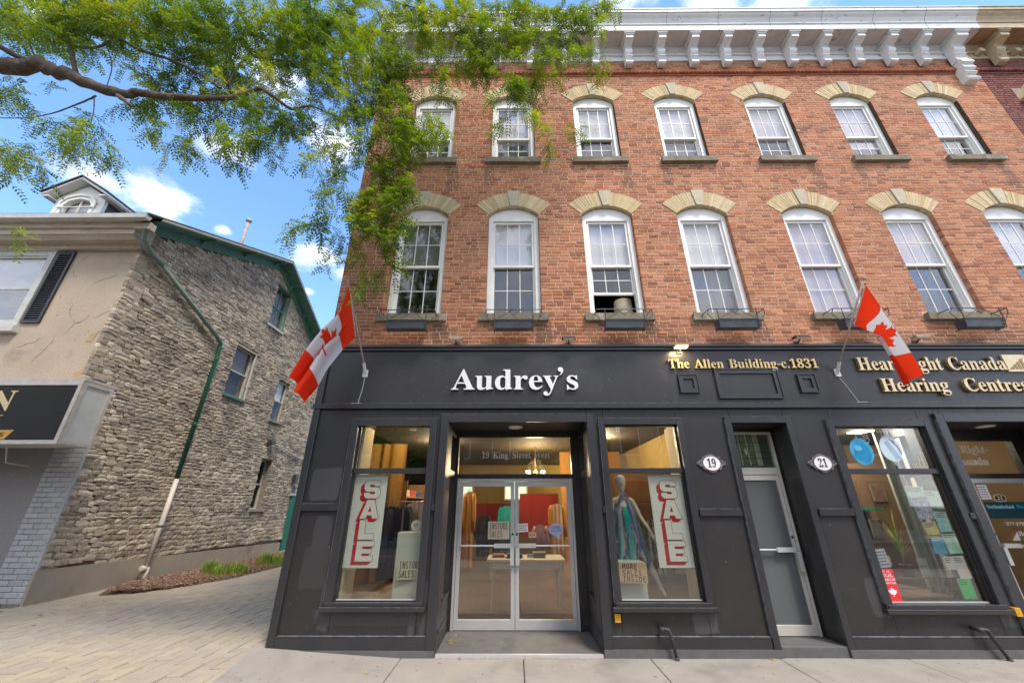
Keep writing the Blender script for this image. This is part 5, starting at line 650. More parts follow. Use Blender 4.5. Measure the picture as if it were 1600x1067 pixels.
P_('pilaster', (-3.05, -2.33, .0, .3, -.05, 3.048)); P_('stall_riser', (-2.328, -1.242, .0, .3, -.05, .52)); P_('lintel', (-2.328, -1.242, .0, .3, 2.82, 3.048))
P_('pilaster', (-1.24, -.98, .0, .3, -.05, 3.048)); P_('lintel', (-.978, 1.078, .0, .3, 2.862, 3.048))
P_('pilaster', (1.08, 1.34, .0, .3, -.05, 3.048)); P_('stall_riser', (1.342, 2.428, .0, .3, -.05, .52)); P_('lintel', (1.342, 2.428, .0, .3, 2.82, 3.048))
P_('pilaster', (2.43, 3.24, .0, .3, -.05, 3.048)); P_('lintel', (3.242, 4.048, .0, .3, 2.812, 3.048))
P_('pilaster', (4.05, 4.74, .0, .3, -.05, 3.048)); P_('stall_riser', (4.742, 6.058, .0, .3, -.05, .50)); P_('lintel', (4.742, 6.058, .0, .3, 2.79, 3.048))
P_('pilaster', (6.06, 6.42, .0, .3, -.05, 3.048)); P_('lintel', (6.422, 8.60, .0, .3, 2.862, 3.048)); P_('pilaster', (8.602, GX, .0, .3, -.05, 3.048))
# applied mouldings: frames, rails, plinth
for q in ((-3.06, -2.96, .0, 3.049), (-3.06, -2.96, 3.12, 4.0), (-2.96, -2.44, 1.63, 1.715), (2.54, 3.12, 1.56, 1.645), (4.17, 4.68, 1.56, 1.645), (-1.155, -1.105, 1.63, 1.715), (1.215, 1.255, 1.60, 1.675), (6.20, 6.28, 1.52, 1.60),
          (-2.96, -.985, -.05, .205), (1.085, 3.143, -.05, .205), (4.135, 6.285, -.05, .205), (8.725, GX, -.05, .205)):
    MB().box(q[0], q[1], YT, -.001, q[2], q[3]).build('panel_moulding', M_dark2, B, bevel=.005)
wl = MB()  # pale strips for worn paint and painted edge highlights
for a, b, z in ((-2.94, -1.0, .207), (1.10, 3.22, .207), (4.07, 6.40, .207), (-2.95, -2.45, 1.717), (2.55, 3.11, 1.647), (4.18, 4.67, 1.647)): wl.box(a, b, YT - .003, -.002, z, z + .006)
for a, b, z in ((-2.43, -1.16, 2.892), (1.26, 2.51, 2.892), (4.66, 6.17, 2.862), (-1.10, 1.20, 2.962), (3.15, 4.13, 2.912), (6.29, 8.7, 2.957)): wl.box(a, b, YT - .0145, -.002, z, z + .005)
for x0, x1, z0 in ((-2.43, -1.16, .52), (1.26, 2.51, .52), (4.66, 6.17, .50)): wl.box(x0 - .03, x1 + .03, -.0865, -.08, z0 - .003, z0 + .002).box(x0 + .02, x1 - .02, -.062, -.055, z0 + .043, z0 + .047)
for x in (-2.434, 1.256, 4.656, 3.146, 6.286): wl.box(x, x + .003, YT - .012, -.002, .56 if x not in (3.146, 6.286) else .2, 2.88)
for a, b, z in ((-3.05, GX - .1, 3.12), ): wl.box(a, b, -.058, -.002, z, z + .006)
wl.build('worn_highlight_edge', M_edge, B)
MB().box(-2.9, -.985, YT - .02, -.002, -.06, .07).box(1.085, 3.238, YT - .02, -.002, -.06, .085).box(4.055, 6.418, YT - .02, -.002, -.06, .085).box(8.6, GX, YT - .02, -.002, -.06, .085).build('plinth', M_tile, B)
def surround(x0, x1, z0, z1, w, sill=True, foot=None):
    mb = MB(); zz = z0 if foot is None else foot
    mb.box(x0, x0 + w, YT - .012, -.001, zz, z1); mb.box(x1 - w, x1, YT - .012, -.001, zz, z1); mb.box(x0 + w, x1 - w, YT - .012, -.001, z1 - w, z1)
    if sill: mb.box(x0 - .03, x1 + .03, -.085, .03, z0 - .055, z0 - .005).box(x0 + .02, x1 - .02, -.06, .09, z0 - .005, z0 + .04)
    return mb.build('surround', M_dark2, B, bevel=.004)
surround(-2.43, -1.16, .525, 2.89, .10); surround(1.26, 2.51, .525, 2.89, .085); surround(4.66, 6.17, .505, 2.86, .09)
surround(-1.10, 1.20, 0, 2.96, .115, False, .0); surround(3.15, 4.13, 0, 2.91, .085, False, .03); surround(6.29, 8.72, 0, 2.955, .12, False, .0)
sh = MB()                                                     # raised fascia panels
for x0, x1, z0, z1, w in ((2.57, 2.87, 3.29, 3.59, .07), (3.15, 4.14, 3.20, 3.68, .075), (4.43, 4.71, 3.29, 3.59, .07)):
    mb = MB().ring(x0, x1, z0, z1, .014, -.038, -.001).ring(x0 + .014, x1 - .014, z0 + .014, z1 - .014, w - .014, -.024, -.001)
    mb.build('fascia_panel', M_dark2, B)
# shop window panes and transoms
def shopwin(x0, x1, z0, zt0, zt1, z1):
    w = part('shop_window', B, ((x0 + x1) / 2, .06, z0))
    MB().box(x0, x1, .05, .056, z0, zt0).build('pane', M_glass, w); MB().box(x0, x1, .05, .056, zt1, z1).build('pane', M_glass, w)
    MB().box(x0 - .02, x1 + .02, .0, .09, zt0, zt1).build('transom_bar', M_dark2, w, bevel=.004)
    MB().ring(x0 - .03, x1 + .03, z0 - .02, z1 + .03, .03, .03, .1, wb=.02).build('frame', M_alum if False else M_dark, w)
    MB().box(x0, x1, .02, .048, z0, z0 + .012).build('glazing_bead', M_alum, w)
shopwin(-2.30, -1.25, .575, 2.12, 2.19, 2.79); shopwin(1.37, 2.40, .575, 2.12, 2.19, 2.79); shopwin(4.77, 6.03, .55, 2.105, 2.175, 2.765)
# entrance recesses
def recess(x0, x1, dep, top, zf, inner=True, winl=True, winr=True):
    r = part('entrance', B, ((x0 + x1) / 2, dep / 2, 0))
    MB().box(x0, x1, .0, dep + .1, top, top + .05).build('ceiling', M_black, r)
    for sx, x, has in ((-1, x0, winl), (1, x1, winr)):
        xa, xb = (x - .06, x) if sx < 0 else (x, x + .06)
        if has:
            MB().box(xa, xb, .302, dep, -.05, .52).box(xa, xb, .302, .36, .52, top).box(xa, xb, dep - .10, dep, .52, top).box(xa, xb, .36, dep - .10, 2.10, 2.2).box(xa, xb, .36, dep - .1, top - .12, top).build('return_wall', M_dark, r)
            xi = x - .012 if sx > 0 else x + .004
            MB().box(xi, xi + .008, .30, dep, .50, .535).box(xi, xi + .008, .1, dep - .06, .20, .235).build('panel_moulding', M_dark2, r)
            MB().box((xa + xb) / 2 - .003, (xa + xb) / 2 + .003, .36, dep - .1, .52, top - .12).build('side_pane', M_glass, r)
            MB().box((xa + xb) / 2 + .012 * sx, (xa + xb) / 2 + .03 * sx, dep - .24, dep - .17, .53, top - .14).build('side_jamb', M_creamfr, r)
        else: MB().box(xa, xb, .302, dep, -.05, top).build('return_wall', M_dark, r)
    return r
E1 = recess(-.98, 1.08, .95, 2.86, .03)
MB().box(-.975, 1.075, .0, .95, -.05, .028).build('threshold', M_tile, E1); MB().box(-.97, 1.075, -.04, .0, -.02, .032).build('metal_edging', M_alum, E1)
MB().box(-.98, -.94, .9, 1.0, .03, 2.86).box(.95, 1.08, .9, 1.0, .03, 2.86).box(-.94, .95, .9, 1.0, 2.105, 2.17).box(-.94, .95, .9, 1.0, 2.77, 2.86).build('door_surround', M_dark, E1)
MB().box(-.94, .95, .945, .951, 2.17, 2.77).build('transom_pane', M_glass, E1)
MB().lathe([(.0, .0), (.085, -.002), (.09, -.012), (.11, -.014), (.115, 0)], (.02, .45, 2.858), 20).build('recessed_light', pm('lamp_lens', (.75, .7, .6), None, rough=.3), E1, smooth=True)
dt = text_letters("19 King Street West", -.56, .60, 2.43, .105, .935, .944, M_sign, E1, 'letter')
def door(x0, x1, y, z0, z1, par, hand, st=.065, bot=.13, bar=1.12, m=M_alum, gm=M_glass):
    d = part('door', par, ((x0 + x1) / 2, y, z0)) if par is B else None
    return d
def leaf(name, x0, x1, y, z0, z1, hand, m=M_alum, gm=M_glass, bot=.13, st=.06, barz=1.12):
    d = part(name, B, ((x0 + x1) / 2, y, z0))
    MB().box(x0, x0 + st, y, y + .045, z0, z1).box(x1 - st, x1, y, y + .045, z0, z1).box(x0 + st, x1 - st, y, y + .045, z0, z0 + bot).box(x0 + st, x1 - st, y, y + .045, z1 - .075, z1).build('door_frame', m, d, bevel=.003)
    MB().box(x0 + st, x1 - st, y + .018, y + .026, z0 + bot, z1 - .075).build('door_pane', gm, d)
    hb = MB().tube([(x0 + st, y - .03, barz), (x1 - st, y - .03, barz)], .011, 8); xe = x1 - st if hand > 0 else x0 + st
    a, b = (xe - .26, xe) if hand > 0 else (xe, xe + .26)
    hb.box(a, b, y - .05, y - .015, barz - .028, barz + .03)
    if hand: hb.box(xe - .008 if hand > 0 else xe - .05, xe + .05 if hand > 0 else xe + .008, y - .06, y - .02, barz - .26, barz - .02)
    hb.box(x0 + st - .01, x0 + st + .01, y - .04, y, barz - .012, barz + .012).box(x1 - st - .01, x1 - st + .01, y - .04, y, barz - .012, barz + .012)
    hb.build('push_bar', pm('bar_metal', (.66, .68, .66), None, rough=.3, metal=.4), d)
    MB().lathe([(.0, -.012), (.016, -.012), (.018, 0)], (x1 - st / 2 if hand > 0 else x0 + st / 2, y, barz + .16), 12, axis='Y').build('lock', M_iron, d)
    return d
MB().box(-.94, -.905, .91, .99, .03, 2.10).box(.915, .95, .91, .99, .03, 2.10).box(-.905, .915, .91, .99, 2.06, 2.10).build('outer_door_frame', M_alum, E1, bevel=.003)
leaf('shop_door', -.90, -.002, .93, .035, 2.055, 1); leaf('shop_door', .004, .91, .93, .035, 2.055, -1)
# door 19-21 with frosted glass
E2 = recess(3.24, 4.05, .40, 2.81, .11, winl=False, winr=False)
MB().box(3.242, 4.048, -.03, .45, -.05, .112).build('step', M_tile, E2, bevel=.004)
MB().box(3.24, 3.33, .36, .45, .112, 2.81).box(4.00, 4.05, .36, .45, .112, 2.81).box(3.33, 4.00, .36, .45, 2.76, 2.81).build('door_surround', M_dark, E2)
MB().box(3.33, 3.365, .34, .43, .115, 2.755).box(3.985, 4.025, .34, .43, .115, 2.755).box(3.365, 3.985, .34, .43, 2.12, 2.22).box(3.365, 3.985, .34, .43, 2.72, 2.755).build('outer_door_frame', M_creamfr, E2, bevel=.003)
MB().box(3.365, 3.985, .38, .386, 2.22, 2.72).build('transom_pane', M_glass, E2)
leaf('frosted_door', 3.37, 3.98, .35, .12, 2.115, 1, M_creamfr, M_frost, .12, .045, 1.12)
sg = MB()                                                     # leaded stained glass behind the fanlight
for x0, x1, z0, z1, mi in ((3.37, 3.50, 2.26, 2.72, 0), (3.54, 3.62, 2.28, 2.70, 1), (3.66, 3.74, 2.28, 2.70, 1), (3.50, 3.54, 2.26, 2.72, 2), (3.62, 3.66, 2.26, 2.72, 2), (3.74, 3.84, 2.26, 2.72, 2), (3.84, 3.985, 2.26, 2.72, 1), (3.37, 3.985, 2.22, 2.26, 1)): sg.box(x0 + .004, x1 - .004, .400, .404, z0, z1, mi)
sg.build('stained_glass', [pm('opal_glass', (.34, .38, .30), (.28, .32, .26), 9, .3), pm('green_leaded_glass', (.07, .14, .10), (.16, .20, .14), 9, .3), pm('cream_glass', (.50, .50, .42), None, rough=.3)], E2)
cm = MB()
for x in (3.50, 3.54, 3.62, 3.66, 3.74, 3.84): cm.box(x - .004, x + .004, .394, .40, 2.22, 2.73)
for z in (2.36, 2.46, 2.60): cm.box(3.37, 3.985, .393, .399, z - .004, z + .004)
for k in range(6): cm.tube([(3.86, .392, 2.27 + k * .07), (3.97, .392, 2.31 + k * .07)], .003, 4).tube([(3.97, .392, 2.27 + k * .07), (3.86, .392, 2.31 + k * .07)], .003, 4)
cm.build('lead_came', M_iron, E2); MB().prism([(3.60, 2.40), (3.625, 2.46), (3.60, 2.52), (3.575, 2.46)], .388, .392).build('diamond_pane', M_paper2, E2)
# hearing centre entrance
E3 = recess(6.42, 8.60, .95, 2.86, .03, winl=True, winr=False)
MB().box(6.42, 8.6, .0, .95, -.05, .028).build('threshold', M_tile, E3)
MB().box(6.42, 7.45, .9, 1.0, .03, 2.86).box(8.42, 8.6, .9, 1.0, .03, 2.86).box(7.45, 8.42, .9, 1.0, 2.105, 2.17).box(7.45, 8.42, .9, 1.0, 2.70, 2.86).build('door_surround', M_dark, E3)
MB().box(7.45, 8.42, .945, .951, 2.17, 2.70).build('transom_pane', M_glass, E3)
MB().lathe([(.0, .0), (.085, -.002), (.09, -.012), (.11, -.014), (.115, 0)], (7.55, .45, 2.858), 20).build('recessed_light', MC['lamp_lens'], E3, smooth=True)
leaf('hearing_door', 7.45, 8.42, .93, .035, 2.10, -1)
text_letters("Hear Right-", 7.10, 8.02, 2.50, .125, .935, .944, M_sign, E3, 'letter'); text_letters("Canada", 7.32, 7.92, 2.31, .115, .935, .944, M_sign, E3, 'letter')
# --- lettering on the fascia
S1 = part('shop_sign', B, (0, -.02, 3.35)); text_letters("Audrey's", -.97, 1.02, 3.345, .325, -.045, -.001, [M_sign, M_sgrey], S1)
S2 = part('building_sign', B, (3.6, -.02, 3.7)); text_letters("The Allen Building-c.1831", 2.45, 4.82, 3.69, .145, -.035, -.001, [M_gold, M_sgold], S2, sp=.28)
S3 = part('hearing_sign', B, (6.6, -.02, 3.5)); text_letters("Hear Right Canada", 5.42, 7.74, 3.645, .21, -.05, -.001, [M_cream2, M_sgold], S3, sp=.25); text_letters("Hearing Centres", 5.67, 7.92, 3.30, .205, -.05, -.001, [M_cream2, M_sgold], S3, sp=.55)
lg = MB().box(7.77, 8.12, -.03, -.001, 3.62, 3.90); lg.build('logo_plate', M_cream2, S3)
lg = MB()
for k in range(4): lg.box(7.83 + k * .06, 7.87 + k * .06, -.036, -.031, 3.66, 3.69 + k * .045)
lg.prism([(7.80, 3.655), (8.08, 3.84), (8.08, 3.85), (7.80, 3.67)], -.035, -.031); lg.build('logo_bars', M_sgold, S3)
# ------------------------------------------------------------------ stone house on the left
SX = -9.05
LB = thing('stone_gable_house', 'beige stucco front and rough rubble stone gable wall across the paved alley', 'building', (-12, 6, 0))
M_stucco = pm('beige_stucco', (.50, .39, .29), (.42, .33, .245), .9, .95, 1.0, 30, c3=(.33, .26, .20), s3=1.7, t3=.56, detail=9, w3=.16, c4=(.27, .21, .16), s4=7, t4=.71)
M_stuc2 = pm('bare_plaster', (.50, .33, .15), (.42, .30, .18), 6, .95, .8, 40)
M_green = pm('green_paint', (.10, .24, .19), (.07, .18, .14), 5, .6, .3, 50, c3=(.30, .34, .28), s3=8, t3=.64)
M_dgreen = pm('downpipe_green', (.015, .09, .05), (.02, .12, .07), 5, .45, .15, 50)
M_eave = pm('eave_cream', (.48, .41, .31), (.38, .31, .22), 4, .6, .3, 50, c3=(.22, .17, .12), s3=7, t3=.6, stretch=(.4, 1, 2))
M_shing = pm('dark_shingle', (.05, .045, .045), (.08, .07, .065), 9, .95, .6, 60)
M_wwin = pm('weathered_white', (.56, .55, .50), (.46, .45, .40), 6, .6, .3, 60, c3=(.34, .33, .28), s3=9, t3=.64)
M_shut = pm('shutter_black', (.025, .027, .032), (.035, .037, .042), 5, .45)
M_rub = ramp_mat('rubble_stone', [(.40, .33, .24), (.58, .49, .37), (.27, .22, .165), (.50, .41, .30), (.34, .28, .215), (.66, .56, .42), (.20, .165, .13), (.47, .37, .25)],
                 zone=[((.22, .185, .15), .9, .50, .64, .75), ((.60, .53, .42), 2.6, .58, .70, .6), ((.56, .47, .34), .6, .55, .7, .5), ((.62, .43, .20), 1.6, .68, .76, .55), ((.15, .125, .10), 5, .57, .74, .6), ((.66, .59, .48), 9, .58, .74, .55)], grain=.8, gscale=42, bump=1.0, bscale=55)
M_rmort = pm('rubble_mortar', (.32, .27, .21), (.20, .165, .13), 9, 1, 1, 30)
M_render = pm('cement_render', (.36, .31, .24), (.30, .25, .19), 1.5, .9, .4, 60, c3=(.27, .19, .14), s3=1.1, t3=.58)
RY, RZ, EZ, EY = 6.75, 10.12, 7.90, 1.93                  # ridge and eave lines of the wall top
BY = 12.1
def walltop(y): return RZ - (RY - y) * (RZ - EZ) / (RY - EY) if y < RY else RZ - (y - RY) * .53
sw = [(5.80, 6.72, 4.92, 6.53), (8.38, 9.08, 4.62, 6.15), (8.50, 9.16, 1.57, 3.22), (6.95, 7.76, 7.88, 9.47)]
holes = [[(a, c), (b, c), (b, d), (a, d)] for a, b, c, d in sw]
out = [(2.51, -.1), (BY, -.1), (BY, walltop(BY)), (RY, RZ), (EY, EZ), (EY, 3.7), (2.51, 3.2)]
MB().prism(out, SX - .35, SX - .055, 'X', 0, holes).build('gable_wall', M_rmort, LB)
# rubble: rough courses of uneven stones
stones = []; z = .50
while z < 10.2:
    hgt = random.uniform(.065, .125); y = EY - .05 if z > 3.65 else 2.51
    y += random.uniform(-.1, .0) * 0
    while y < BY:
        L = random.uniform(.09, .34); y1 = min(y + L, BY); zc = z + hgt / 2; yc = (y + y1) / 2
        ok = z + hgt < walltop(min(y1, RY) if y < RY and y1 > RY else yc) + .02 and z > .56 - (yc - 2.5) * .025 - .03 and y1 - y > .05
        hit = any(a - .02 < y1 and y < b + .02 and c - .02 < z + hgt and z < d + .02 for a, b, c, d in sw)
        if ok and hit:
            for a, b, c, d in sw:
                if a - .02 < y1 and y < b + .02 and c - .02 < z + hgt and z < d + .02:
                    if y < a - .06: stones.append((y, a - .012, z, z + hgt))
                    if y1 > b + .06: stones.append((b + .012, y1, z, z + hgt))
        elif ok:
            if hgt > .12 and L > .25 and random.random() < .3: stones += [(y, y1, z, z + hgt * .48), (y, y1, z + hgt * .52, z + hgt)]
            else: stones.append((y, y1, z, z + hgt))
        y = y1
    z += hgt
def stone_geo(mb, y0, y1, z0, z1, x=SX):
    ny = max(2, min(5, int((y1 - y0) / .07))); nz_ = 2; g = .006; k0 = len(mb.v); w = z1 - z0; p = random.uniform(-.004, .016); ph = random.uniform(0, 9)
    def wob(y, z): return noise.noise(Vector((y * 1.1, z * 1.1, 3))) * .012, noise.noise(Vector((y * 2.1, z * 1.3, 9))) * .045 + noise.noise(Vector((y * 5, z * 3, 4))) * .02
    for j in range(nz_ + 1):
        for i in range(ny + 1):
            y = y0 + g + (y1 - y0 - 2 * g) * i / ny; z = z0 + g + (z1 - z0 - 2 * g) * j / nz_
            edge = i in (0, ny) or j in (0, nz_); dx = p + random.uniform(-.005, .005) + (random.uniform(-.003, .008) if not edge else -.006); wy, wz = wob(y, z)
            mb.v.append((x + dx + noise.noise(Vector((ph, y * 9, z * 12))) * .007, y + (random.uniform(-.009, .009) if edge else random.uniform(-.02, .02)), z + wz + (random.uniform(-.007, .007) if edge else random.uniform(-.015, .015))))
    W_ = ny + 1
    for j in range(nz_):
        for i in range(ny): a = k0 + j * W_ + i; mb.f += [(a, a + 1, a + W_ + 1, a + W_)]; mb.m.append(0)
    rim = [k0 + i for i in range(ny + 1)] + [k0 + ny + W_ * j for j in range(1, nz_ + 1)] + [k0 + nz_ * W_ + i for i in range(ny - 1, -1, -1)] + [k0 + W_ * j for j in range(nz_ - 1, 0, -1)]
    kb = len(mb.v)
    for r in rim: q = mb.v[r]; mb.v.append((x - .09, q[1], q[2]))
    n = len(rim)
    for i in range(n): mb.f.append((rim[i], kb + i, kb + (i + 1) % n, rim[(i + 1) % n])); mb.m.append(0)
stones.sort(key=lambda s: ((s[0] + s[1]) / 2 + 5.81) ** 2 + ((s[2] + s[3]) / 2 - 1.7) ** 2 - (s[1] - s[0]) * (s[3] - s[2]) * 250)
SV = []
for L_, H_ in ((.16, .10), (.22, .11), (.28, .12), (.34, .12), (.40, .13), (.25, .13)):
    mb = MB(); stone_geo(mb, -L_ / 2, L_ / 2, -H_ / 2, H_ / 2, 0); me = bpy.data.meshes.new('stone'); me.from_pydata(mb.v, [], mb.f); me.materials.append(M_rub); SV.append((L_, H_, me))
for y0, y1, z0, z1 in stones[:292]:
    L_, H_, me = min(SV, key=lambda t: abs(t[0] - (y1 - y0))); yc, zc = (y0 + y1) / 2, (z0 + z1) / 2
    o = inst(me, 'stone', LB, (SX, yc, zc + noise.noise(Vector((yc * 2.1, zc * 1.3, 9))) * .045 + noise.noise(Vector((yc * 5, zc * 3, 4))) * .02), (random.uniform(-.10, .10) + (math.pi if random.random() < .0 else 0), 0, 0), (1, (y1 - y0) / L_, (z1 - z0) / H_))
mb = MB()
for s in stones[292:]: stone_geo(mb, *s)
mb.build('rubble_masonry', M_rub, LB, kind='stuff')
MB().prism([(2.50, -.1), (10.78, -.15), (10.78, .385), (2.50, .565)], SX - .02, SX + .035, 'X').build('cement_plinth', M_render, LB, bevel=.01)
# side windows
M_lace = pm('lace_curtain', (.30, .27, .23), (.16, .14, .12), 9, .8, stretch=(1, 5, .6))
M_pane2 = glass_mat('side_window_glass', (.95, .95, .95), .28)
for i, (a, b, c, d) in enumerate(sw):
    fr = M_wwin if i in (0, 1, 2) else M_green; W = part('window', LB, (SX, (a + b) / 2, c)); xf = SX - .09 if i != 2 else SX - .22; w = .05
    mb = MB()
    for y0, y1, z0, z1 in ((a, a + w, c, d), (b - w, b, c, d), (a + w, b - w, c, c + w), (a + w, b - w, d - w, d), (a + w, b - w, (c + d) / 2 - .02, (c + d) / 2 + .02)): mb.box(xf - .06, xf, y0, y1, z0, z1)
    if i == 3: mb.box(xf - .05, xf - .012, (a + b) / 2 - .012, (a + b) / 2 + .012, c + w, d - w)
    mb.build('frame', fr, W)
    zm = (c + d) / 2
    MB().box(xf - .035, xf - .03, a + w, b - w, c + w, zm - .02).build('pane', M_pane2, W); MB().box(xf - .035, xf - .03, a + w, b - w, zm + .02, d - w).build('pane', M_pane2, W)
    MB().box(xf - .12, xf - .11, a + w, b - w, zm if i in (0, 1) else c + .1, d - w).build('blind', {0: M_lace, 1: M_blind, 2: M_lace, 3: M_lace}[i], W)
    MB().box(SX - .1, SX + .055, a - .07, b + .07, c - .075, c - .003, j=.004).build('sill', {0: M_green, 1: M_sill, 2: M_render, 3: M_wwin}[i], W)
    MB().box(SX - .34, SX - .33, a - .05, b + .05, c - .05, d + .05).build('dark_room', M_room, W)
    if i in (0, 3): MB().box(SX - .02, SX + .03, b + .002, b + .035, c, d).box(SX - .02, SX + .035, a - .02, b + .04, d, d + .04).build('casing', fr, W)
# front wall, eaves, rakes, roof
MB().box(-20, -13.07, 1.915, 2.3, 3.6, 7.60).box(-13.07, -11.23, 1.915, 2.3, 3.6, 5.49).box(-13.07, -11.23, 1.915, 2.3, 7.25, 7.60).box(-11.23, SX + .002, 1.915, 2.3, 3.6, 7.60).build('stucco_wall', M_stucco, LB)
pb = MB().prism([(-9.50, 3.72), (-9.055, 3.72), (-9.055, 4.62), (-9.16, 4.50), (-9.20, 4.36), (-9.34, 4.28), (-9.30, 4.12), (-9.46, 3.98)], 1.903, 1.9145); pb.prism([(-9.42, 5.02), (-9.28, 5.0), (-9.22, 5.28), (-9.30, 5.20), (-9.36, 5.22)], 1.906, 1.9145)
pb.build('plaster_patch', M_stuc2, LB)
ck = MB()
for x, z, a0, n in ((-10.4, 4.5, .9, 14), (-10.0, 5.2, 1.1, 12), (-9.9, 6.5, .2, 10), (-9.55, 7.1, -.6, 7), (-10.6, 6.9, -.3, 8), (-9.5, 5.6, .5, 8), (-10.9, 4.9, .3, 9), (-10.15, 6.0, -1.0, 8)):
    pts = [(x, z)]; a = a0
    for k in range(n):
        a += random.uniform(-.7, .7); a = a * .8 + a0 * .2; l = random.uniform(.03, .08); pts.append((pts[-1][0] + math.cos(a) * l, pts[-1][1] + math.sin(a) * l))
        if k % 4 == 2: q = pts[-1]; b_ = a + random.choice((-1, 1)) * .9; ck.tube([(q[0], 1.9135, q[1]), (q[0] + math.cos(b_) * .07, 1.9135, q[1] + math.sin(b_) * .07)], [.0025, .001], 4)
    ck.tube([(u, 1.9135, v) for u, v in pts], [.0015 + .003 * math.sin(3.14 * i / n) for i in range(n + 1)], 4)
ck.build('plaster_crack', M_rmort, LB, kind='stuff')
xr = -8.60                                                   # overhang past the gable
MB().prism([(1.50, 7.60), (1.98, 7.60), (1.98, 7.98), (1.40, 7.98), (1.40, 7.90), (1.46, 7.88), (1.46, 7.76), (1.52, 7.74)], -20, SX + .06, 'X').prism([(1.60, 7.50), (1.98, 7.50), (1.98, 7.597), (1.52, 7.597)], -20, SX + .05, 'X').prism([(1.80, 7.40), (1.98, 7.40), (1.98, 7.497), (1.76, 7.497)], -20, SX + .04, 'X').build('eave_cornice', M_eave, LB)
MB().prism([(1.28, 7.90), (1.40, 7.89), (1.44, 7.99), (1.27, 8.01)], -20, xr - .02, 'X').build('gutter', M_wwin, LB)
MB().box(SX + .062, xr - .03, 1.46, 1.62, 7.72, 7.895).build('eave_return', M_eave, LB)
sl = (10.42 - 8.02) / (RY - 1.35)
def rz(y): return 8.02 + (y - 1.35) * sl if y <= RY else 10.42 - (y - RY) * .53
def slab2(y0, y1, dz0, dz1, xa, xb, mb): mb.add([(x, y, rz(y) + dz) for x in (xa, xb) for y, dz in ((y0, dz0), (y1, dz0), (y1, dz1), (y0, dz1))], [(0, 1, 2, 3), (7, 6, 5, 4), (0, 4, 5, 1), (1, 5, 6, 2), (2, 6, 7, 3), (3, 7, 4, 0)]); return mb
mb = MB(); slab2(1.30, RY, 0, .05, -20, xr, mb); slab2(RY + .001, BY + .4, 0, .05, -20, xr, mb); mb.build('roof', M_shing, LB)
mb = MB(); slab2(1.66, RY, -.06, -.002, xr - .03, xr + .012, mb); slab2(RY + .001, BY + .4, -.06, -.002, xr - .03, xr + .012, mb); mb.build('rake_edge', M_eave, LB)
mb = MB(); slab2(1.66, RY - .02, -.09, -.062, SX - .05, xr, mb); slab2(RY + .001, BY + .35, -.09, -.062, SX - .05, xr, mb)
slab2(1.66, RY - .02, -.36, -.092, SX - .02, SX + .035, mb); slab2(RY + .001, BY + .3, -.36, -.092, SX - .02, SX + .035, mb); mb.build('rake_soffit', M_green, LB)
for y in (3.3, 4.9, 6.4, 7.6, 8.9, 10.2): 
    z = rz(y); MB().prism([(SX + .037, z - .30), (SX + .037, z - .093), (xr - .03, z - .093), (xr - .03, z - .13), (SX + .12, z - .16)], y - .05, y + .05, 'Y').build('lookout', M_green, LB)
# pebble dash bay and painted brick pier beside it, under the sign
M_dash = pm('pebble_dash', (.34, .32, .31), (.24, .225, .22), 60, 1, 1, 70)
MB().box(-10.9, -9.735, 2.53, 2.9, -.1, 3.3).build('pebbledash_panel', M_dash, LB); MB().box(-20, -10.9, 2.9, 3.3, -.1, 3.6).build('shopfront_back', M_room, LB)
MB().box(-9.73, SX - .005, 2.535, 2.9, -.1, 3.3).build('pier_core', M_rmort, LB)
M_pbrick = ramp_mat('painted_brick', [(.42, .42, .42), (.48, .48, .48), (.38, .38, .385), (.45, .45, .445)], zone=[((.24, .23, .22), 7, .6, .75, .5)], grain=.15, bump=.7)
upb = unit_box('brick', M_pbrick, .08); k = 0; z = .03
while z < 3.1:
    x = -9.725 + (.0 if k % 2 else .12); bs = [(-9.725, x - .008)] if k % 2 == 0 else []
    while x < SX - .05: bs.append((x, min(x + .26, SX))); x += .268
    for a, b in bs:
        if b - a > .04: inst(upb, 'brick', LB, ((a + b) / 2, 2.528 - random.uniform(0, .006), z + .044), None, (b - a - .004, .04, .086))
    z += .096; k += 1
MB().box(SX - .02, SX + .012, 2.508, 2.56, 0, 3.1).build('pier_corner', M_pbrick, LB)
# front window with shutter
W = part('window', LB, (-12, 1.9, 5.4))
MB().ring(-13.2, -11.10, 5.36, 7.38, .13, 1.87, 1.93).box(-13.3, -11.04, 1.82, 1.93, 7.38, 7.44).box(-13.3, -11.08, 1.84, 1.93, 7.44, 7.50).ring(-13.07, -11.23, 5.49, 7.25, .05, 1.895, 1.95).box(-13.0, -11.28, 1.91, 1.95, 6.34, 6.40).build('casing', M_wwin, W)
MB().box(-13.3, -11.02, 1.78, 1.93, 5.22, 5.357).build('sill', M_wwin, W)
MB().box(-13.02, -11.28, 1.93, 1.936, 6.40, 7.2).build('pane', M_pane, W); MB().box(-13.02, -11.28, 1.922, 1.927, 5.54, 6.34).build('pane', M_pane, W)
MB().box(-13.02, -11.28, 2.02, 2.03, 6.40, 7.2).build('blind', pm('sky_reflection_sheet', (.42, .47, .48), (.34, .38, .40), 3, .6), W); MB().box(-13.2, -11.1, 2.0, 2.01, 5.4, 6.42).build('dark_room', pm('dim_blue_room', (.07, .085, .095), (.14, .16, .17), 2, .8, stretch=(1, 1, 5)), W)  # pale sheet stands in for the white sky mirrored in the upper pane
SH = part('shutter', LB, (-10.85, 1.9, 6.4)); MB().box(-11.01, -10.69, 1.908, 1.913, 5.5, 7.32).build('shutter_gap_shade', M_black, SH); MB().ring(-11.06, -10.64, 5.46, 7.36, .055, 1.87, 1.925).build('shutter_frame', M_shut, SH)  # black sheet added for the shade between the louvres
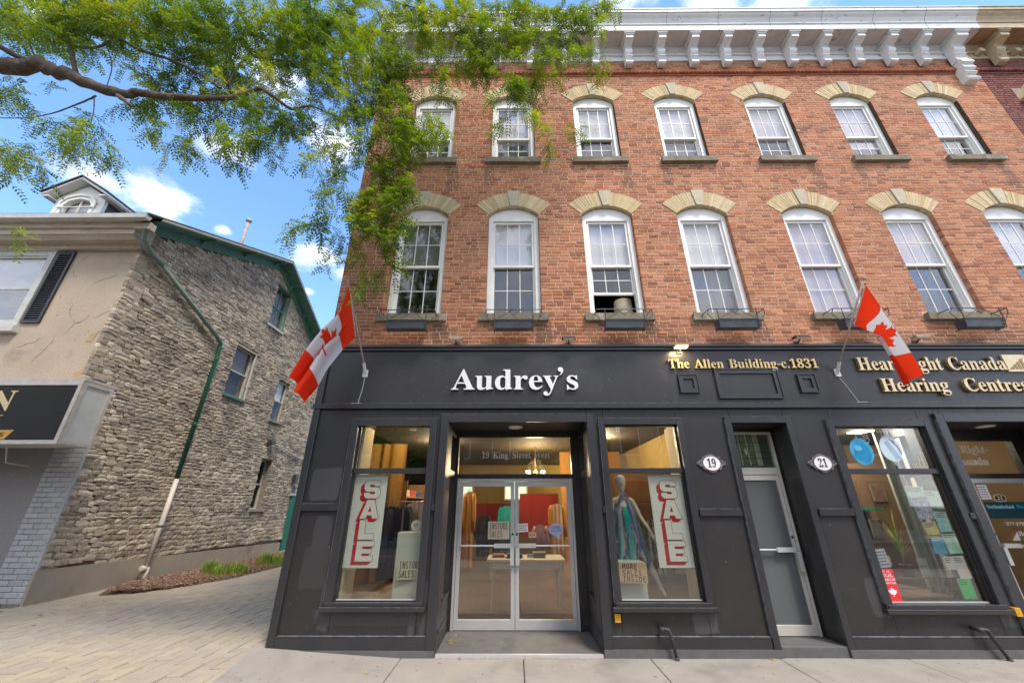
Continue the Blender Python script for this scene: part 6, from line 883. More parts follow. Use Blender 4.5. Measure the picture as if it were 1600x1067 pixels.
me = MB().add([(-.155, -.024, -.012), (.155, -.024, -.012), (.155, .020, .016), (-.155, .020, .016), (-.155, -.022, -.017), (.155, -.022, -.017), (.155, .024, .011), (-.155, .024, .011)], [(0, 1, 2, 3), (7, 6, 5, 4), (0, 4, 5, 1), (2, 6, 7, 3)])
mm = bpy.data.meshes.new('louvre'); mm.from_pydata(me.v, [], me.f); mm.materials.append(pm('louvre_lit_paint', (.24, .24, .28), None, rough=.35))  # paler than the frame, paints the light caught on the slats
for k in range(31): inst(mm, 'louvre', SH, (-10.85, 1.884, 5.545 + k * .058))
# dormer
DX = -13.14; DM = part('dormer', LB, (DX, 3.2, 10)); M_dorm = pm('dormer_white', (.80, .78, .72), (.70, .67, .60), 6, .55, .2, 50, c3=(.42, .36, .28), s3=7, t3=.66)
def archp(hw, zt, drop=.26, z0=8.6): return [(DX - hw, z0), (DX + hw, z0), (DX + hw, zt - drop), (DX + hw * .72, zt - drop * .32), (DX + hw * .35, zt - .03), (DX, zt), (DX - hw * .35, zt - .03), (DX - hw * .72, zt - drop * .32), (DX - hw, zt - drop)]
MB().prism([(DX - .75, 8.5), (DX + .75, 8.5), (DX + .75, 10.32), (DX, 10.80), (DX - .75, 10.32)], 3.2, 3.3, 'Y', 0, [archp(.43, 10.25)]).build('dormer_front', M_dorm, DM)
MB().prism(archp(.52, 10.36, .28, 8.58), 3.155, 3.2, 'Y', 0, [archp(.43, 10.25, .25, 8.6)]).prism(archp(.56, 10.41, .29, 9.9), 3.12, 3.154, 'Y', 0, [archp(.51, 10.355, .28, 9.92)]).box(DX - .013, DX + .013, 3.22, 3.25, 8.6, 10.24).build('dormer_frame', M_dorm, DM)
MB().box(DX - .43, DX + .43, 3.26, 3.265, 8.6, 10.26).build('dormer_pane', M_pane2, DM); MB().box(DX - .46, DX + .46, 3.34, 3.35, 8.6, 10.3).build('dormer_blind', pm('dormer_blind', (.62, .62, .60), None), DM)
M_slate = pm('dormer_slate', (.06, .06, .065), (.09, .09, .095), 6, .8, .5, 40)
for s in (-1, 1): MB().box(DX + s * .70 - .03, DX + s * .70 + .03, 3.301, 7.5, 8.5, 10.34).build('dormer_cheek', M_slate, DM)
mb = MB(); mr_ = MB()
for s in (1, -1):
    mb.prism([(DX, 10.915), (DX + s * .98, 10.30), (DX + s * .98, 10.24), (DX, 10.85)], 2.95, 7.2); mr_.prism([(DX, 10.98), (DX + s * 1.0, 10.355), (DX + s * 1.0, 10.31), (DX, 10.925)], 2.91, 7.3)
    mb.box(min(DX + s * .751, DX + s * .95), max(DX + s * .751, DX + s * .95), 2.97, 7.0, 10.20, 10.235)
mb.build('dormer_soffit', M_dorm, DM); mr_.build('dormer_roof', M_shing, DM)
MB().tube([(-10.0, 5.7, 9.3), (-9.98, 5.7, 11.55)], .055, 10).lathe([(.055, 0), (.10, .02), (.10, .10), (.05, .14)], (-9.98, 5.7, 11.5), 12).build('flue_pipe', pm('flue_metal', (.45, .38, .34), (.30, .24, .20), 6, .6), LB, smooth=True)
# illuminated sign box of the left shop
SB = thing('shop_sign_box', 'black and gold shop sign in a white metal box on the stucco house', 'sign', (-10, 1.3, 3.3))
mb = MB(); x0, x1, y0, y1, z0, z1 = -20, -8.36, 1.34, 1.92, 2.74, 3.93
mb.prism([(y0, z0), (y0, z1), (y1, z1 - .03), (2.45, z0 - .04)] if False else [(y0, z0), (y0, z1), (1.925, z1), (1.925, z0)], x0, x1, 'X')
mb.build('sign_case', pm('sign_white', (.62, .61, .57), (.54, .52, .47), 4, .4, .1, 50, c3=(.45, .41, .34), s3=6, t3=.64), SB)
MB().box(x0, x1 + .03, y0 - .03, y1, z1 + .002, z1 + .05).box(x0, x1 + .012, y0 - .03, y0 - .002, z1 - .09, z1).box(x0, x1 + .012, y0 - .03, y0 - .002, z0 - .01, z0 + .06).box(x1 + .002, x1 + .025, y0, y1, z1 - .08, z1).box(x1 + .002, x1 + .025, y0, y1, z0, z0 + .06).box(x1 + .002, x1 + .025, y0, y0 + .06, z0 + .06, z1 - .08).box(x1 + .002, x1 + .025, y1 - .06, y1, z0 + .06, z1 - .08).box(x1 - .06, x1 + .012, y0 - .03, y0 - .002, z0 + .06, z1 - .09).build('sign_frame', pm('sign_frame_paint', (.60, .54, .46), (.46, .40, .33), 7, .45, .1, 50), SB)
MB().box(x0, x1 - .07, y0 - .018, y0 - .002, z0 + .065, z1 - .095).build('sign_face', pm('sign_black_face', (.034, .027, .021), (.022, .02, .018), 1, .6, spec=.15), SB)
text_letters("N", -10.02, -9.52, 3.35, .38, y0 - .024, y0 - .019, M_gold, SB); MB().box(-14, -9.60, y0 - .022, y0 - .019, 3.25, 3.262).build('sign_rule', M_gold, SB)
text_letters("S", -9.74, -9.60, 3.08, .11, y0 - .024, y0 - .019, M_gold, SB)
MB().prism([(-14, 2.815), (-9.36, 2.815), (-9.25, 2.985), (-14, 2.985)], y0 - .022, y0 - .019).build('sign_band', pm('sign_orange', (.62, .33, .07), None), SB)
mb = MB(); strokes(mb, "TS", -9.62, -9.38, 2.865, .07, y0 - .0235, .016); mb.build('sign_lettering', M_ink, SB)
bk = MB().tube([(-9.6, 1.6, 2.73), (-9.72, 1.8, 2.45), (-9.72, 2.2, 2.42)], .012, 6).tube([(-9.9, 1.6, 2.73), (-9.95, 1.7, 2.62)], .012, 6); bk.build('sign_stay', M_wwin, SB)
# downpipe
DP = thing('downpipe', 'green rainwater downpipe with a white plastic foot on the stone gable', 'downpipe', (SX + .1, 4.8, 0))
MB().tube([(SX + .30, 1.52, 7.88), (SX + .28, 1.54, 7.72), (SX + .20, 1.66, 7.55), (SX + .12, 2.0, 7.42), (SX + .10, 2.4, 7.32)], .055, 10).tube([(SX + .10, 2.38, 7.33), (SX + .10, 3.6, 6.82), (SX + .10, 4.85, 6.32)], .055, 10).build('copper_elbow', pm('verdigris', (.14, .24, .19), (.24, .28, .22), 12, .7, .4, 50, c3=(.18, .13, .10), s3=9, t3=.6), DP, smooth=True)
MB().tube([(SX + .10, 4.82, 6.335), (SX + .10, 4.96, 6.24), (SX + .10, 4.99, 6.1), (SX + .10, 4.93, 2.3)], .055, 10).lathe([(.062, 0), (.065, .02), (.065, .07), (.062, .09)], (SX + .10, 4.95, 3.75), 12).lathe([(.062, 0), (.065, .02), (.065, .07), (.062, .09)], (SX + .10, 4.985, 5.7), 12).build('green_pipe', M_dgreen, DP, smooth=True)
M_pvc = pm('white_plastic', (.60, .52, .44), (.52, .45, .38), 6, .45)
MB().tube([(SX + .11, 4.93, 2.34), (SX + .12, 4.84, .12)], .056, 12).build('white_pipe', M_pvc, DP, smooth=True)
MB().tube([(SX + .12, 4.85, .32), (SX + .12, 4.83, -.05)], .075, 12).tube([(SX + .12, 4.84, .28), (SX + .17, 4.68, .31)], .062, 12).lathe([(.0, -.004), (.05, -.004), (.066, 0), (.066, .03)], (SX + .172, 4.655, .313), 14, axis='Y').build('cleanout', M_pvc, DP, smooth=True)
MB().lathe([(.062, 0), (.066, .01), (.066, .03), (.062, .04)], (SX + .115, 4.88, 1.2), 12).build('pipe_strap', M_dgreen, DP)
# back of the alley
RB = thing('rear_outbuilding', 'grey rendered outbuilding closing the far end of the alley', 'building', (-6, 14.2, 0))
MB().box(-12, -2.5, 14.2, 15, -.1, 2.6).build('wall', M_render, RB)
GD = thing('green_door', 'narrow green door in a pale grey frame at the alley end', 'door', (-9.5, 11.6, 0))
MB().box(SX + .02, SX + .08, 10.86, 11.5, .0, 2.05).build('leaf', pm('teal_green', (.02, .16, .12), None, rough=.5), GD); MB().box(SX + .0, SX + .11, 11.5, 11.62, -.1, 2.15).box(SX, SX + .11, 10.8, 11.5, 2.052, 2.15).build('frame', pm('pale_frame', (.40, .42, .42), None), GD)
MB().box(SX, SX + .5, 10.8, 11.7, -.2, .09).build('step', M_conc, GD)
EM = thing('wall_conduit', 'thin pale conduit and dark electric box on the stone gable', 'conduit', (SX, 9.2, 3.8))
MB().tube([(SX + .05, 8.75, 3.85), (SX + .06, 9.6, 3.72), (SX + .06, 10.6, 3.55), (SX + .06, 11.3, 3.5)], .018, 6).build('conduit', M_pvc, EM); MB().box(SX + .02, SX + .2, 8.5, 8.75, 3.78, 3.9).build('junction_box', M_iron, EM); MB().box(SX + .02, SX + .16, 10.7, 10.9, 2.5, 2.85).build('junction_box', M_iron, EM)
# mulch bed, grass
M_mulch = ramp_mat('bark_mulch', [(.22, .12, .08), (.32, .19, .12), (.15, .08, .06), (.42, .30, .20)], grain=.4, gscale=40, bump=.6)
bed = [(-9.02, 4.4), (-8.85, 3.9), (-8.55, 3.45), (-8.0, 3.6), (-7.55, 4.3), (-7.2, 5.4), (-7.1, 7), (-7.1, 9), (-7.3, 10.7), (-9.02, 10.7)]
def inpoly(x, y, P):
    r = False
    for i in range(len(P)):
        a, b = P[i], P[(i + 1) % len(P)]
        if (a[1] > y) != (b[1] > y) and x < (b[0] - a[0]) * (y - a[1]) / (b[1] - a[1]) + a[0]: r = not r
    return r
MU = part('mulch_bed', None, (-8, 7, 0)); MU['kind'] = 'stuff'
MB().prism(bed, -.05, .012, 'Z').build('soil', pm('mulch_soil', (.15, .09, .065), (.10, .06, .045), 20, 1, .8, 60), MU, kind='stuff')
mb = MB(); n = 0
while n < 7000:
    x, y = random.uniform(-9.03, -6.95), random.uniform(3.1, 11.3) if random.random() < .55 else random.uniform(3.1, 6.5)
    if not inpoly(x, y, bed) and random.random() > .08: continue
    if not inpoly(x - .15, y, bed): continue
    n += 1; a = random.uniform(0, 6.3); l, w = random.uniform(.02, .055), random.uniform(.006, .014); c, s = math.cos(a), math.sin(a); zz = .012 + random.uniform(0, .03) + .05 * max(0, min(1, (-7.2 - x))); t = random.uniform(-.3, .3)
    mb.add([(x + c * l * u - s * w * v, y + s * l * u + c * w * v, zz + t * l * u + h) for h in (0, .006) for u, v in ((-1, -1), (1, -1), (1, 1), (-1, 1))], [(4, 5, 6, 7), (0, 1, 5, 4), (1, 2, 6, 5), (2, 3, 7, 6), (3, 0, 4, 7)])
mb.build('bark_chips', M_mulch, MU, kind='stuff')
eg = MB(); 
for a, b in zip(bed[4:8], bed[5:9]): eg.tube([(a[0], a[1], .005), (b[0], b[1], .005)], .02, 5)
eg.build('bed_edging', pm('edging', (.18, .13, .10), (.10, .07, .05), 9, 1), MU)
M_grass = ramp_mat('lawn_grass', [(.18, .29, .03), (.27, .40, .05), (.34, .44, .08), (.11, .19, .02), (.36, .34, .12)], grain=.3, bump=.1)
def grass(name, cx, cy, rx, ry, n, label, hmax=.40):
    mb = MB(); tf = [(random.uniform(-.75, .75), random.uniform(-.7, .7), random.uniform(.22, .42), random.uniform(.55, 1.1)) for _ in range(11)]
    for _ in range(n):
        tx_, ty_, tr_, th_ = random.choice(tf); a, r = random.uniform(0, 6.3), math.sqrt(random.random()) * tr_; x, y = cx + rx * (tx_ + r * math.cos(a)), cy + ry * (ty_ + r * math.sin(a)); h = hmax * th_ * random.uniform(.45, 1)
        b = random.uniform(0, 6.3); lx, ly = math.cos(b) * h * random.uniform(.1, .5), math.sin(b) * h * random.uniform(.1, .5); w = .005; px, py = -math.sin(b) * w, math.cos(b) * w
        mb.add([(x - px, y - py, 0), (x + px, y + py, 0), (x + lx * .4 + px * .7, y + ly * .4 + py * .7, h * .65), (x + lx * .4 - px * .7, y + ly * .4 - py * .7, h * .65), (x + lx, y + ly, h)], [(0, 1, 2, 3), (3, 2, 4)])
    for _ in range(0):
        a, r = random.uniform(0, 6.3), math.sqrt(random.random()); x, y = cx + rx * r * math.cos(a), cy + ry * r * math.sin(a); h = hmax * random.uniform(.5, 1) * (1 - .45 * r * r)
        b = random.uniform(0, 6.3); lx, ly = math.cos(b) * h * random.uniform(.2, .7), math.sin(b) * h * random.uniform(.2, .7); w = .006; px, py = -math.sin(b) * w, math.cos(b) * w
        mb.add([(x - px, y - py, 0), (x + px, y + py, 0), (x + lx * .4 + px * .7, y + ly * .4 + py * .7, h * .65), (x + lx * .4 - px * .7, y + ly * .4 - py * .7, h * .65), (x + lx, y + ly, h)], [(0, 1, 2, 3), (3, 2, 4)])
    o = mb.build(name, M_grass, None, origin=(cx, cy, 0)); tag(o, label, 'grass', None, 'stuff')
grass('grass_clump', -7.75, 5.75, .62, .42, 3600, 'wide bright green grass clump in the mulch bed nearer the downpipe')
grass('grass_clump', -7.45, 7.7, .40, .35, 1800, 'smaller green grass clump at the far end of the mulch bed', .42)
# ------------------------------------------------------------------ flags
LEAF = [(0, 1.0), (.14, .72), (.30, .80), (.24, .38), (.46, .60), (.52, .48), (.80, .53), (.72, .30), (.84, .22), (.42, -.14), (.48, -.30), (.06, -.24), (.07, -.62)]
LEAFP = LEAF + [(-x, y) for x, y in reversed(LEAF[1:])] 
def flagmat(name, c, tr): return pm(name, c, None, rough=.75, trans=tr, spec=.15)
M_fr = flagmat('flag_red', (.85, .045, .012), .45); M_fw = flagmat('flag_white', (.74, .72, .72), .38)
def spl(P, t):
    P = [Vector(p) for p in P]; n = len(P) - 1; k = min(int(t * n), n - 1); f = t * n - k
    a, b, c, d = P[max(k - 1, 0)], P[k], P[k + 1], P[min(k + 2, n)]
    return .5 * ((2 * b) + (c - a) * f + (2 * a - 5 * b + 4 * c - d) * f * f + (3 * b - a - 3 * c + d) * f ** 3)
def flag(base, tip, top, bot, label, folds, amp, ph):
    T = thing('flag', label, 'flag', base, 'flags on angled poles over the shopfronts')
    d = (Vector(tip) - Vector(base)); b = Vector(base)
    MB().tube([b, b + d * 1.0], .013, 10).build('pole', pm('flag_pole_wood', (.50, .40, .33), (.40, .31, .25), 8, .5), T, smooth=True)
    MB().lathe([(0, -.02), (.016, -.018), (.02, 0), (.016, .018), (0, .03)], tuple(b + d), 12).build('finial', pm('finial_wood', (.45, .28, .16), None), T, smooth=True)
    MB().box(b.x - .04, b.x + .04, -.02, -.001, b.z - .10, b.z + .02).tube([b + Vector((0, 0, -.03)), b + d * .09], .024, 10).build('pole_bracket', pm('bracket_white', (.60, .58, .56), None, rough=.5), T)
    nu, nv = 96, 48; V = []; F = []; m = []
    for j in range(nv + 1):
        v = j / nv
        for i in range(nu + 1):
            u = i / nu; p = spl(top, u).lerp(spl(bot, u), v); env = min(1, u * 2.2)
            s = v * 2 * math.pi * folds + ph + u * 2.2
            p.y += amp * env * math.sin(s); p.x += amp * .42 * env * math.cos(s * 1.0 + .7) * math.sin(math.pi * v); p.z += amp * .15 * env * math.sin(s * .5 + u * 5) * math.sin(math.pi * v)
            V.append(tuple(p))
    for j in range(nv):
        for i in range(nu):
            a = j * (nu + 1) + i; F.append((a, a + 1, a + nu + 2, a + nu + 1)); u, v = (i + .5) / nu, (j + .5) / nv
            red = u < .25 or u > .75 or inpoly((u - .5) * 2 / .40, (-(v - .5)) / .40 + .18, LEAFP)
            m.append(0 if red else 1)
    mb = MB(); mb.v = V; mb.f = F; mb.m = m; mb.build('cloth', [M_fr, M_fw], T, smooth=True)
    h0, h1 = spl(top, 0), spl(bot, 0); MB().tube([h0, h0.lerp(h1, .5), h1], .009, 6).build('hoist_hem', M_fw, T)
    rg = MB()
    for h in (h0, h1): rg.tube([h, b + d * max(0, min(1, (h - b).dot(d) / d.dot(d)))], .006, 5)
    rg.build('flag_ring', M_iron, T)
flag((-2.36, -.02, 3.66), (-2.45, -1.0, 4.77), [(-2.42, -.95, 4.68), (-2.53, -.9, 4.36), (-2.71, -.85, 4.10), (-2.91, -.8, 3.77), (-3.08, -.75, 3.34)],
     [(-2.44, -.40, 4.08), (-2.60, -.48, 3.86), (-2.74, -.55, 3.57), (-2.80, -.6, 3.25), (-2.91, -.65, 2.99)], 'red and white maple leaf flag billowing left beside the stone house', 2.1, .125, .4)
flag((5.09, -.02, 3.65), (5.08, -1.0, 4.72), [(5.12, -.95, 4.65), (5.27, -.90, 4.32), (5.42, -.8, 4.00), (5.57, -.7, 3.66), (5.71, -.6, 3.37)],
     [(5.16, -.50, 4.21), (5.31, -.48, 4.12), (5.41, -.5, 3.98), (5.50, -.45, 3.72), (5.59, -.42, 3.27)], 'red and white maple leaf flag hanging over the cream hearing centre lettering', 1.25, .07, 2.2)
# caulk drips below the pole brackets
for x, x2 in ((-2.36, -2.41), (5.09, 5.27)): MB().tube([(x, -.004, 3.55), ((x + x2) / 2 + .01, -.004, 3.34), (x2, -.004, 3.13)], .006, 5).box(x2 - .08, x2 + .08, -.062, -.056, 3.125, 3.132).build('pale_cable', pm('pale_cable_paint', (.42, .46, .48), None), B)
# ------------------------------------------------------------------ lamps above the fascia
M_lampb = pm('floodlight_body', (.05, .045, .04), None, rough=.5); M_lampw = pm('floodlight_cream', (.42, .36, .26), (.30, .26, .18), 9, .5)
for x, z, col, lab in ((-.94, 4.16, M_lampw, 'small cream floodlight above the letter A of the white shop name'), (.88, 4.16, M_lampb, 'small black floodlight above the end of the white shop name'), (2.66, 4.03, M_lampw, 'lit floodlight glowing over the gold building lettering'), (4.60, 4.17, M_lampb, 'black floodlight left of the right flag pole'), (6.51, 4.17, M_lampw, 'cream floodlight right of the right flag on the bricks')):
    L = thing('floodlight', lab, 'wall lamp', (x, 0, z), 'floodlights along the top of the fascia'); lit = x == 2.66
    MB().box(x - .11, x + .11, -.17, -.07, z - .012, z + .022).build('lamp_housing', col, L, bevel=.004)
    MB().tube([(x, .0, z - .05), (x, -.06, z - .05), (x, -.10, z - .012)], .012, 6).box(x - .04, x + .04, -.02, 0, z - .09, z - .02).build('lamp_arm', M_lampb, L)
    if lit:
        MB().box(x - .09, x + .09, -.165, -.075, z - .03, z - .0125).build('lamp_lens', emit_mat('lit_lens', (1, .74, .38), 4.5), L)
        ld = bpy.data.lights.new('floodlight_glow', 'AREA'); ld.energy = 3.0; ld.color = (1, .75, .4); ld.shape = 'RECTANGLE'; ld.size = .18; ld.size_y = .08
        lo = bpy.data.objects.new('floodlight_glow', ld); COL.objects.link(lo); lo.parent = L; lo.location = (0, -.12, -.035)
    else: MB().box(x - .09, x + .09, -.165, -.075, z - .018, z - .0125).build('lamp_lens', MC['lamp_lens'], L)
# ------------------------------------------------------------------ window boxes
labs = ['behind the left flag under the leftmost large window', 'under the second large window from the left', 'under the window showing the drum lampshade', 'under the fourth large window above the gold lettering', 'behind the right flag pole', 'above the cream hearing centre lettering', 'at the far right edge']
for i, cx in enumerate(WX):
    T = thing('window_box', 'black planter box in a wire rack ' + labs[i], 'planter', (cx, -.1, 4.3), 'planter boxes under the second floor windows')
    x0, x1 = cx - .30, cx + .30
    MB().prism([(-.27, 4.285), (-.29, 4.43), (-.12, 4.43), (-.14, 4.285)], x0, x1, 'X').ring(x0 - .008, x1 + .008, 4.405, 4.43, .006, -.297, -.291).build('box', pm('planter_plastic', (.045, .05, .06), (.075, .085, .10), 9, .4, .2, 60), T, bevel=.004)
    rk = MB(); a, b = cx - .44, cx + .44; yt = -.30
    rk.tube([(a, -.05, 4.60), (a, yt, 4.60), (b, yt, 4.60), (b, -.05, 4.60)], .008, 6).tube([(x0 - .01, yt, 4.60), (x0 - .01, yt, 4.44), (x0 - .01, -.28, 4.275), (x0 - .01, -.12, 4.275)], .008, 6).tube([(x1 + .01, yt, 4.60), (x1 + .01, yt, 4.44), (x1 + .01, -.28, 4.275), (x1 + .01, -.12, 4.275)], .008, 6)
    for s in (-1, 1):
        rk.tube([(cx + s * .02, yt, 4.60), (cx + s * .12, yt, 4.53), (cx + s * .26, yt, 4.45)], .006, 5).tube([(cx, yt, 4.50), (cx + s * .06, yt, 4.55), (cx + s * .12, yt, 4.60)], .006, 5)
        rk.tube([(cx + s * .44, yt, 4.60), (cx + s * .46, yt + .03, 4.52), (cx + s * .38, yt + .03, 4.42), (cx + s * .31, yt + .03, 4.32)], .006, 5).tube([(cx + s * .44, -.06, 4.6), (cx + s * .44, -.07, 4.5)], .008, 5)
    rk.build('wire_rack', M_iron, T)
LMP = thing('floor_lamp', 'cream drum lampshade seen through the half open sash window', 'lamp', (2.05, .75, 4.16))
MB().lathe([(.17, 0), (.175, .01), (.155, .30), (.15, .30)], (2.0, .45, 4.84), 24).build('lamp_shade', pm('shade_linen', (.85, .76, .55), (.78, .68, .48), 8, .8, trans=.3), LMP, smooth=True); MB().tube([(2.0, .45, 4.16), (2.0, .45, 4.9)], .014, 8).tube([(1.94, .45, 4.78), (2.0, .45, 4.72), (2.06, .45, 4.78)], .008, 6).build('lamp_stand', M_iron, LMP)
# ------------------------------------------------------------------ number plaques
for x, n, lab in ((2.835, '19', 'oval white number 19 plaque on the pilaster right of the mannequin window'), (4.425, '21', 'oval white number 21 plaque between the frosted door and the hearing centre window')):
    T = thing('number_plaque', lab, 'house number', (x, -.02, 2.25))
    def oval(rx, rz, k=28): return [(x + rx * math.cos(6.2832 * i / k), 2.25 + rz * math.sin(6.2832 * i / k)) for i in range(k)]
    M_scr = pm('scroll_grey', (.20, .20, .21), (.10, .10, .105), 30, .5, .5, 50)
    pts = []
    for k in range(40):
        a = 6.2832 * k / 40; c, s = math.cos(a), math.sin(a); pts.append((x + c * (.135 + .075 * abs(c) ** 8), 2.25 + s * .128 * (1 - .25 * abs(c) ** 2)))
    MB().prism(pts, -.016, -.001).build('backing', M_scr, T)
    sc = MB()
    for s in (-1, 1):
        for t in (-1, 1): sc.tube([(x + s * (.10 + .085 * q) + s * .0, -.02, 2.25 + t * (.085 * (1 - q) + .012 * math.sin(q * 9))) for q in [i / 7 for i in range(8)]], .008, 5)
    sc.build('scrollwork', M_scr, T)
    MB().prism(oval(.125, .100), -.024, -.017).build('enamel_face', pm('enamel_white', (.78, .76, .73), None, rough=.2), T)
    MB().prism(oval(.13, .105), -.0255, -.0245, 'Y', 0, [oval(.122, .097)]).build('rim', pm('plaque_rim', (.25, .10, .09), None), T)
    text_letters(n, x - .068, x + .062, 2.197, .115, -.0275, -.0245, M_ink, T, 'digit')
# ------------------------------------------------------------------ vent pipes, stickers
for x, x2, lab in ((1.80, 1.93, 'black painted fill pipe below the right Audrey window'), (5.66, 5.86, 'black painted fill pipe below the hearing centre window')):
    lab = lab.replace(' Audrey', ' mannequin')
    T = thing('fill_pipe', lab, 'pipe', (x, -.06, 0), 'fill pipes on the stall risers')
    MB().tube([(x, .0, .30), (x, -.07, .30), (x + .02, -.11, .305), (x + .07, -.115, .30), (x + .09, -.11, .25), (x2, -.11, -.005)], [.022, .022, .024, .024, .022, .018], 10).lathe([(0, -.03), (.03, -.028), (.035, 0), (.03, .02), (0, .022)], (x, -.10, .302), 10).build('elbow_pipe', M_iron, T, smooth=True)
    MB().lathe([(.03, 0), (.028, .02), (.02, .03)], (x2, -.11, .0), 10).build('collar', M_iron, T, smooth=True)
for x, z, lab in ((1.285, .40, 'orange yellow sticker below the mannequin window'), (6.27, .47, 'orange yellow sticker beside the hearing centre entrance')):
    T = thing('warning_sticker', lab, 'sticker', (x, -.004, z)); MB().box(x - .035, x + .035, -.0345 if x < 2 else -.053, -.001, z - .045, z + .045).build('sheet', pm('sticker_orange', (.80, .38, .02), None), T)
    mb = MB()
    for k in range(4): mb.box(x - .028, x + .024 - .01 * (k % 2), -.0365 if x < 2 else -.055, -.0347 if x < 2 else -.0532, z + .026 - k * .018, z + .029 - k * .018)
    mb.build('print', pm('sticker_print', (.35, .12, .01), None), T)
# ------------------------------------------------------------------ SALE banners and hand lettered cards
def srect(x0, z0, x1, z1): return [(x0, z0), (x1, z0), (x1, z1), (x0, z1)]
def arc(cx, cz, r, a0, a1, n=6): return [(cx + r * math.cos(math.radians(a0 + (a1 - a0) * i / n)), cz + r * math.sin(math.radians(a0 + (a1 - a0) * i / n))) for i in range(n + 1)]
SALE = {'L': ([(0, 0), (.92, 0), (.92, .30), (.36, .30), (.36, 1), (0, 1)], []),
        'E': ([(0, 0), (1, 0), (1, .26), (.36, .26), (.36, .39), (.88, .39), (.88, .61), (.36, .61), (.36, .74), (1, .74), (1, 1), (0, 1)], []),
        'A': ([(-.06, 0), (.30, 0), (.37, .17), (.63, .17), (.70, 0), (1.06, 0), (.72, 1), (.28, 1)], [[(.40, .36), (.60, .36), (.5, .66)]]),
        'S': (arc(.78, .22, .22, -90, 0) + arc(.76, .38, .24, 0, 90) + [(.40, .62)] + arc(.38, .70, .06, 270, 90)[::1] + [(.62, .76), (.62, .68), (.98, .68)] + arc(.76, .78, .22, 0, 90) + arc(.24, .76, .24, 90, 180) + arc(.22, .60, .22, 180, 270) + [(.60, .38)] + arc(.62, .30, .06, 90, -90) + [(.38, .24), (.38, .32), (.02, .32)] + arc(.24, .22, .22, 180, 270), [])}
def banner(x0, x1, z0, z1, y, label, tilt):
    T = thing('sale_banner', label, 'banner', ((x0 + x1) / 2, y, (z0 + z1) / 2))
    MB().box(x0, x1, y, y + .004, z0, z1).build('sheet', M_paper, T)
    w = x1 - x0; lh = (z1 - z0) * .205; lw = w * .50; gap = lh * 1.08; lx = x0 + w * .32; zt = z1 - (z1 - z0) * .065
    red = MB(); blk = MB(); wht = MB()
    for i, ch in enumerate('SALE'):
        zb = zt - lh - i * gap; P, H = SALE[ch]; n = 9
        for k in range(n):
            ox, oz = -.052 * (n - 1 - k) / (n - 1), -.044 * (n - 1 - k) / (n - 1)
            if k == n - 1: ox = oz = 0
            t = [(lx + p[0] * lw + ox, zb + p[1] * lh + oz) for p in P]; hh = [[(lx + p[0] * lw + ox, zb + p[1] * lh + oz) for p in h_] for h_ in H]
            red.prism(t, y - .0012 - k * .0002, y - .0005, 'Y', 0, hh)
        for k, (dx, dz) in enumerate(((.005, .005), (.005, -.005), (-.005, .005), (-.005, -.005))):
            blk.prism([(lx + p[0] * lw + dx, zb + p[1] * lh + dz) for p in P], y - .0032 - k * .0001, y - .003, 'Y', 0, [[(lx + p[0] * lw + dx * .2, zb + p[1] * lh + dz * .2) for p in h_] for h_ in H])
        wht.prism([(lx + p[0] * lw, zb + p[1] * lh) for p in P], y - .0042, y - .004, 'Y', 0, [[(lx + p[0] * lw, zb + p[1] * lh) for p in h_] for h_ in H])
    red.build('letter_shadow', M_red, T); blk.build('letter_outline', M_ink, T); wht.build('letter_face', pm('banner_face', (.88, .87, .82), None), T)
    T.rotation_euler = (0, tilt, 0)
banner(-2.30, -1.83, .93, 2.105, .075, 'white and red SALE banner hung in the window left of the shop door', .0)
banner(1.925, 2.395, .93, 2.10, .075, 'white and red SALE banner hung beside the mannequin', -.0)
def card(name, x0, x1, z0, z1, y, lines, label, mat=M_card, h=.07, w=.008, rot=0, col=None, th=.003, ind=.02):
    T = thing(name, label, 'sign', ((x0 + x1) / 2, y, (z0 + z1) / 2)); MB().box(x0, x1, y, y + th, z0, z1).build('card', mat, T); mb = MB(); n = len(lines); step = (z1 - z0) / (n + .25)
    for i, l in enumerate(lines): strokes(mb, l, x0 + ind, x0 + ind + (x1 - x0 - ind - .015) * min(1, len(l) / max(len(q) for q in lines)), z1 - step * (i + .98), min(h, step * .78), y - .0015, w)
    mb.build('hand_lettering', col or M_ink, T); T.rotation_euler = (0, rot, 0); return T
card('sales_card', 1.355, 1.755, .755, .99, .09, ['MORE', 'SALES', 'INSIDE'], 'brown cardboard sign reading MORE SALES INSIDE against the white plinth', M_card, .065, .009, .03, ind=.07)
card('sales_card', -1.575, -1.245, .79, 1.02, .12, ['INSTORE', 'SALES'], 'INSTORE SALES card fixed to the white pedestal in the left window', pm('pale_card', (.62, .62, .50), (.68, .56, .34), 2, .8), .085, .009, -.02)
card('sales_card', -.42, -.085, 1.21, 1.46, .925, ['INSTORE', 'SALES'], 'INSTORE SALES cardboard sign on the glass of the left door leaf', pm('tan_card', (.56, .47, .34), None), .085, .008, 0)
def note(x0, x1, z0, z1, y, label, mat, nl=3, rot=0, cat='notice', col=None):
    T = thing('notice', label, cat, ((x0 + x1) / 2, y, (z0 + z1) / 2)); MB().box(x0, x1, y, y + .002, z0, z1).build('paper', mat, T); mb = MB(); s = (z1 - z0) / (nl + 1)
    for k in range(nl): 
        x = x0 + .015
        while x < x1 - .03: l = random.uniform(.01, .035); mb.box(x, min(x + l, x1 - .012), y - .0012, y - .0004, z1 - s * (k + 1) - .006, z1 - s * (k + 1) + .006); x += l + .009
    mb.build('print', col or pm('blue_ink', (.03, .04, .12), None), T); T.rotation_euler = (0, rot, 0); return T
note(.05, .21, 1.31, 1.43, .926, 'small white note at the left of the right door leaf', M_paper2, 3, -.05)
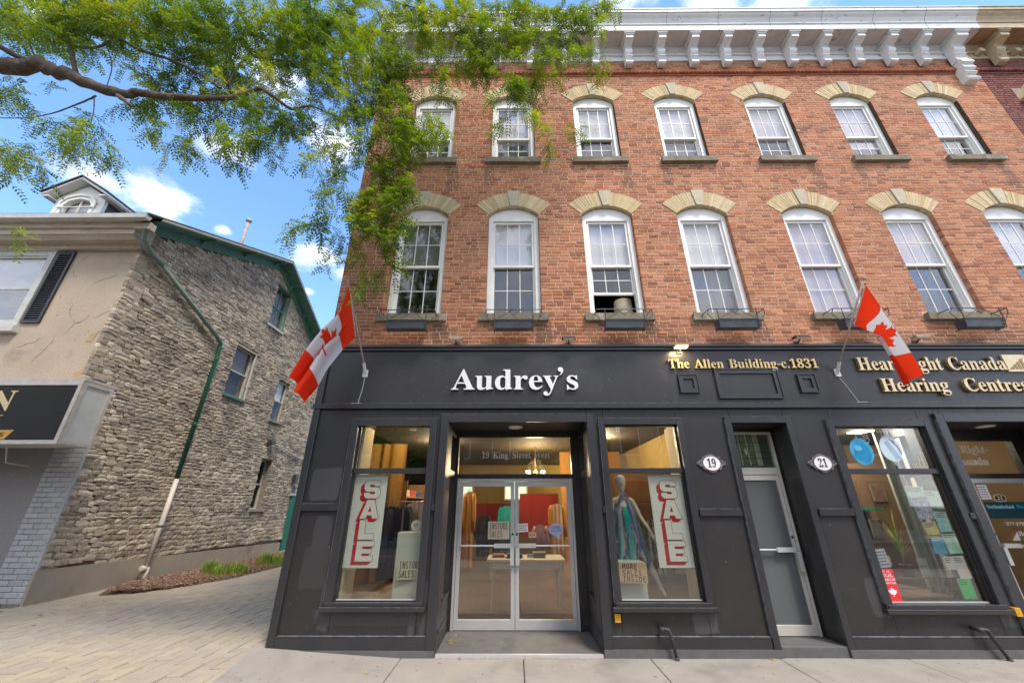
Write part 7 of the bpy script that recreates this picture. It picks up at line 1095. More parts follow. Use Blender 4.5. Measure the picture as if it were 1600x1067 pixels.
note(.22, .34, 1.23, 1.31, .926, 'tiny tan card below the white note on the right door leaf', M_card, 1)
T = thing('speech_bubble_sticker', 'pale blue speech bubble sticker on the right door leaf', 'sticker', (.65, .926, 1.35))
MB().prism([(.65 + .115 * math.cos(a), 1.345 + .085 * math.sin(a)) for a in [math.radians(q) for q in range(-60, 280, 20)]] + [(.66, 1.23), (.72, 1.215)], .925, .928).build('sheet', pm('pale_blue', (.42, .48, .68), None), T)
mb = MB(); strokes(mb, 'ISNSAE', .57, .72, 1.36, .03, .9235, .004); strokes(mb, 'SALIRS', .56, .74, 1.315, .03, .9235, .004); mb.build('hand_lettering', MC['blue_ink'], T)
# ------------------------------------------------------------------ shop interior
IN = part('shop_interior', B, (0, 4, 0))
M_wood = pm('shop_floor_wood', (.15, .09, .05), (.10, .06, .035), 2, .35, .1, 60, stretch=(6, 1, 1)); M_wall = pm('olive_wall', (.30, .21, .06), (.25, .17, .05), 1, .9); M_gold2 = pm('gold_curtain', (.52, .28, .06), (.40, .20, .04), 4, .7, stretch=(6, 6, .4))
M_disp = pm('display_floor', (.30, .22, .15), (.24, .17, .12), 2, .5, stretch=(1, 6, 1)); M_redw = pm('red_wall', (.22, .02, .014), None, rough=.9)
MB().box(-2.9, 3.1, .96, 9, -.04, .028).build('shop_floor', M_wood, IN); MB().box(-2.9, 3.1, .31, 9, 3.05, 3.1).build('shop_ceiling', pm('ceiling_darkened', (.05, .037, .02), None), IN)  # ceiling colour darkened so reflections dominate in the glass
MB().box(-2.95, -2.9, .31, 9, 0, 3.05).box(3.1, 3.15, .46, 9, 0, 3.05).box(-2.9, 3.1, 9, 9.1, 0, 3.05).build('shop_wall', M_wall, IN)
MB().box(-2.9, -1.045, .301, 1.5, .46, .52).box(-2.9, -1.045, 1.46, 1.5, 0, .46).build('display_platform', M_disp, IN); MB().box(1.145, 3.1, .301, 1.5, .46, .52).box(1.145, 3.1, 1.46, 1.5, 0, .46).build('display_platform', M_disp, IN)
MB().box(-2.9, -2.34, .31, .5, .52, 3.05).box(-2.33, -2.27, .10, .5, .52, 2.82).build('side_lining', pm('lining_cream', (.58, .48, .32), None), IN); MB().box(2.44, 3.1, .31, .45, .52, 3.05).box(2.425, 2.47, .10, .5, .52, 2.82).build('side_lining', MC['lining_cream'], IN)
def curtain(x0, x1, y, z0, z1, mat, par, n=14, a=.03):
    mb = MB(); k = int((x1 - x0) / .02); V = [(x0 + i * .02, y + a * math.sin(i * .02 * n * 2 + math.sin(i * .3)), z) for z in (z0, z1) for i in range(k)]
    mb.add(V, [(i, i + 1, k + i + 1, k + i) for i in range(k - 1)]); return mb.build('curtain', mat, par, smooth=True)
curtain(-2.80, -1.95, 1.53, .52, 2.75, M_gold2, IN); curtain(-1.6, -1.15, 2.4, .5, 2.9, M_gold2, IN)
MB().box(1.2, 3.05, 1.52, 1.56, .52, 2.3).build('back_panel', pm('amber_panel', (.20, .085, .025), (.28, .13, .04), 3, .5, stretch=(3, 1, 1)), IN)
MB().box(.15, 1.25, 6.0, 6.1, .9, 2.0).build('red_wall', M_redw, IN); MB().box(-2.6, -.1, 8.2, 8.3, 1.1, 1.75).build('red_wall', M_redw, IN); MB().box(1.25, 2.9, 5.2, 5.3, .03, 3.05).build('amber_wall', pm('amber_wall', (.40, .20, .05), (.34, .16, .04), 2, .8), IN)
for x in (-1.9, .05): 
    w = part('rear_window', IN, (x, 8.9, 2.2)); MB().box(x - .38, x + .38, 8.97, 8.99, 1.9, 2.6).build('bright_pane', pm('x', (1, 1, 1)) and emit_mat('rear_daylight', (.45, .55, .40), 1.1), w); MB().ring(x - .42, x + .42, 1.86, 2.64, .045, 8.92, 8.98).box(x - .012, x + .012, 8.93, 8.965, 1.9, 2.6).build('frame', M_white, w)
def plight(n, loc, e, c, r=.08, par=None):
    l = bpy.data.lights.new(n, 'POINT'); l.energy = e; l.color = c; l.shadow_soft_size = r; o = bpy.data.objects.new(n, l); COL.objects.link(o); o.location = Vector(loc) - wo_(par); o.parent = par
CH = thing('chandelier', 'brass chandelier with small lit bulbs above the red wall', 'chandelier', (.52, 4.2, 2.5))
mb = MB().tube([(.52, 4.2, 3.05), (.52, 4.2, 2.40)], .012, 6).lathe([(0, 0), (.05, .02), (.03, .08), (.06, .14), (.0, .2)], (.52, 4.2, 2.3), 10); bl = MB()
for k in range(8):
    a = k * .785; c, s = math.cos(a), math.sin(a); mb.tube([(.52, 4.2, 2.38), (.52 + .12 * c, 4.2 + .12 * s, 2.33), (.52 + .22 * c, 4.2 + .22 * s, 2.42)], .008, 5); bl.lathe([(0, 0), (.018, .01), (.014, .04), (0, .06)], (.52 + .22 * c, 4.2 + .22 * s, 2.43), 8)
mb.build('chandelier_arms', pm('brass', (.5, .33, .12), None, rough=.3, metal=.8), CH); bl.build('bulb', emit_mat('warm_bulb', (1, .72, .38), 14), CH)
plight('chandelier_glow', (.52, 4.2, 2.55), 95, (1, .74, .45), .2, CH)
for i, (x, y, e) in enumerate(((-1.7, 3.2, 75), (2.3, 7.8, 80), (1.9, 2.7, 70), (-1.75, .9, 16), (1.8, .9, 16))):
    T = thing('ceiling_spotlight', ['ceiling spotlight deep in the clothes shop left of the doors', 'ceiling spotlight nearest the rear windows of the clothes shop', 'ceiling spotlight between the doors and the mannequin window', 'ceiling spotlight over the left shop window display', 'ceiling spotlight over the mannequin'][i], 'ceiling lamp', (x, y, 3.0), 'ceiling spotlights in the clothes shop')
    MB().lathe([(.04, 0), (.045, .05), (.02, .06)], (x, y, 2.98), 12).build('can', M_white, T); MB().lathe([(0, 0), (.036, .001)], (x, y, 2.982), 12).build('bulb', MC.setdefault('eb', None) or emit_mat('spot_bulb', (1, .85, .6), 20), T)
    plight('spotlight_glow', (x, y, 2.92), e, (1, .80, .55), .06, T)
# shelves and more stock
SHV = thing('stock_shelf', 'wooden stock shelf with folded clothes at the left shop wall', 'shelf', (-2.3, 4.2, 0)); M_shelf = pm('shelf_wood', (.36, .20, .08), (.28, .15, .06), 3, .5, stretch=(1, 6, 1))
for z in (.5, .95, 1.4, 1.85): MB().box(-2.85, -2.35, 3.2, 5.2, z, z + .03).build('shelf_board', M_shelf, SHV)
for y in (3.18, 5.2): MB().box(-2.85, -2.35, y, y + .02, .03, 2.2).build('shelf_side', M_shelf, SHV)
for k in range(12):
    z = .53 + .45 * (k % 4); y = 3.35 + (k // 4) * .6; c = random.choice([(.5, .1, .08), (.1, .15, .3), (.5, .4, .3), (.05, .2, .2), (.6, .55, .5), (.35, .1, .2)])
    cn = {(.5, .1, .08): 'red', (.1, .15, .3): 'blue', (.5, .4, .3): 'tan', (.05, .2, .2): 'dark teal', (.6, .55, .5): 'cream', (.35, .1, .2): 'plum'}[c]; T = thing('folded_stack', cn + ' folded clothes, ' + ['nearest the window', 'in the middle', 'farthest back'][k // 4] + ' on the ' + ['lowest', 'second', 'third', 'top'][k % 4] + ' shelf', 'clothes', (-2.6, y + .2, z), 'folded clothes on the stock shelf'); MB().box(-2.75, -2.42, y, y + .4, z + .001, z + .07).box(-2.74, -2.43, y + .01, y + .39, z + .072, z + .14).build('stack', pm('stock_' + cn, c, None, rough=.95), T, bevel=.01)
# white table with turned legs
TB = thing('display_table', 'white wooden table with turned legs inside the shop door', 'table', (.2, 2.35, .03)); M_tw = pm('table_white', (.62, .58, .50), (.54, .50, .42), 5, .5)
MB().box(-.50, .90, 1.95, 2.75, .775, .81).box(-.44, .84, 2.0, 2.03, .66, .774).box(-.44, .84, 2.66, 2.69, .66, .774).box(-.44, -.41, 2.03, 2.66, .66, .774).box(.81, .84, 2.03, 2.66, .66, .774).build('tabletop', M_tw, TB, bevel=.004)
for x in (-.40, .80):
    for y in (2.04, 2.65): MB().lathe([(.016, 0), (.02, .03), (.015, .06), (.026, .09), (.018, .12), (.02, .30), (.026, .42), (.020, .47), (.035, .50), (.043, .56), (.028, .61), (.038, .63), (.038, .67), (.045, .67), (.045, .775)], (x, y, .03), 12).build('leg', M_tw, TB, smooth=True)
for k, (x, y, w, h, c, lab) in enumerate(((.0, 2.3, .3, .07, (.05, .07, .12), 'folded navy garment on the white display table'), (.45, 2.35, .26, .09, (.20, .22, .16), 'folded olive garment on the white display table'), (-.3, 2.4, .24, .05, (.30, .12, .10), 'folded rust garment on the white display table'))):
    T = thing('folded_garment', lab, 'clothes', (x, y, .81)); mb = MB()
    for q in range(3): mb.box(x - w / 2 + random.uniform(0, .02), x + w / 2 - random.uniform(0, .02), y - .15, y + .13, .811 + q * h / 3, .811 + (q + .85) * h / 3)
    mb.build('stack', pm('cloth_%d' % k, c, None, rough=.95), T, bevel=.006)
note(.22, .33, .83, .90, 2.02, 'tiny price card standing on the white display table', M_paper2, 1)
MT = thing('door_mat', 'dark rounded doormat with pale scroll lettering inside the glass doors', 'mat', (.02, 1.35, .03))
MB().prism([(.02 + .80 * max(-1, min(1, 1.25 * math.cos(a))), 1.35 + .27 * max(-1, min(1, 1.25 * math.sin(a)))) for a in [6.2832 * k / 36 for k in range(36)]], .03, .04, 'Z').build('mat', pm('mat_grey', (.05, .05, .055), None, rough=.95), MT)
mb = MB()
for s in (-1, 1):
    for q in range(3): mb.tube([(.02 + s * (.08 + q * .1 + .05 * math.cos(t)), 1.32 + .05 * math.sin(t), .043) for t in [k * .7 for k in range(8)]], .004, 4)
mb.build('scroll_print', pm('mat_print', (.28, .24, .16), None), MT)
# pedestals, bubble lamp
PD = thing('display_pedestal', 'tall pale pedestal box behind the INSTORE SALES card', 'pedestal', (-1.45, .28, .52)); MB().box(-1.63, -1.27, .17, .44, .521, 1.35).build('box', pm('pedestal_cream', (.60, .60, .50), (.50, .56, .50), 1.2, .5), PD, bevel=.004)
PD2 = thing('display_pedestal', 'low white plinth behind the cardboard sign under the mannequin', 'pedestal', (1.57, .28, .52)); MB().box(1.40, 1.76, .17, .44, .521, .99).build('box', pm('plinth_white', (.56, .62, .56), None, rough=.5), PD2, bevel=.004)
GB = thing('round_tag', 'round white tag standing on the tall pedestal', 'tag', (-1.40, .3, 1.42)); MB().lathe([(0, -.006), (.068, -.006), (.075, 0), (.068, .006), (0, .006)], (-1.40, .24, 1.43), 24, axis='Y').build('disc', M_paper2, GB, smooth=False); mb = MB(); strokes(mb, 'EA', -1.43, -1.37, 1.425, .03, .232, .005); mb.build('print', M_ink, GB)
# clothes on rails
def garment(x, y, ztop, ln, w, mats, label, grp, rot=0, seed=0):
    T = thing('hanging_garment', label, 'clothes', (x, y, ztop), grp); rs = random.Random(seed); mb = MB(); nx, nz_ = 14, 12; V = []
    for side in (-1, 1):
        for j in range(nz_ + 1):
            t = j / nz_; ww = w * (.94 + .16 * t)
            for i in range(nx + 1):
                u = i / nx * 2 - 1; V.append((x + u * ww / 2, y + side * (.035 + .03 * t) * math.sqrt(max(0, 1 - u * u * .95)) + .018 * math.sin(u * 9 + seed) * t, ztop - (.075 * abs(u) - .025 * max(0, 1 - abs(u) * 3.5) * -1) * (1 - t) - ln * t))
    n1 = (nx + 1) * (nz_ + 1); F = []; m = []
    for s in (0, 1):
        for j in range(nz_):
            for i in range(nx): a = s * n1 + j * (nx + 1) + i; F.append((a, a + 1, a + nx + 2, a + nx + 1)); m.append((i // 2) % len(mats))
    mb.v = V; mb.f = F; mb.m = m; mb.build('garment_body', mats, T, smooth=True)
    for sd in (-1, 1): MB().tube([(x + sd * w * .40, y, ztop - .06), (x + sd * w * .53, y - .01, ztop - .16), (x + sd * w * .60, y - .02, ztop - .16 - ln * .28), (x + sd * w * .58, y - .03, ztop - .18 - ln * .42)], [.035, .045, .038, .032], 8).build('sleeve', mats[0], T, smooth=True)
    0; MB().tube([(x - w * .2, y, ztop - .03), (x, y, ztop + .02), (x + w * .2, y, ztop - .03)], .005, 5).tube([(x, y, ztop + .02), (x, y, ztop + .09)], .003, 5).build('hanger', M_iron, T)
def fabric(n, c): return pm('fabric_' + n, c, tuple(q * .7 for q in c), 6, .9, .3, 80)
pk, wh, nv_, bk_, gn, te, og, gr, mv = fabric('pink', (.62, .30, .36)), fabric('white', (.62, .58, .55)), fabric('navy', (.03, .04, .08)), fabric('black', (.015, .015, .02)), fabric('green', (.10, .16, .08)), fabric('teal', (.02, .30, .32)), fabric('orange', (.60, .25, .04)), fabric('grey', (.20, .19, .18)), fabric('mauve', (.30, .20, .28))
RK = thing('clothes_rail', 'thin metal clothes rail behind the left shop window', 'clothes rail', (-1.5, 1.1, 1.7)); MB().tube([(-2.70, 1.05, 1.755), (-1.20, 1.05, 1.755)], .008, 6).tube([(-2.70, 1.05, 1.755), (-2.70, 1.05, .53)], .008, 6).tube([(-1.20, 1.05, 1.755), (-1.20, 1.05, .53)], .008, 6).build('rail', pm('rail_metal', (.4, .38, .34), None, rough=.35, metal=.5), RK)
for k, (x, l, w, ms, lab) in enumerate(((-1.60, .75, .30, [pk, wh], 'pink and white striped top on the rail above the pedestal'), (-1.74, .8, .26, [gr], 'grey garment on the rail behind the tall pedestal'), (-1.86, .85, .24, [bk_, mv], 'black and mauve striped garment on the rail'), (-1.98, 1.05, .24, [bk_], 'long black garment on the rail between banner and pedestal'), (-2.10, .8, .24, [nv_], 'navy garment partly behind the SALE banner'), (-2.24, .6, .2, [gn], 'dark green garment behind the SALE banner'))):
    garment(x, 1.05 - .03 * k, 1.70 if k else 1.78, l, w, ms, lab, 'clothes on the left window rail', 0, k)
for k, (x, y, z, l, w, ms, lab) in enumerate(((1.50, .95, 1.45, .60, .22, [og], 'orange garment hanging left of the mannequin'), (-.75, 4.4, 1.5, .9, .3, [bk_], 'black garment deep in the shop left of the door'), (1.35, 3.2, 1.6, .9, .3, [bk_, gr], 'black and grey garment deep in the shop right of the door'), (-.35, 4.6, 1.3, .8, .34, [nv_], 'navy garment hanging behind the door card'), (.6, 4.2, 1.3, .8, .3, [mv], 'mauve garment deep in the shop behind the table'), (-1.0, 3.4, 2.0, 1.5, .2, [M_gold2], 'long gold dress just inside the left door leaf'), (.95, 3.6, 1.75, 1.2, .3, [og, wh], 'orange and white patterned dress behind the right door leaf'), (-.2, 5.6, 1.7, 1.0, .4, [te], 'teal coat hanging deep in the middle of the shop'), (2.3, 1.3, 1.5, .8, .3, [gr, wh], 'grey and white top hanging behind the right SALE banner'), (2.75, 1.3, 1.5, .8, .3, [pk], 'pink top at the far right of the mannequin window'))):
    garment(x, y, z, l, w, ms, lab, 'clothes inside the shop', 0, 20 + k)
# wrought iron screen behind the mannequin
SCN = thing('scroll_screen', 'black wrought iron scroll screen behind the mannequin', 'screen', (1.9, .95, .52)); mb = MB()
for x in (1.70, 2.25): mb.tube([(x, .95, .53), (x, .95, 1.75)], .01, 5)
mb.tube([(1.70, .95, 1.75), (2.25, .95, 1.75)], .01, 5)
for r in range(6):
    for c in range(4):
        cx, cz = 1.77 + c * .135, .68 + r * .19; mb.tube([(cx + (.06 - .004 * k) * math.cos(k * .8), .95, cz + (.08 - .005 * k) * math.sin(k * .8)) for k in range(12)], .007, 4)
mb.build('scrolls', pm('antique_iron', (.12, .10, .06), (.06, .05, .03), 20, .5), SCN)
# ------------------------------------------------------------------ mannequin
def skin_mesh(name, V, E, R, mat, parent, sub=2):
    me = bpy.data.meshes.new(name); me.from_pydata(V, E, []); o = bpy.data.objects.new(name, me); COL.objects.link(o)
    sm = o.modifiers.new('skin', 'SKIN'); sm.use_smooth_shade = True; ss = o.modifiers.new('sub', 'SUBSURF'); ss.levels = sub; ss.render_levels = sub
    for v, r in zip(me.skin_vertices[0].data, R): v.radius = r if isinstance(r, tuple) else (r, r)
    me.skin_vertices[0].data[0].use_root = True
    bpy.context.view_layer.update(); dg = bpy.context.evaluated_depsgraph_get(); m2 = bpy.data.meshes.new_from_object(o.evaluated_get(dg))
    bpy.data.objects.remove(o); m2.materials.clear(); m2.materials.append(mat)
    for p in m2.polygons: p.use_smooth = True
    o2 = bpy.data.objects.new(name, m2); COL.objects.link(o2); o2.parent = parent; o2.location = -wo_(parent); return o2
MN = thing('mannequin', 'white mannequin in a turquoise and lilac scarf dress', 'mannequin', (1.75, .55, .52)); M_man = pm('mannequin_white', (.88, .84, .74), (.82, .78, .68), 3, .35)
yb_ = .55
J = dict(pel=(1.66, yb_, 1.36), bel=(1.655, yb_, 1.46), wai=(1.65, yb_, 1.54), chest=(1.645, yb_, 1.68), uch=(1.645, yb_, 1.765), neck=(1.645, yb_ + .0, 1.835), nk2=(1.642, yb_ - .01, 1.90), hd0=(1.64, yb_ - .03, 1.945), hd1=(1.64, yb_ - .02, 2.02), hd2=(1.64, yb_ - .005, 2.09), hd3=(1.64, yb_, 2.125),
         ls=(1.50, yb_, 1.765), le=(1.445, yb_ + .03, 1.52), lw=(1.46, yb_ - .03, 1.32), lh=(1.465, yb_ - .05, 1.24), rs=(1.79, yb_, 1.765), re=(1.90, yb_ + .03, 1.53), rw=(1.99, yb_ - .04, 1.36), rh=(2.02, yb_ - .06, 1.29),
         lhp=(1.60, yb_, 1.28), lk=(1.575, yb_ - .03, .93), la=(1.57, yb_ + .02, .60), lf=(1.565, yb_ - .11, .545), rhp=(1.73, yb_, 1.28), rk=(1.90, yb_ - .09, .96), ra=(2.055, yb_ - .05, .62), rt=(2.07, yb_ - .15, .55))
K = list(J); Ed = [('pel', 'bel'), ('bel', 'wai'), ('wai', 'chest'), ('chest', 'uch'), ('uch', 'neck'), ('neck', 'nk2'), ('nk2', 'hd0'), ('hd0', 'hd1'), ('hd1', 'hd2'), ('hd2', 'hd3'), ('uch', 'ls'), ('ls', 'le'), ('le', 'lw'), ('lw', 'lh'), ('uch', 'rs'), ('rs', 're'), ('re', 'rw'), ('rw', 'rh'), ('pel', 'lhp'), ('lhp', 'lk'), ('lk', 'la'), ('la', 'lf'), ('pel', 'rhp'), ('rhp', 'rk'), ('rk', 'ra'), ('ra', 'rt')]
RR = dict(pel=(.13, .09), bel=(.115, .08), wai=(.095, .07), chest=(.115, .085), uch=(.10, .065), neck=.040, nk2=.036, hd0=(.062, .068), hd1=(.088, .10), hd2=(.084, .098), hd3=(.045, .055), ls=.042, le=.03, lw=.02, lh=(.03, .014), rs=.042, re=.03, rw=.02, rh=(.03, .014), lhp=.085, lk=.05, la=.028, lf=(.03, .02), rhp=.085, rk=.05, ra=.027, rt=(.028, .018))
skin_mesh('mannequin_body', [J[k] for k in K], [(K.index(a), K.index(b)) for a, b in Ed], [RR[k] for k in K], M_man, MN)
MB().prism([(yb_ - .105, 2.015), (yb_ - .135, 1.985), (yb_ - .10, 1.975), (yb_ - .08, 2.03)], 1.63, 1.65, 'X').build('nose', M_man, MN)
for hx, hy, hz, wx, wy, wz in ((1.465, yb_ - .05, 1.24, .0, -.1, -1), (2.02, yb_ - .06, 1.29, .35, -.15, -.9)):
    d = Vector((wx, wy, wz)).normalized(); sd_ = Vector((1, 0, .3)).normalized(); mb = MB()
    for q, L in enumerate((.055, .065, .062, .048)):
        p = Vector((hx, hy, hz)) + sd_ * (q - 1.5) * .014; mb.tube([p, p + d * L * .5, p + d * L * .85 + Vector((0, -.012, 0)), p + d * L + Vector((0, -.02, 0))], [.0085, .008, .007, .004], 6)
    p = Vector((hx, hy, hz + .03)) - sd_ * .03; mb.tube([p, p + d * .03 - sd_ * .012, p + d * .05 - sd_ * .01], [.009, .008, .005], 6); mb.build('fingers', M_man, MN, smooth=True)
DR = thing('scarf_dress', 'turquoise lilac and pink draped scarf dress worn by the mannequin', 'dress', (1.66, yb_, 1.4))
cols = [fabric('turquoise', (.02, .42, .42)), fabric('lilac', (.34, .32, .55)), fabric('pale_pink', (.55, .40, .42)), fabric('plum', (.12, .05, .10)), fabric('aqua', (.20, .52, .55)), fabric('slate_blue', (.14, .20, .36))]
rs = random.Random(4); mb = MB(); nx, nz_ = 72, 30; V = []; F = []; m = []
seq = [rs.randrange(6) if rs.random() < .85 else 0 for _ in range(nx)]
for j in range(nz_ + 1):
    t = j / nz_; z = 1.79 - t * .80; rx = .035 + .145 * min(1, t * 4) - .03 * math.exp(-((t - .3) / .1) ** 2) + .05 * t; ry = .05 + .075 * min(1, t * 4) + .03 * t
    for i in range(nx):
        a = 6.2832 * i / nx; f = 1 + .13 * t * math.sin(a * 11 + 2 * math.sin(t * 3)) + .05 * t * math.sin(a * 23); hem = -.10 * t * (math.sin(a * 3 + 1) + .5 * math.sin(a * 7))
        V.append((1.648 + .06 * t * t + rx * f * math.cos(a), yb_ + ry * f * math.sin(a) * 1.0, z + hem * t))
for j in range(nz_):
    for i in range(nx):
        F.append((j * nx + i, j * nx + (i + 1) % nx, (j + 1) * nx + (i + 1) % nx, (j + 1) * nx + i)); k = (i + int(3 * math.sin(j * .25)) + (j // 6)) % nx
        m.append(0 if (4 < j < 13 and math.cos(6.2832 * i / nx + 1.35) > .86) else seq[k])
mb.v, mb.f, mb.m = V, F, m; mb.build('dress_body', cols, DR, smooth=True)
mb = MB()                                                     # scarf crossing at the neck and one trailing panel
for k, (pts, mi) in enumerate((([(1.56, .47, 1.70), (1.60, .45, 1.80), (1.645, .44, 1.86), (1.69, .45, 1.82)], 1), ([(1.70, .45, 1.82), (1.75, .44, 1.66), (1.78, .43, 1.45), (1.83, .42, 1.2), (1.90, .41, .98), (1.84, .41, .80)], 5), ([(1.68, .45, 1.82), (1.73, .43, 1.62), (1.76, .42, 1.4), (1.80, .41, 1.15)], 1), ([(1.56, .46, 1.5), (1.55, .44, 1.25), (1.53, .43, 1.05), (1.50, .42, .97)], 4))):
    mb.tube([Vector(p) for p in pts], [.012] + [.03] * (len(pts) - 2) + [.02], 8, mi)
mb.build('scarf_panel', cols, DR, smooth=True)
# ------------------------------------------------------------------ hearing centre interior
HI = part('hearing_interior', B, (5.4, 3, 0)); M_brn = pm('brown_wall', (.20, .11, .05), (.26, .15, .07), 1.5, .8); M_tan = pm('tan_wall', (.30, .20, .10), (.25, .16, .08), 1.2, .8)
MB().box(4.1, 9.2, .96, 7, -.04, .028).box(4.1, 6.355, .301, 1.7, .45, .50).build('tile_floor', pm('brown_tile', (.24, .17, .12), (.19, .14, .10), 2, .5), HI)
tj = MB()
for x in (4.9, 5.35, 5.8): tj.box(x, x + .008, .3, 1.7, .501, .503)
for y in (.7, 1.15): tj.box(4.75, 6.3, y, y + .008, .501, .5035)
tj.build('tile_joint', M_room, HI)
MB().box(4.1, 4.15, .46, 7, 0, 3.05).box(9.15, 9.2, .31, 7, 0, 3.05).box(4.1, 9.2, 7, 7.1, 0, 3.05).build('shop_wall', M_tan, HI); MB().box(4.15, 9.15, .31, 7, 3.05, 3.1).build('shop_ceiling', MC['ceiling_darkened'], HI); MB().box(5.6, 7.75, 2.66, 2.7, .03, 2.5).build('partition', M_brn, HI); MB().box(7.8, 9.1, 3.6, 3.65, .03, 3.0).build('partition', M_tan, HI)
MB().box(4.15, 4.73, .31, .46, .5, 3.05).build('side_lining', M_room, HI)
MB().box(6.26, 6.31, .88, .93, .5, 2.85).box(6.33, 6.35, .84, .93, .5, 2.85).box(6.17, 6.215, .92, .96, .5, 2.85).box(6.225, 6.245, .90, .94, .5, 2.85).build('white_mullion', pm('mullion_white', (.42, .45, .40), None, rough=.4), HI)
for i, (x, y, e) in enumerate(((5.6, 1.2, 55), (6.9, 2.0, 16), (8.4, 2.6, 2.5))):
    T = thing('ceiling_panel_light', ['small ceiling light over the hearing centre window display', 'ceiling light deep behind the hearing centre partition', 'ceiling light behind the hearing centre glass door'][i], 'ceiling lamp', (x, y, 3.0), 'ceiling lights in the hearing centre'); MB().box(x - .15, x + .15, y - .15, y + .15, 3.03, 3.048).build('diffuser', emit_mat('panel_light', (1, .9, .75), 4), T); plight('panel_glow', (x, y, 2.9), e, (1, .88, .72), .12, T)
DC = thing('round_decal', 'round blue bubble decal in the upper hearing centre window', 'decal', (5.10, .045, 2.42))
def ov(cx, cz, rx, rz, sh=0, k=32): return [(cx + rx * math.cos(6.2832 * i / k), cz + rz * math.sin(6.2832 * i / k)) for i in range(k)]
MB().prism(ov(5.10, 2.42, .165, .19), .0475, .049).build('disc', pm('decal_blue', (.10, .50, .72), (.02, .30, .52), 7, .3), DC); MB().prism(ov(5.11, 2.40, .12, .14), .0455, .047).build('blue_centre', pm('decal_mid', (.01, .22, .45), (.03, .36, .60), 9, .3), DC); MB().prism(ov(5.06, 2.47, .05, .04), .0442, .0453).build('highlight', pm('decal_light', (.25, .62, .80), (.08, .45, .70), 30, .3), DC)
DC = thing('oval_decal', 'oval white decal picturing a slim hearing device', 'decal', (5.54, .045, 2.46))
MB().prism(ov(5.54, 2.46, .155, .185), .0475, .049).build('disc', pm('decal_pale', (.55, .64, .68), (.45, .54, .60), 6, .3), DC); MB().prism([(5.47, 2.55), (5.53, 2.58), (5.64, 2.33), (5.57, 2.30)], .0455, .047).build('device', pm('decal_device', (.22, .36, .44), (.34, .46, .52), 12, .3), DC); MB().tube([(5.56, .046, 2.60), (5.64, .046, 2.5), (5.665, .046, 2.38)], .004, 4).tube([(5.60, .046, 2.58), (5.62, .046, 2.55), (5.60, .046, 2.53)], .003, 4).build('wire', M_ink, DC)
T = thing('bar_logo_decal', 'cream outlined bar chart decal at the upper window corner', 'decal', (5.9, .045, 2.28)); mb = MB()
for k in range(4): mb.ring(5.76 + k * .055, 5.80 + k * .06, 2.20, 2.225 + k * k * .017 + .02, .005, .046, .049)
mb.build('outline', M_cream2, T)
PO = thing('local_poster', 'red LOCAL CANADIAN poster with a white maple leaf in the hearing window corner', 'poster', (4.87, .045, .72)); MB().box(4.775, 4.96, .0465, .049, .56, .925).build('sheet', pm('poster_red', (.72, .03, .04), None, rough=.5), PO)
mb = MB(); strokes(mb, 'TO BE', 4.82, 4.92, .885, .022, .0455, .005)
strokes(mb, 'LOCAL', 4.78, 4.945, .835, .035, .0455, .008); strokes(mb, 'CANADIAN', 4.78, 4.955, .79, .028, .0455, .005); strokes(mb, 'DOWNTOWN', 4.78, 4.955, .755, .022, .0455, .004); mb.build('lettering', M_paper2, PO)
MB().prism([(4.875 + x * .065, .655 + y * .065) for x, y in LEAFP], .0445, .046).build('maple_leaf', M_paper2, PO)
note(4.80, 5.0, .93, 1.15, .10, 'white notice with blue print above the red poster', pm('notice_blue_white', (.62, .66, .78), None), 5, -.08); note(4.78, 4.86, .95, 1.14, .14, 'dark photo card left of the white notice', pm('photo_dark', (.05, .09, .12), (.2, .18, .16), 20, .4), 1)
note(5.74, 5.88, .80, 1.0, .5, 'small white card with a green emblem on the low glass table', M_paper2, 1, 0, 'card', pm('emblem_green', (.05, .30, .18), None)); note(5.10, 5.2, .93, 1.05, .3, 'small tan booklet beside the white notice', M_card, 2)
board_ = [(5.56, 1.78, .22, .12, 'mint'), (5.56, 1.52, .22, .24, 'magazine'), (5.80, 1.66, .16, .22, 'mint'), (5.62, 1.30, .16, .18, 'pinkyellow'), (5.80, 1.36, .16, .22, 'teal'), (5.64, 1.08, .14, .18, 'blue'), (5.82, 1.08, .15, .22, 'greenleaf'), (5.68, .90, .10, .12, 'white'), (5.84, .82, .14, .2, 'whiteblue'), (5.80, .60, .18, .18, 'green')]
board = []
for x, z, w, h, c in board_: board.append((x + random.uniform(-.03, .03), z + random.uniform(-.03, .03), w * random.uniform(.95, 1.25), h * random.uniform(1.0, 1.3), c))
bc = dict(mint=((.45, .66, .50), (.40, .60, .46), 3), magazine=((.50, .52, .66), (.10, .12, .20), 26), pinkyellow=((.58, .16, .26), (.55, .52, .16), 7), teal=((.10, .38, .42), (.35, .58, .50), 14), blue=((.04, .22, .42), (.12, .40, .58), 12), greenleaf=((.12, .48, .30), (.50, .66, .58), 9), white=((.62, .64, .62), None, 3), whiteblue=((.55, .60, .66), (.64, .50, .40), 9), green=((.03, .55, .14), (.05, .50, .16), 3))
pos = ['top mint header sheet', 'collage magazine page', 'pale mint leaflet', 'pink and yellow leaflet', 'teal leaflet', 'blue leaflet', 'green and white leaflet', 'small white card', 'pale leaflet with orange patch', 'bright green leaflet at the bottom']
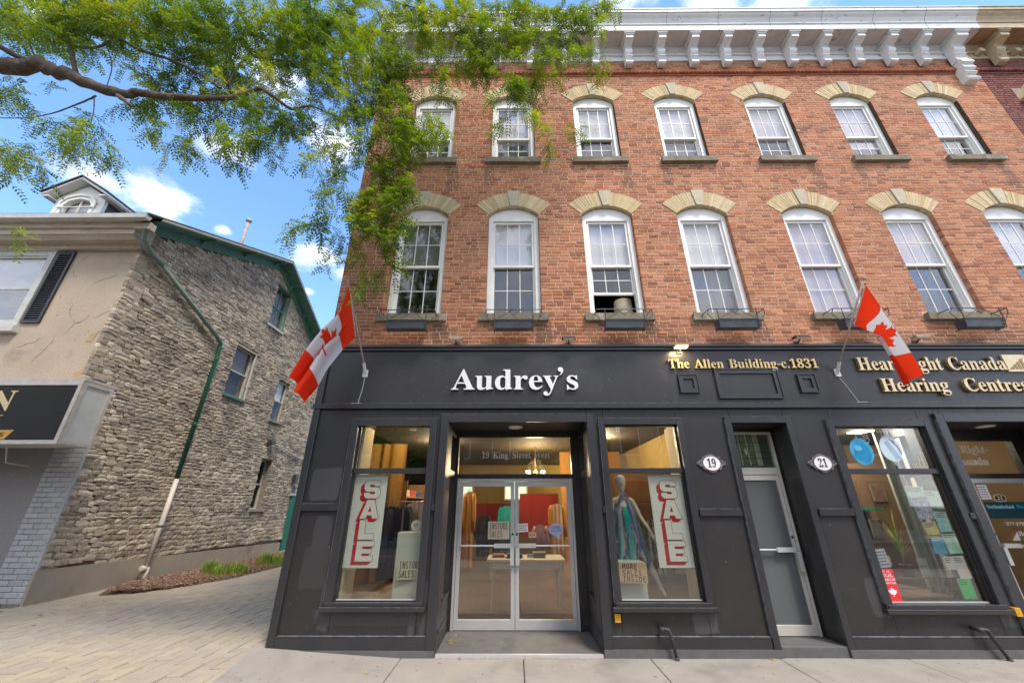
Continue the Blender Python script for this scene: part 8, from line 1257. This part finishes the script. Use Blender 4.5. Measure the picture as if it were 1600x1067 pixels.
for (x, z, w, h, c), ps in zip(board, pos):
    T = thing('leaflet', ps + ' taped inside the right side of the hearing centre window', 'leaflet', (x + w / 2, .07, z + h / 2)); a, b_, s = bc[c]; MB().box(x, x + w, .066, .068, z, z + h).build('paper', pm('print_' + c, a, b_, s, .5, detail=2), T)
    mb = MB()
    for k in range(3): mb.box(x + .015, x + w * random.uniform(.5, .9), .0645, .0655, z + h - .025 - k * .022, z + h - .016 - k * .022)
    mb.build('print', M_room if c != 'blue' else M_paper2, T); T.rotation_euler = (0, random.uniform(-.09, .09), 0)
TT = thing('glass_side_table', 'low glass display table with metal legs in the hearing window', 'table', (5.5, .5, .5)); MB().box(4.8, 6.28, .30, .72, .775, .79).build('tabletop', glass_mat('table_glass', (.5, .6, .55), 3, 0, .35, (.12, .15, .13)), TT); MB().tube([(4.85, .32, .66), (6.2, .32, .66)], .01, 6).tube([(5.95, .32, .775), (5.85, .32, .505)], .008, 6).tube([(4.86, .35, .775), (4.86, .35, .505)], .008, 6).tube([(4.86, .7, .775), (4.86, .7, .505)], .008, 6).tube([(6.2, .7, .775), (6.2, .7, .505)], .008, 6).build('legs', pm('chrome', (.6, .6, .58), None, rough=.2, metal=.8), TT)
CP = thing('carved_bust_stand', 'dark round carved ornament at the right of the hearing window', 'ornament', (6.18, .5, .5)); MB().lathe([(.0, .0), (.08, .0), (.05, .03), (.03, .06), (.09, .11), (.11, .17), (.08, .23), (.0, .26)], (6.14, .50, .505), 16).build('ornament_body', pm('dark_resin', (.10, .04, .03), (.04, .03, .02), 8, .35), CP, smooth=True)
PP = thing('spiky_houseplant', 'tall spiky yellow green houseplant in the hearing centre window', 'plant', (5.58, .52, .79)); MB().lathe([(.06, 0), (.085, .12), (.08, .13), (.0, .12)], (5.58, .52, .79), 14).build('pot', pm('pot_brown', (.12, .07, .05), None), PP, smooth=True)
M_pl = ramp_mat('spider_leaf', [(.50, .50, .06), (.30, .42, .06), (.62, .56, .10)], grain=.2, bump=.1); mb = MB()
for k in range(34):
    a = random.uniform(0, 6.3); L = random.uniform(.28, .92); lean = random.uniform(.05, .35) * L * 1.2; c, s = math.cos(a), math.sin(a); p0 = Vector((5.58, .52, .91)); w = .016; prev = None
    for q in range(6):
        t = q / 5; p = p0 + Vector((c * lean * t * t, s * lean * t * t, L * t * (1 - .35 * t * lean / L * 2))); ww = w * (1 - t) + .001; L2 = (p + Vector((-s * ww, c * ww, 0)), p - Vector((-s * ww, c * ww, 0)))
        if prev: mb.add([prev[0], prev[1], L2[1], L2[0]], [(0, 1, 2, 3)])
        prev = L2
mb.build('leaves', M_pl, PP)
for k, (x, y, z, w, h, c, lab) in enumerate(((7.25, 2.6, 1.78, .24, .30, (.30, .16, .12), 'small framed picture on the brown partition in the hearing centre'), (6.78, 1.5, 1.0, .2, .30, (.42, .44, .46), 'pale brochure stand behind the spiky plant'), (6.10, 1.5, 1.2, .2, .26, (.30, .26, .24), 'grey brochure stand left of the spiky plant'))):
    T = thing('brochure_stand' if k else 'framed_picture', lab, 'picture' if not k else 'brochure stand', (x, y, z)); MB().box(x, x + w, y, y + .02, z, z + h).build('panel', pm('pic_%d' % k, c, tuple(q * .4 for q in c), 12, .5), T); MB().ring(x - .015, x + w + .015, z - .015, z + h + .015, .014, y - .008, y + .022).build('frame', M_roomw, T)
T = thing('green_counter', 'green topped reception counter inside the hearing centre', 'counter', (6.3, 2.1, 1.4)); MB().box(5.6, 6.75, 1.9, 2.5, 1.60, 1.65).build('countertop', pm('counter_green', (.03, .26, .13), None, rough=.4), T); MB().box(5.62, 6.73, 2.2, 2.48, .03, 1.599).build('counter_front', M_brn, T)
# door 21 glass prints
note(7.53, 7.69, 1.78, 2.0, .928, 'white printed notice at the top left of the hearing centre door', M_paper2, 5, 0, 'notice')
T = thing('door_lettering', 'dark band with number 21 and teal script on the hearing centre door glass', 'sign', (7.8, .925, 1.7)); MB().box(7.53, 8.34, .928, .930, 1.50, 1.74).build('band', pm('band_teal', (.005, .045, .06), None), T)
MB().prism(ov(7.82, 1.80, .10, .058), .9262, .9275).build('number_oval', M_cream2, T); MB().prism(ov(7.82, 1.80, .085, .046), .9245, .926).build('oval_field', M_ink, T); text_letters('21', 7.775, 7.865, 1.775, .05, .9228, .924, M_paper2, T, 'digit')
text_letters('Northumberland', 7.55, 7.98, 1.645, .055, .9262, .9275, pm('script_teal', (.35, .70, .75), None), T, 'letter'); text_letters('Hearing', 8.02, 8.3, 1.65, .05, .9262, .9275, pm('script_blue', (.03, .40, .60), None), T, 'letter')
text_letters('377-1797', 7.73, 8.05, 1.40, .045, .9262, .9275, M_sign, T, 'digit'); text_letters('Hear Right', 7.86, 8.28, 1.255, .065, .9262, .9275, M_sign, T, 'letter'); text_letters('Canada', 7.94, 8.24, 1.17, .06, .9262, .9275, M_sign, T, 'letter'); text_letters('9.00', 7.98, 8.10, .93, .045, .9262, .9275, M_sign, T, 'digit')
mb = MB()
for k in range(5): mb.box(7.73 + k * .024, 7.748 + k * .024, .9262, .9275, 1.19, 1.21 + k * .024)
mb.build('bar_logo', M_sign, T)
# ------------------------------------------------------------------ honey locust over the pavement
M_bark = pm('locust_bark', (.17, .12, .09), (.09, .065, .05), 7, .95, 1.4, 26, c3=(.26, .20, .15), s3=4, t3=.58, detail=8)
def leafmat():
    m = bpy.data.materials.new('locust_leaf'); m.use_nodes = True; nt = m.node_tree; b = nt.nodes['Principled BSDF']; b.inputs['Roughness'].default_value = .45; b.inputs['Specular IOR Level'].default_value = .35
    geo = N(nt, 'ShaderNodeNewGeometry'); oi = N(nt, 'ShaderNodeObjectInfo'); nz_ = N(nt, 'ShaderNodeTexNoise'); nz_.inputs['Scale'].default_value = 1.3; nt.links.new(geo.outputs['Position'], nz_.inputs['Vector'])
    f = mth(nt, 'ADD', mth(nt, 'MULTIPLY', mth(nt, 'FRACT', mth(nt, 'ADD', geo.outputs['Random Per Island'], oi.outputs['Random'])), .42), mth(nt, 'MULTIPLY_ADD', nz_.outputs['Fac'], 1.5, -.46))
    rp = N(nt, 'ShaderNodeValToRGB'); e = rp.color_ramp.elements; cols = [(0, (.022, .048, .008)), (.30, (.072, .122, .012)), (.57, (.155, .215, .016)), (.82, (.27, .31, .025)), (1, (.52, .40, .04))]
    while len(e) < 5: e.new(.5)
    for q, (p, c) in zip(e, cols): q.position = p; q.color = (*c, 1)
    nt.links.new(f, rp.inputs[0]); nt.links.new(rp.outputs[0], b.inputs['Base Color'])
    tr = N(nt, 'ShaderNodeBsdfTranslucent'); hs = N(nt, 'ShaderNodeHueSaturation'); hs.inputs['Value'].default_value = 1.7; hs.inputs['Saturation'].default_value = 1.05; nt.links.new(rp.outputs[0], hs.inputs['Color']); nt.links.new(hs.outputs[0], tr.inputs[0])
    ms = N(nt, 'ShaderNodeMixShader'); ms.inputs[0].default_value = .42; nt.links.new(b.outputs[0], ms.inputs[1]); nt.links.new(tr.outputs[0], ms.inputs[2]); nt.links.new(ms.outputs[0], nt.nodes['Material Output'].inputs[0]); return m
M_leaf = leafmat()
TREE = thing('honey_locust_tree', 'honey locust with feathery green leaves overhanging the pavement from the left', 'tree', (-9.6, -3.4, 0))
MB().tube([(-9.6, -3.4, -.2), (-9.62, -3.35, 1.2), (-9.55, -3.2, 3.2), (-9.6, -3.0, 5.0), (-9.75, -2.9, 7.0), (-10, -2.8, 9.5)], [.34, .25, .22, .20, .16, .09], 14).build('trunk', M_bark, TREE, smooth=True)
lim = [[(-9.58, -3.1, 4.6, .17), (-9.3, -2.5, 6.4, .165)] + list(LIMBS[0])] + [list(l) for l in LIMBS[1:]]
for l in lim:
    P = [Vector(p[:3]) for p in l]; R = [p[3] * .74 for p in l]; Q = []; RQ = []
    n = len(P) - 1
    for k in range(n * 4 + 1):
        t = k / (n * 4); i = min(int(t * n), n - 1); f = t * n - i; q = spl(P, t); r = R[i] * (1 - f) + R[i + 1] * f
        if 0 < k < n * 4: q = q + Vector((random.uniform(-1, 1), random.uniform(-1, 1), random.uniform(-1, 1))) * r * .35
        Q.append(q); RQ.append(r * random.uniform(.92, 1.1))
    MB().tube(Q, RQ, 10 if R[0] > .05 else 6).build('limb', M_bark, TREE, smooth=True)
def leaf_geo(rs, p, d, nrm, L, V, F):
    """one pinnate leaf: rachis direction d, leaflets in pairs"""
    side = d.cross(nrm).normalized(); n = 6; prev = p
    for k in range(n):
        t = (k + 1) / n; q = p + d * L * t - Vector((0, 0, 1)) * L * .28 * t * t; l = .050 * (1 - .45 * abs(t - .45)) * rs.uniform(.9, 1.2); w = .012
        for s in (-1, 1):
            o = (side * s + d * .35).normalized(); o.z -= rs.uniform(.0, .35); up = nrm * rs.uniform(-.35, .35); o = (o + up).normalized(); wv = d * w; b = len(V); m = q + o * l * .5
            V += [q[:], (m + wv)[:], (q + o * l)[:], (m - wv)[:]]; F.append((b, b + 1, b + 2, b + 3))
        w2 = side * .0012; b = len(V); V += [(prev - w2)[:], (prev + w2)[:], (q + w2)[:], (q - w2)[:]]; F.append((b, b + 1, b + 2, b + 3)); prev = q
def spray_mesh(seed, droop, nleaf=10, ln=.38):
    rs = random.Random(seed); V = []; F = []; p = Vector((0, 0, 0)); a = rs.uniform(0, 6.3); d = Vector((math.cos(a), math.sin(a), .25 - droop * 1.0)).normalized(); pts = [p]
    for k in range(5): p = p + d * ln / 5; d = (d + Vector((rs.uniform(-.2, .2), rs.uniform(-.2, .2), -.18 * droop + rs.uniform(-.12, .08)))).normalized(); pts.append(p)
    for k in range(nleaf):
        t = (k + .6) / nleaf; q = spl(pts, t); tg = (spl(pts, min(1, t + .05)) - spl(pts, max(0, t - .05))).normalized(); s = tg.orthogonal().normalized(); s.rotate(Matrix.Rotation(rs.uniform(0, 6.3), 3, tg)); 
        ld = (s * .9 + tg * .55 + Vector((0, 0, -.25 * droop))).normalized(); nrm = (Vector((0, 0, 1)) + Vector((rs.uniform(-.5, .5), rs.uniform(-.5, .5), 0))).normalized()
        nrm = (nrm - ld * nrm.dot(ld)).normalized(); leaf_geo(rs, q, ld, nrm, rs.uniform(.14, .21), V, F)
    r = .004
    for u, v in zip(pts, pts[1:]):
        for w in (Vector((r, 0, 0)), Vector((0, r, 0))): b = len(V); V += [(u - w)[:], (u + w)[:], (v + w * .6)[:], (v - w * .6)[:]]; F.append((b, b + 1, b + 2, b + 3))
    return np.array(V), F
variants = {}
for dk in range(0, 11): 
    for s in range(3): variants[(dk, s)] = None
def getvar(dk, s):
    if variants.get((dk, s)) is None: variants[(dk, s)] = spray_mesh(dk * 10 + s, dk / 10)
    return variants[(dk, s)]
sp = [tuple(int(q) for q in s.split(',')) for s in SPRAYS.split()]
sp = [(x / 100, y / 100, z / 100, dr, tn) for x, y, z, dr, tn in sp]
for _ in range(330): sp.append((random.uniform(-10, -2.5), random.uniform(-11, -6.2), random.uniform(6.5, 10.5), 4, 0))
sp.sort(key=lambda s: (Vector(s[:3]) - CAMP).length + (100 if s[1] < -5.8 else 0))
vm = {}; VV = []; FF = []; nv0 = 0
for i, (x, y, z, dr, tn) in enumerate(sp):
    s = random.randrange(3); V, F = getvar(dr, s); rz_ = random.uniform(0, 6.3); scl = random.uniform(.85, 1.2); tx = random.uniform(-.25, .25)
    if i < 298:
        if (dr, s) not in vm:
            me = bpy.data.meshes.new('leaf_spray'); me.from_pydata(V.tolist(), [], F); me.materials.append(M_leaf); vm[(dr, s)] = me
        inst(vm[(dr, s)], 'leaf_spray', TREE, (x, y, z), (tx, 0, rz_), (scl, scl, scl))
    else:
        Mx = np.array((Matrix.Rotation(rz_, 3, 'Z') @ Matrix.Rotation(tx, 3, 'X')) * scl); W = V @ Mx.T + np.array((x, y, z)); VV.append(W); FF.append(np.array(F, dtype=np.int32) + nv0); nv0 += len(W)
VV = np.concatenate(VV); FF = np.concatenate(FF); me = bpy.data.meshes.new('foliage'); me.vertices.add(len(VV)); me.vertices.foreach_set('co', VV.ravel())
me.loops.add(FF.size); me.loops.foreach_set('vertex_index', FF.ravel()); me.polygons.add(len(FF)); me.polygons.foreach_set('loop_start', np.arange(0, FF.size, 4, dtype=np.int32)); me.update(calc_edges=True); me.validate()
me.materials.append(M_leaf); fo = bpy.data.objects.new('foliage', me); COL.objects.link(fo); fo.parent = TREE; fo.location = -wo_(TREE); fo['kind'] = 'stuff'
# ------------------------------------------------------------------ fallen leaves
mb = MB(); M_fall = ramp_mat('fallen_leaf', [(.50, .36, .06), (.42, .20, .05), (.30, .12, .05), (.55, .45, .12)], grain=.3, bump=.1)
def fl(x, y, z, s):
    a = random.uniform(0, 6.3); c, q = math.cos(a), math.sin(a); t = random.uniform(0, .4) * s
    mb.add([(x + c * s, y + q * s, z + .003), (x - q * s * .35, y + c * s * .35, z + t + .003), (x - c * s, y - q * s, z + .004), (x + q * s * .35, y - c * s * .35, z + t * .6 + .003)], [(0, 1, 2, 3)])
for _ in range(420): x = random.choice((random.uniform(-1, 1.1), random.uniform(-2.9, 9))); fl(x, -.04 - abs(random.gauss(0, .035)), zg(x), random.uniform(.006, .013))
for _ in range(120): x = random.uniform(-.9, 1.0); fl(x, random.uniform(.0, .9) ** 1.3, .029, random.uniform(.006, .014))
for _ in range(26): fl(random.gauss(-.85, .05), .55 + random.gauss(0, .12), .03, random.uniform(.015, .03))
for _ in range(24): fl(random.gauss(3.05, .06), -.07 + random.gauss(0, .02), 0, random.uniform(.012, .028))
for _ in range(90): x = random.uniform(-8.5, 9); fl(x, random.uniform(-1.6, -.1), zg(x), random.uniform(.008, .016))
for _ in range(150): x = random.uniform(-9.5, -3.4); fl(x, random.uniform(-.8, 5.5), zg(x), random.uniform(.008, .022))
for _ in range(60): x = random.gauss(-8.0, .25); fl(x, random.gauss(2.6, .35), zg(x), random.uniform(.010, .026))
for x, y, s in ((-1.62, -.55, .05), (-.66, -.08, .04), (1.28, -.09, .035), (-8.0, 1.9, .05), (-7.4, 1.3, .05), (-8.3, 1.3, .04), (1.3, .03, .03)): fl(x, y, zg(x), s)
mb.build('fallen_leaves', M_fall, None, kind='stuff')
# ------------------------------------------------------------------ the other side of the street (seen in the glass)
def facade(name, x0, x1, h, mat, label, nf, win):
    T = thing(name, label, 'building', ((x0 + x1) / 2, -20, 0)); MB().box(x0, x1, -28, -19.6, -.1, h).build('wall', mat, T)
    MB().box(x0 - .1, x1 + .1, -19.6, -19.3, h - .5, h).box(x0, x1, -19.6, -19.45, 3.6, 4.0).build('cornice', M_eave, T)
    me = bpy.data.meshes.new('window'); q = MB().box(-.55, .55, -.06, 0, -.9, .9); me.from_pydata(q.v, [], q.f); me.materials.append(pm('far_glass', (.05, .06, .07), None, rough=.1))
    mf = bpy.data.meshes.new('window_frame'); q = MB().ring(-.65, .65, -1, 1, .09, 0, .05); mf.from_pydata(q.v, [], q.f); mf.materials.append(M_white); n = int((x1 - x0) / 2.4)
    for f in range(nf):
        for k in range(n):
            x = x0 + (x1 - x0) * (k + .5) / n; inst(me, 'window', T, (x, -19.55, 5.6 + f * 3.1)); inst(mf, 'window_frame', T, (x, -19.6, 5.6 + f * 3.1))
    for k in range(n): x = x0 + (x1 - x0) * (k + .5) / n; inst(me, 'shop_pane', T, (x, -19.52, 1.7), None, (1.7, 1, 1.5))
M_fb1 = pm('far_brick', (.34, .17, .12), (.26, .12, .085), 9, .9); M_fb2 = pm('far_stone', (.40, .34, .27), (.30, .25, .20), 5, .9); M_fb3 = pm('far_tan', (.42, .34, .24), None)
facade('brick_terrace', -26, -8, 8.6, M_fb2, 'pale stone terrace across the street seen only in reflections', 1, 0); facade('brick_terrace', -7.8, 6, 9.2, M_fb1, 'red brick terrace across the street seen only in reflections', 1, 0); facade('brick_terrace', 6.2, 24, 7.8, M_fb3, 'tan terrace across the street seen only in reflections', 1, 0)
for k, (x, y, h, r, lab) in enumerate(((-6.5, -16.6, 5.2, 2.3, 'round green street tree opposite the left shop window'), (2.6, -16.4, 5.0, 2.4, 'round green street tree opposite the mannequin window'), (12.5, -16.6, 5.3, 2.4, 'round green street tree opposite the hearing centre'))):
    T = thing('street_tree', lab, 'tree', (x, y, 0)); MB().tube([(x, y, -.1), (x + .05, y, 1.5), (x - .1, y, 3.4), (x, y, 5)], [.16, .13, .11, .05], 8).build('trunk', M_bark, T, smooth=True); mb = MB()
    for _ in range(2600):
        d = Vector((random.gauss(0, 1), random.gauss(0, 1), random.gauss(0, .8))).normalized() * r * random.uniform(.35, 1) ** .6; d *= 1 + .25 * noise.noise(d * .9 + Vector((k * 9, 0, 0))); p = Vector((x, y, h)) + d
        a, b = Vector((random.uniform(-1, 1), random.uniform(-1, 1), random.uniform(-1, 1))).normalized() * .13, Vector((random.uniform(-1, 1), random.uniform(-1, 1), random.uniform(-1, 1))).normalized() * .09
        mb.add([(p - a)[:], (p + b)[:], (p + a)[:], (p - b)[:]], [(0, 1, 2, 3)])
    mb.build('crown', M_leaf, T, kind='stuff')
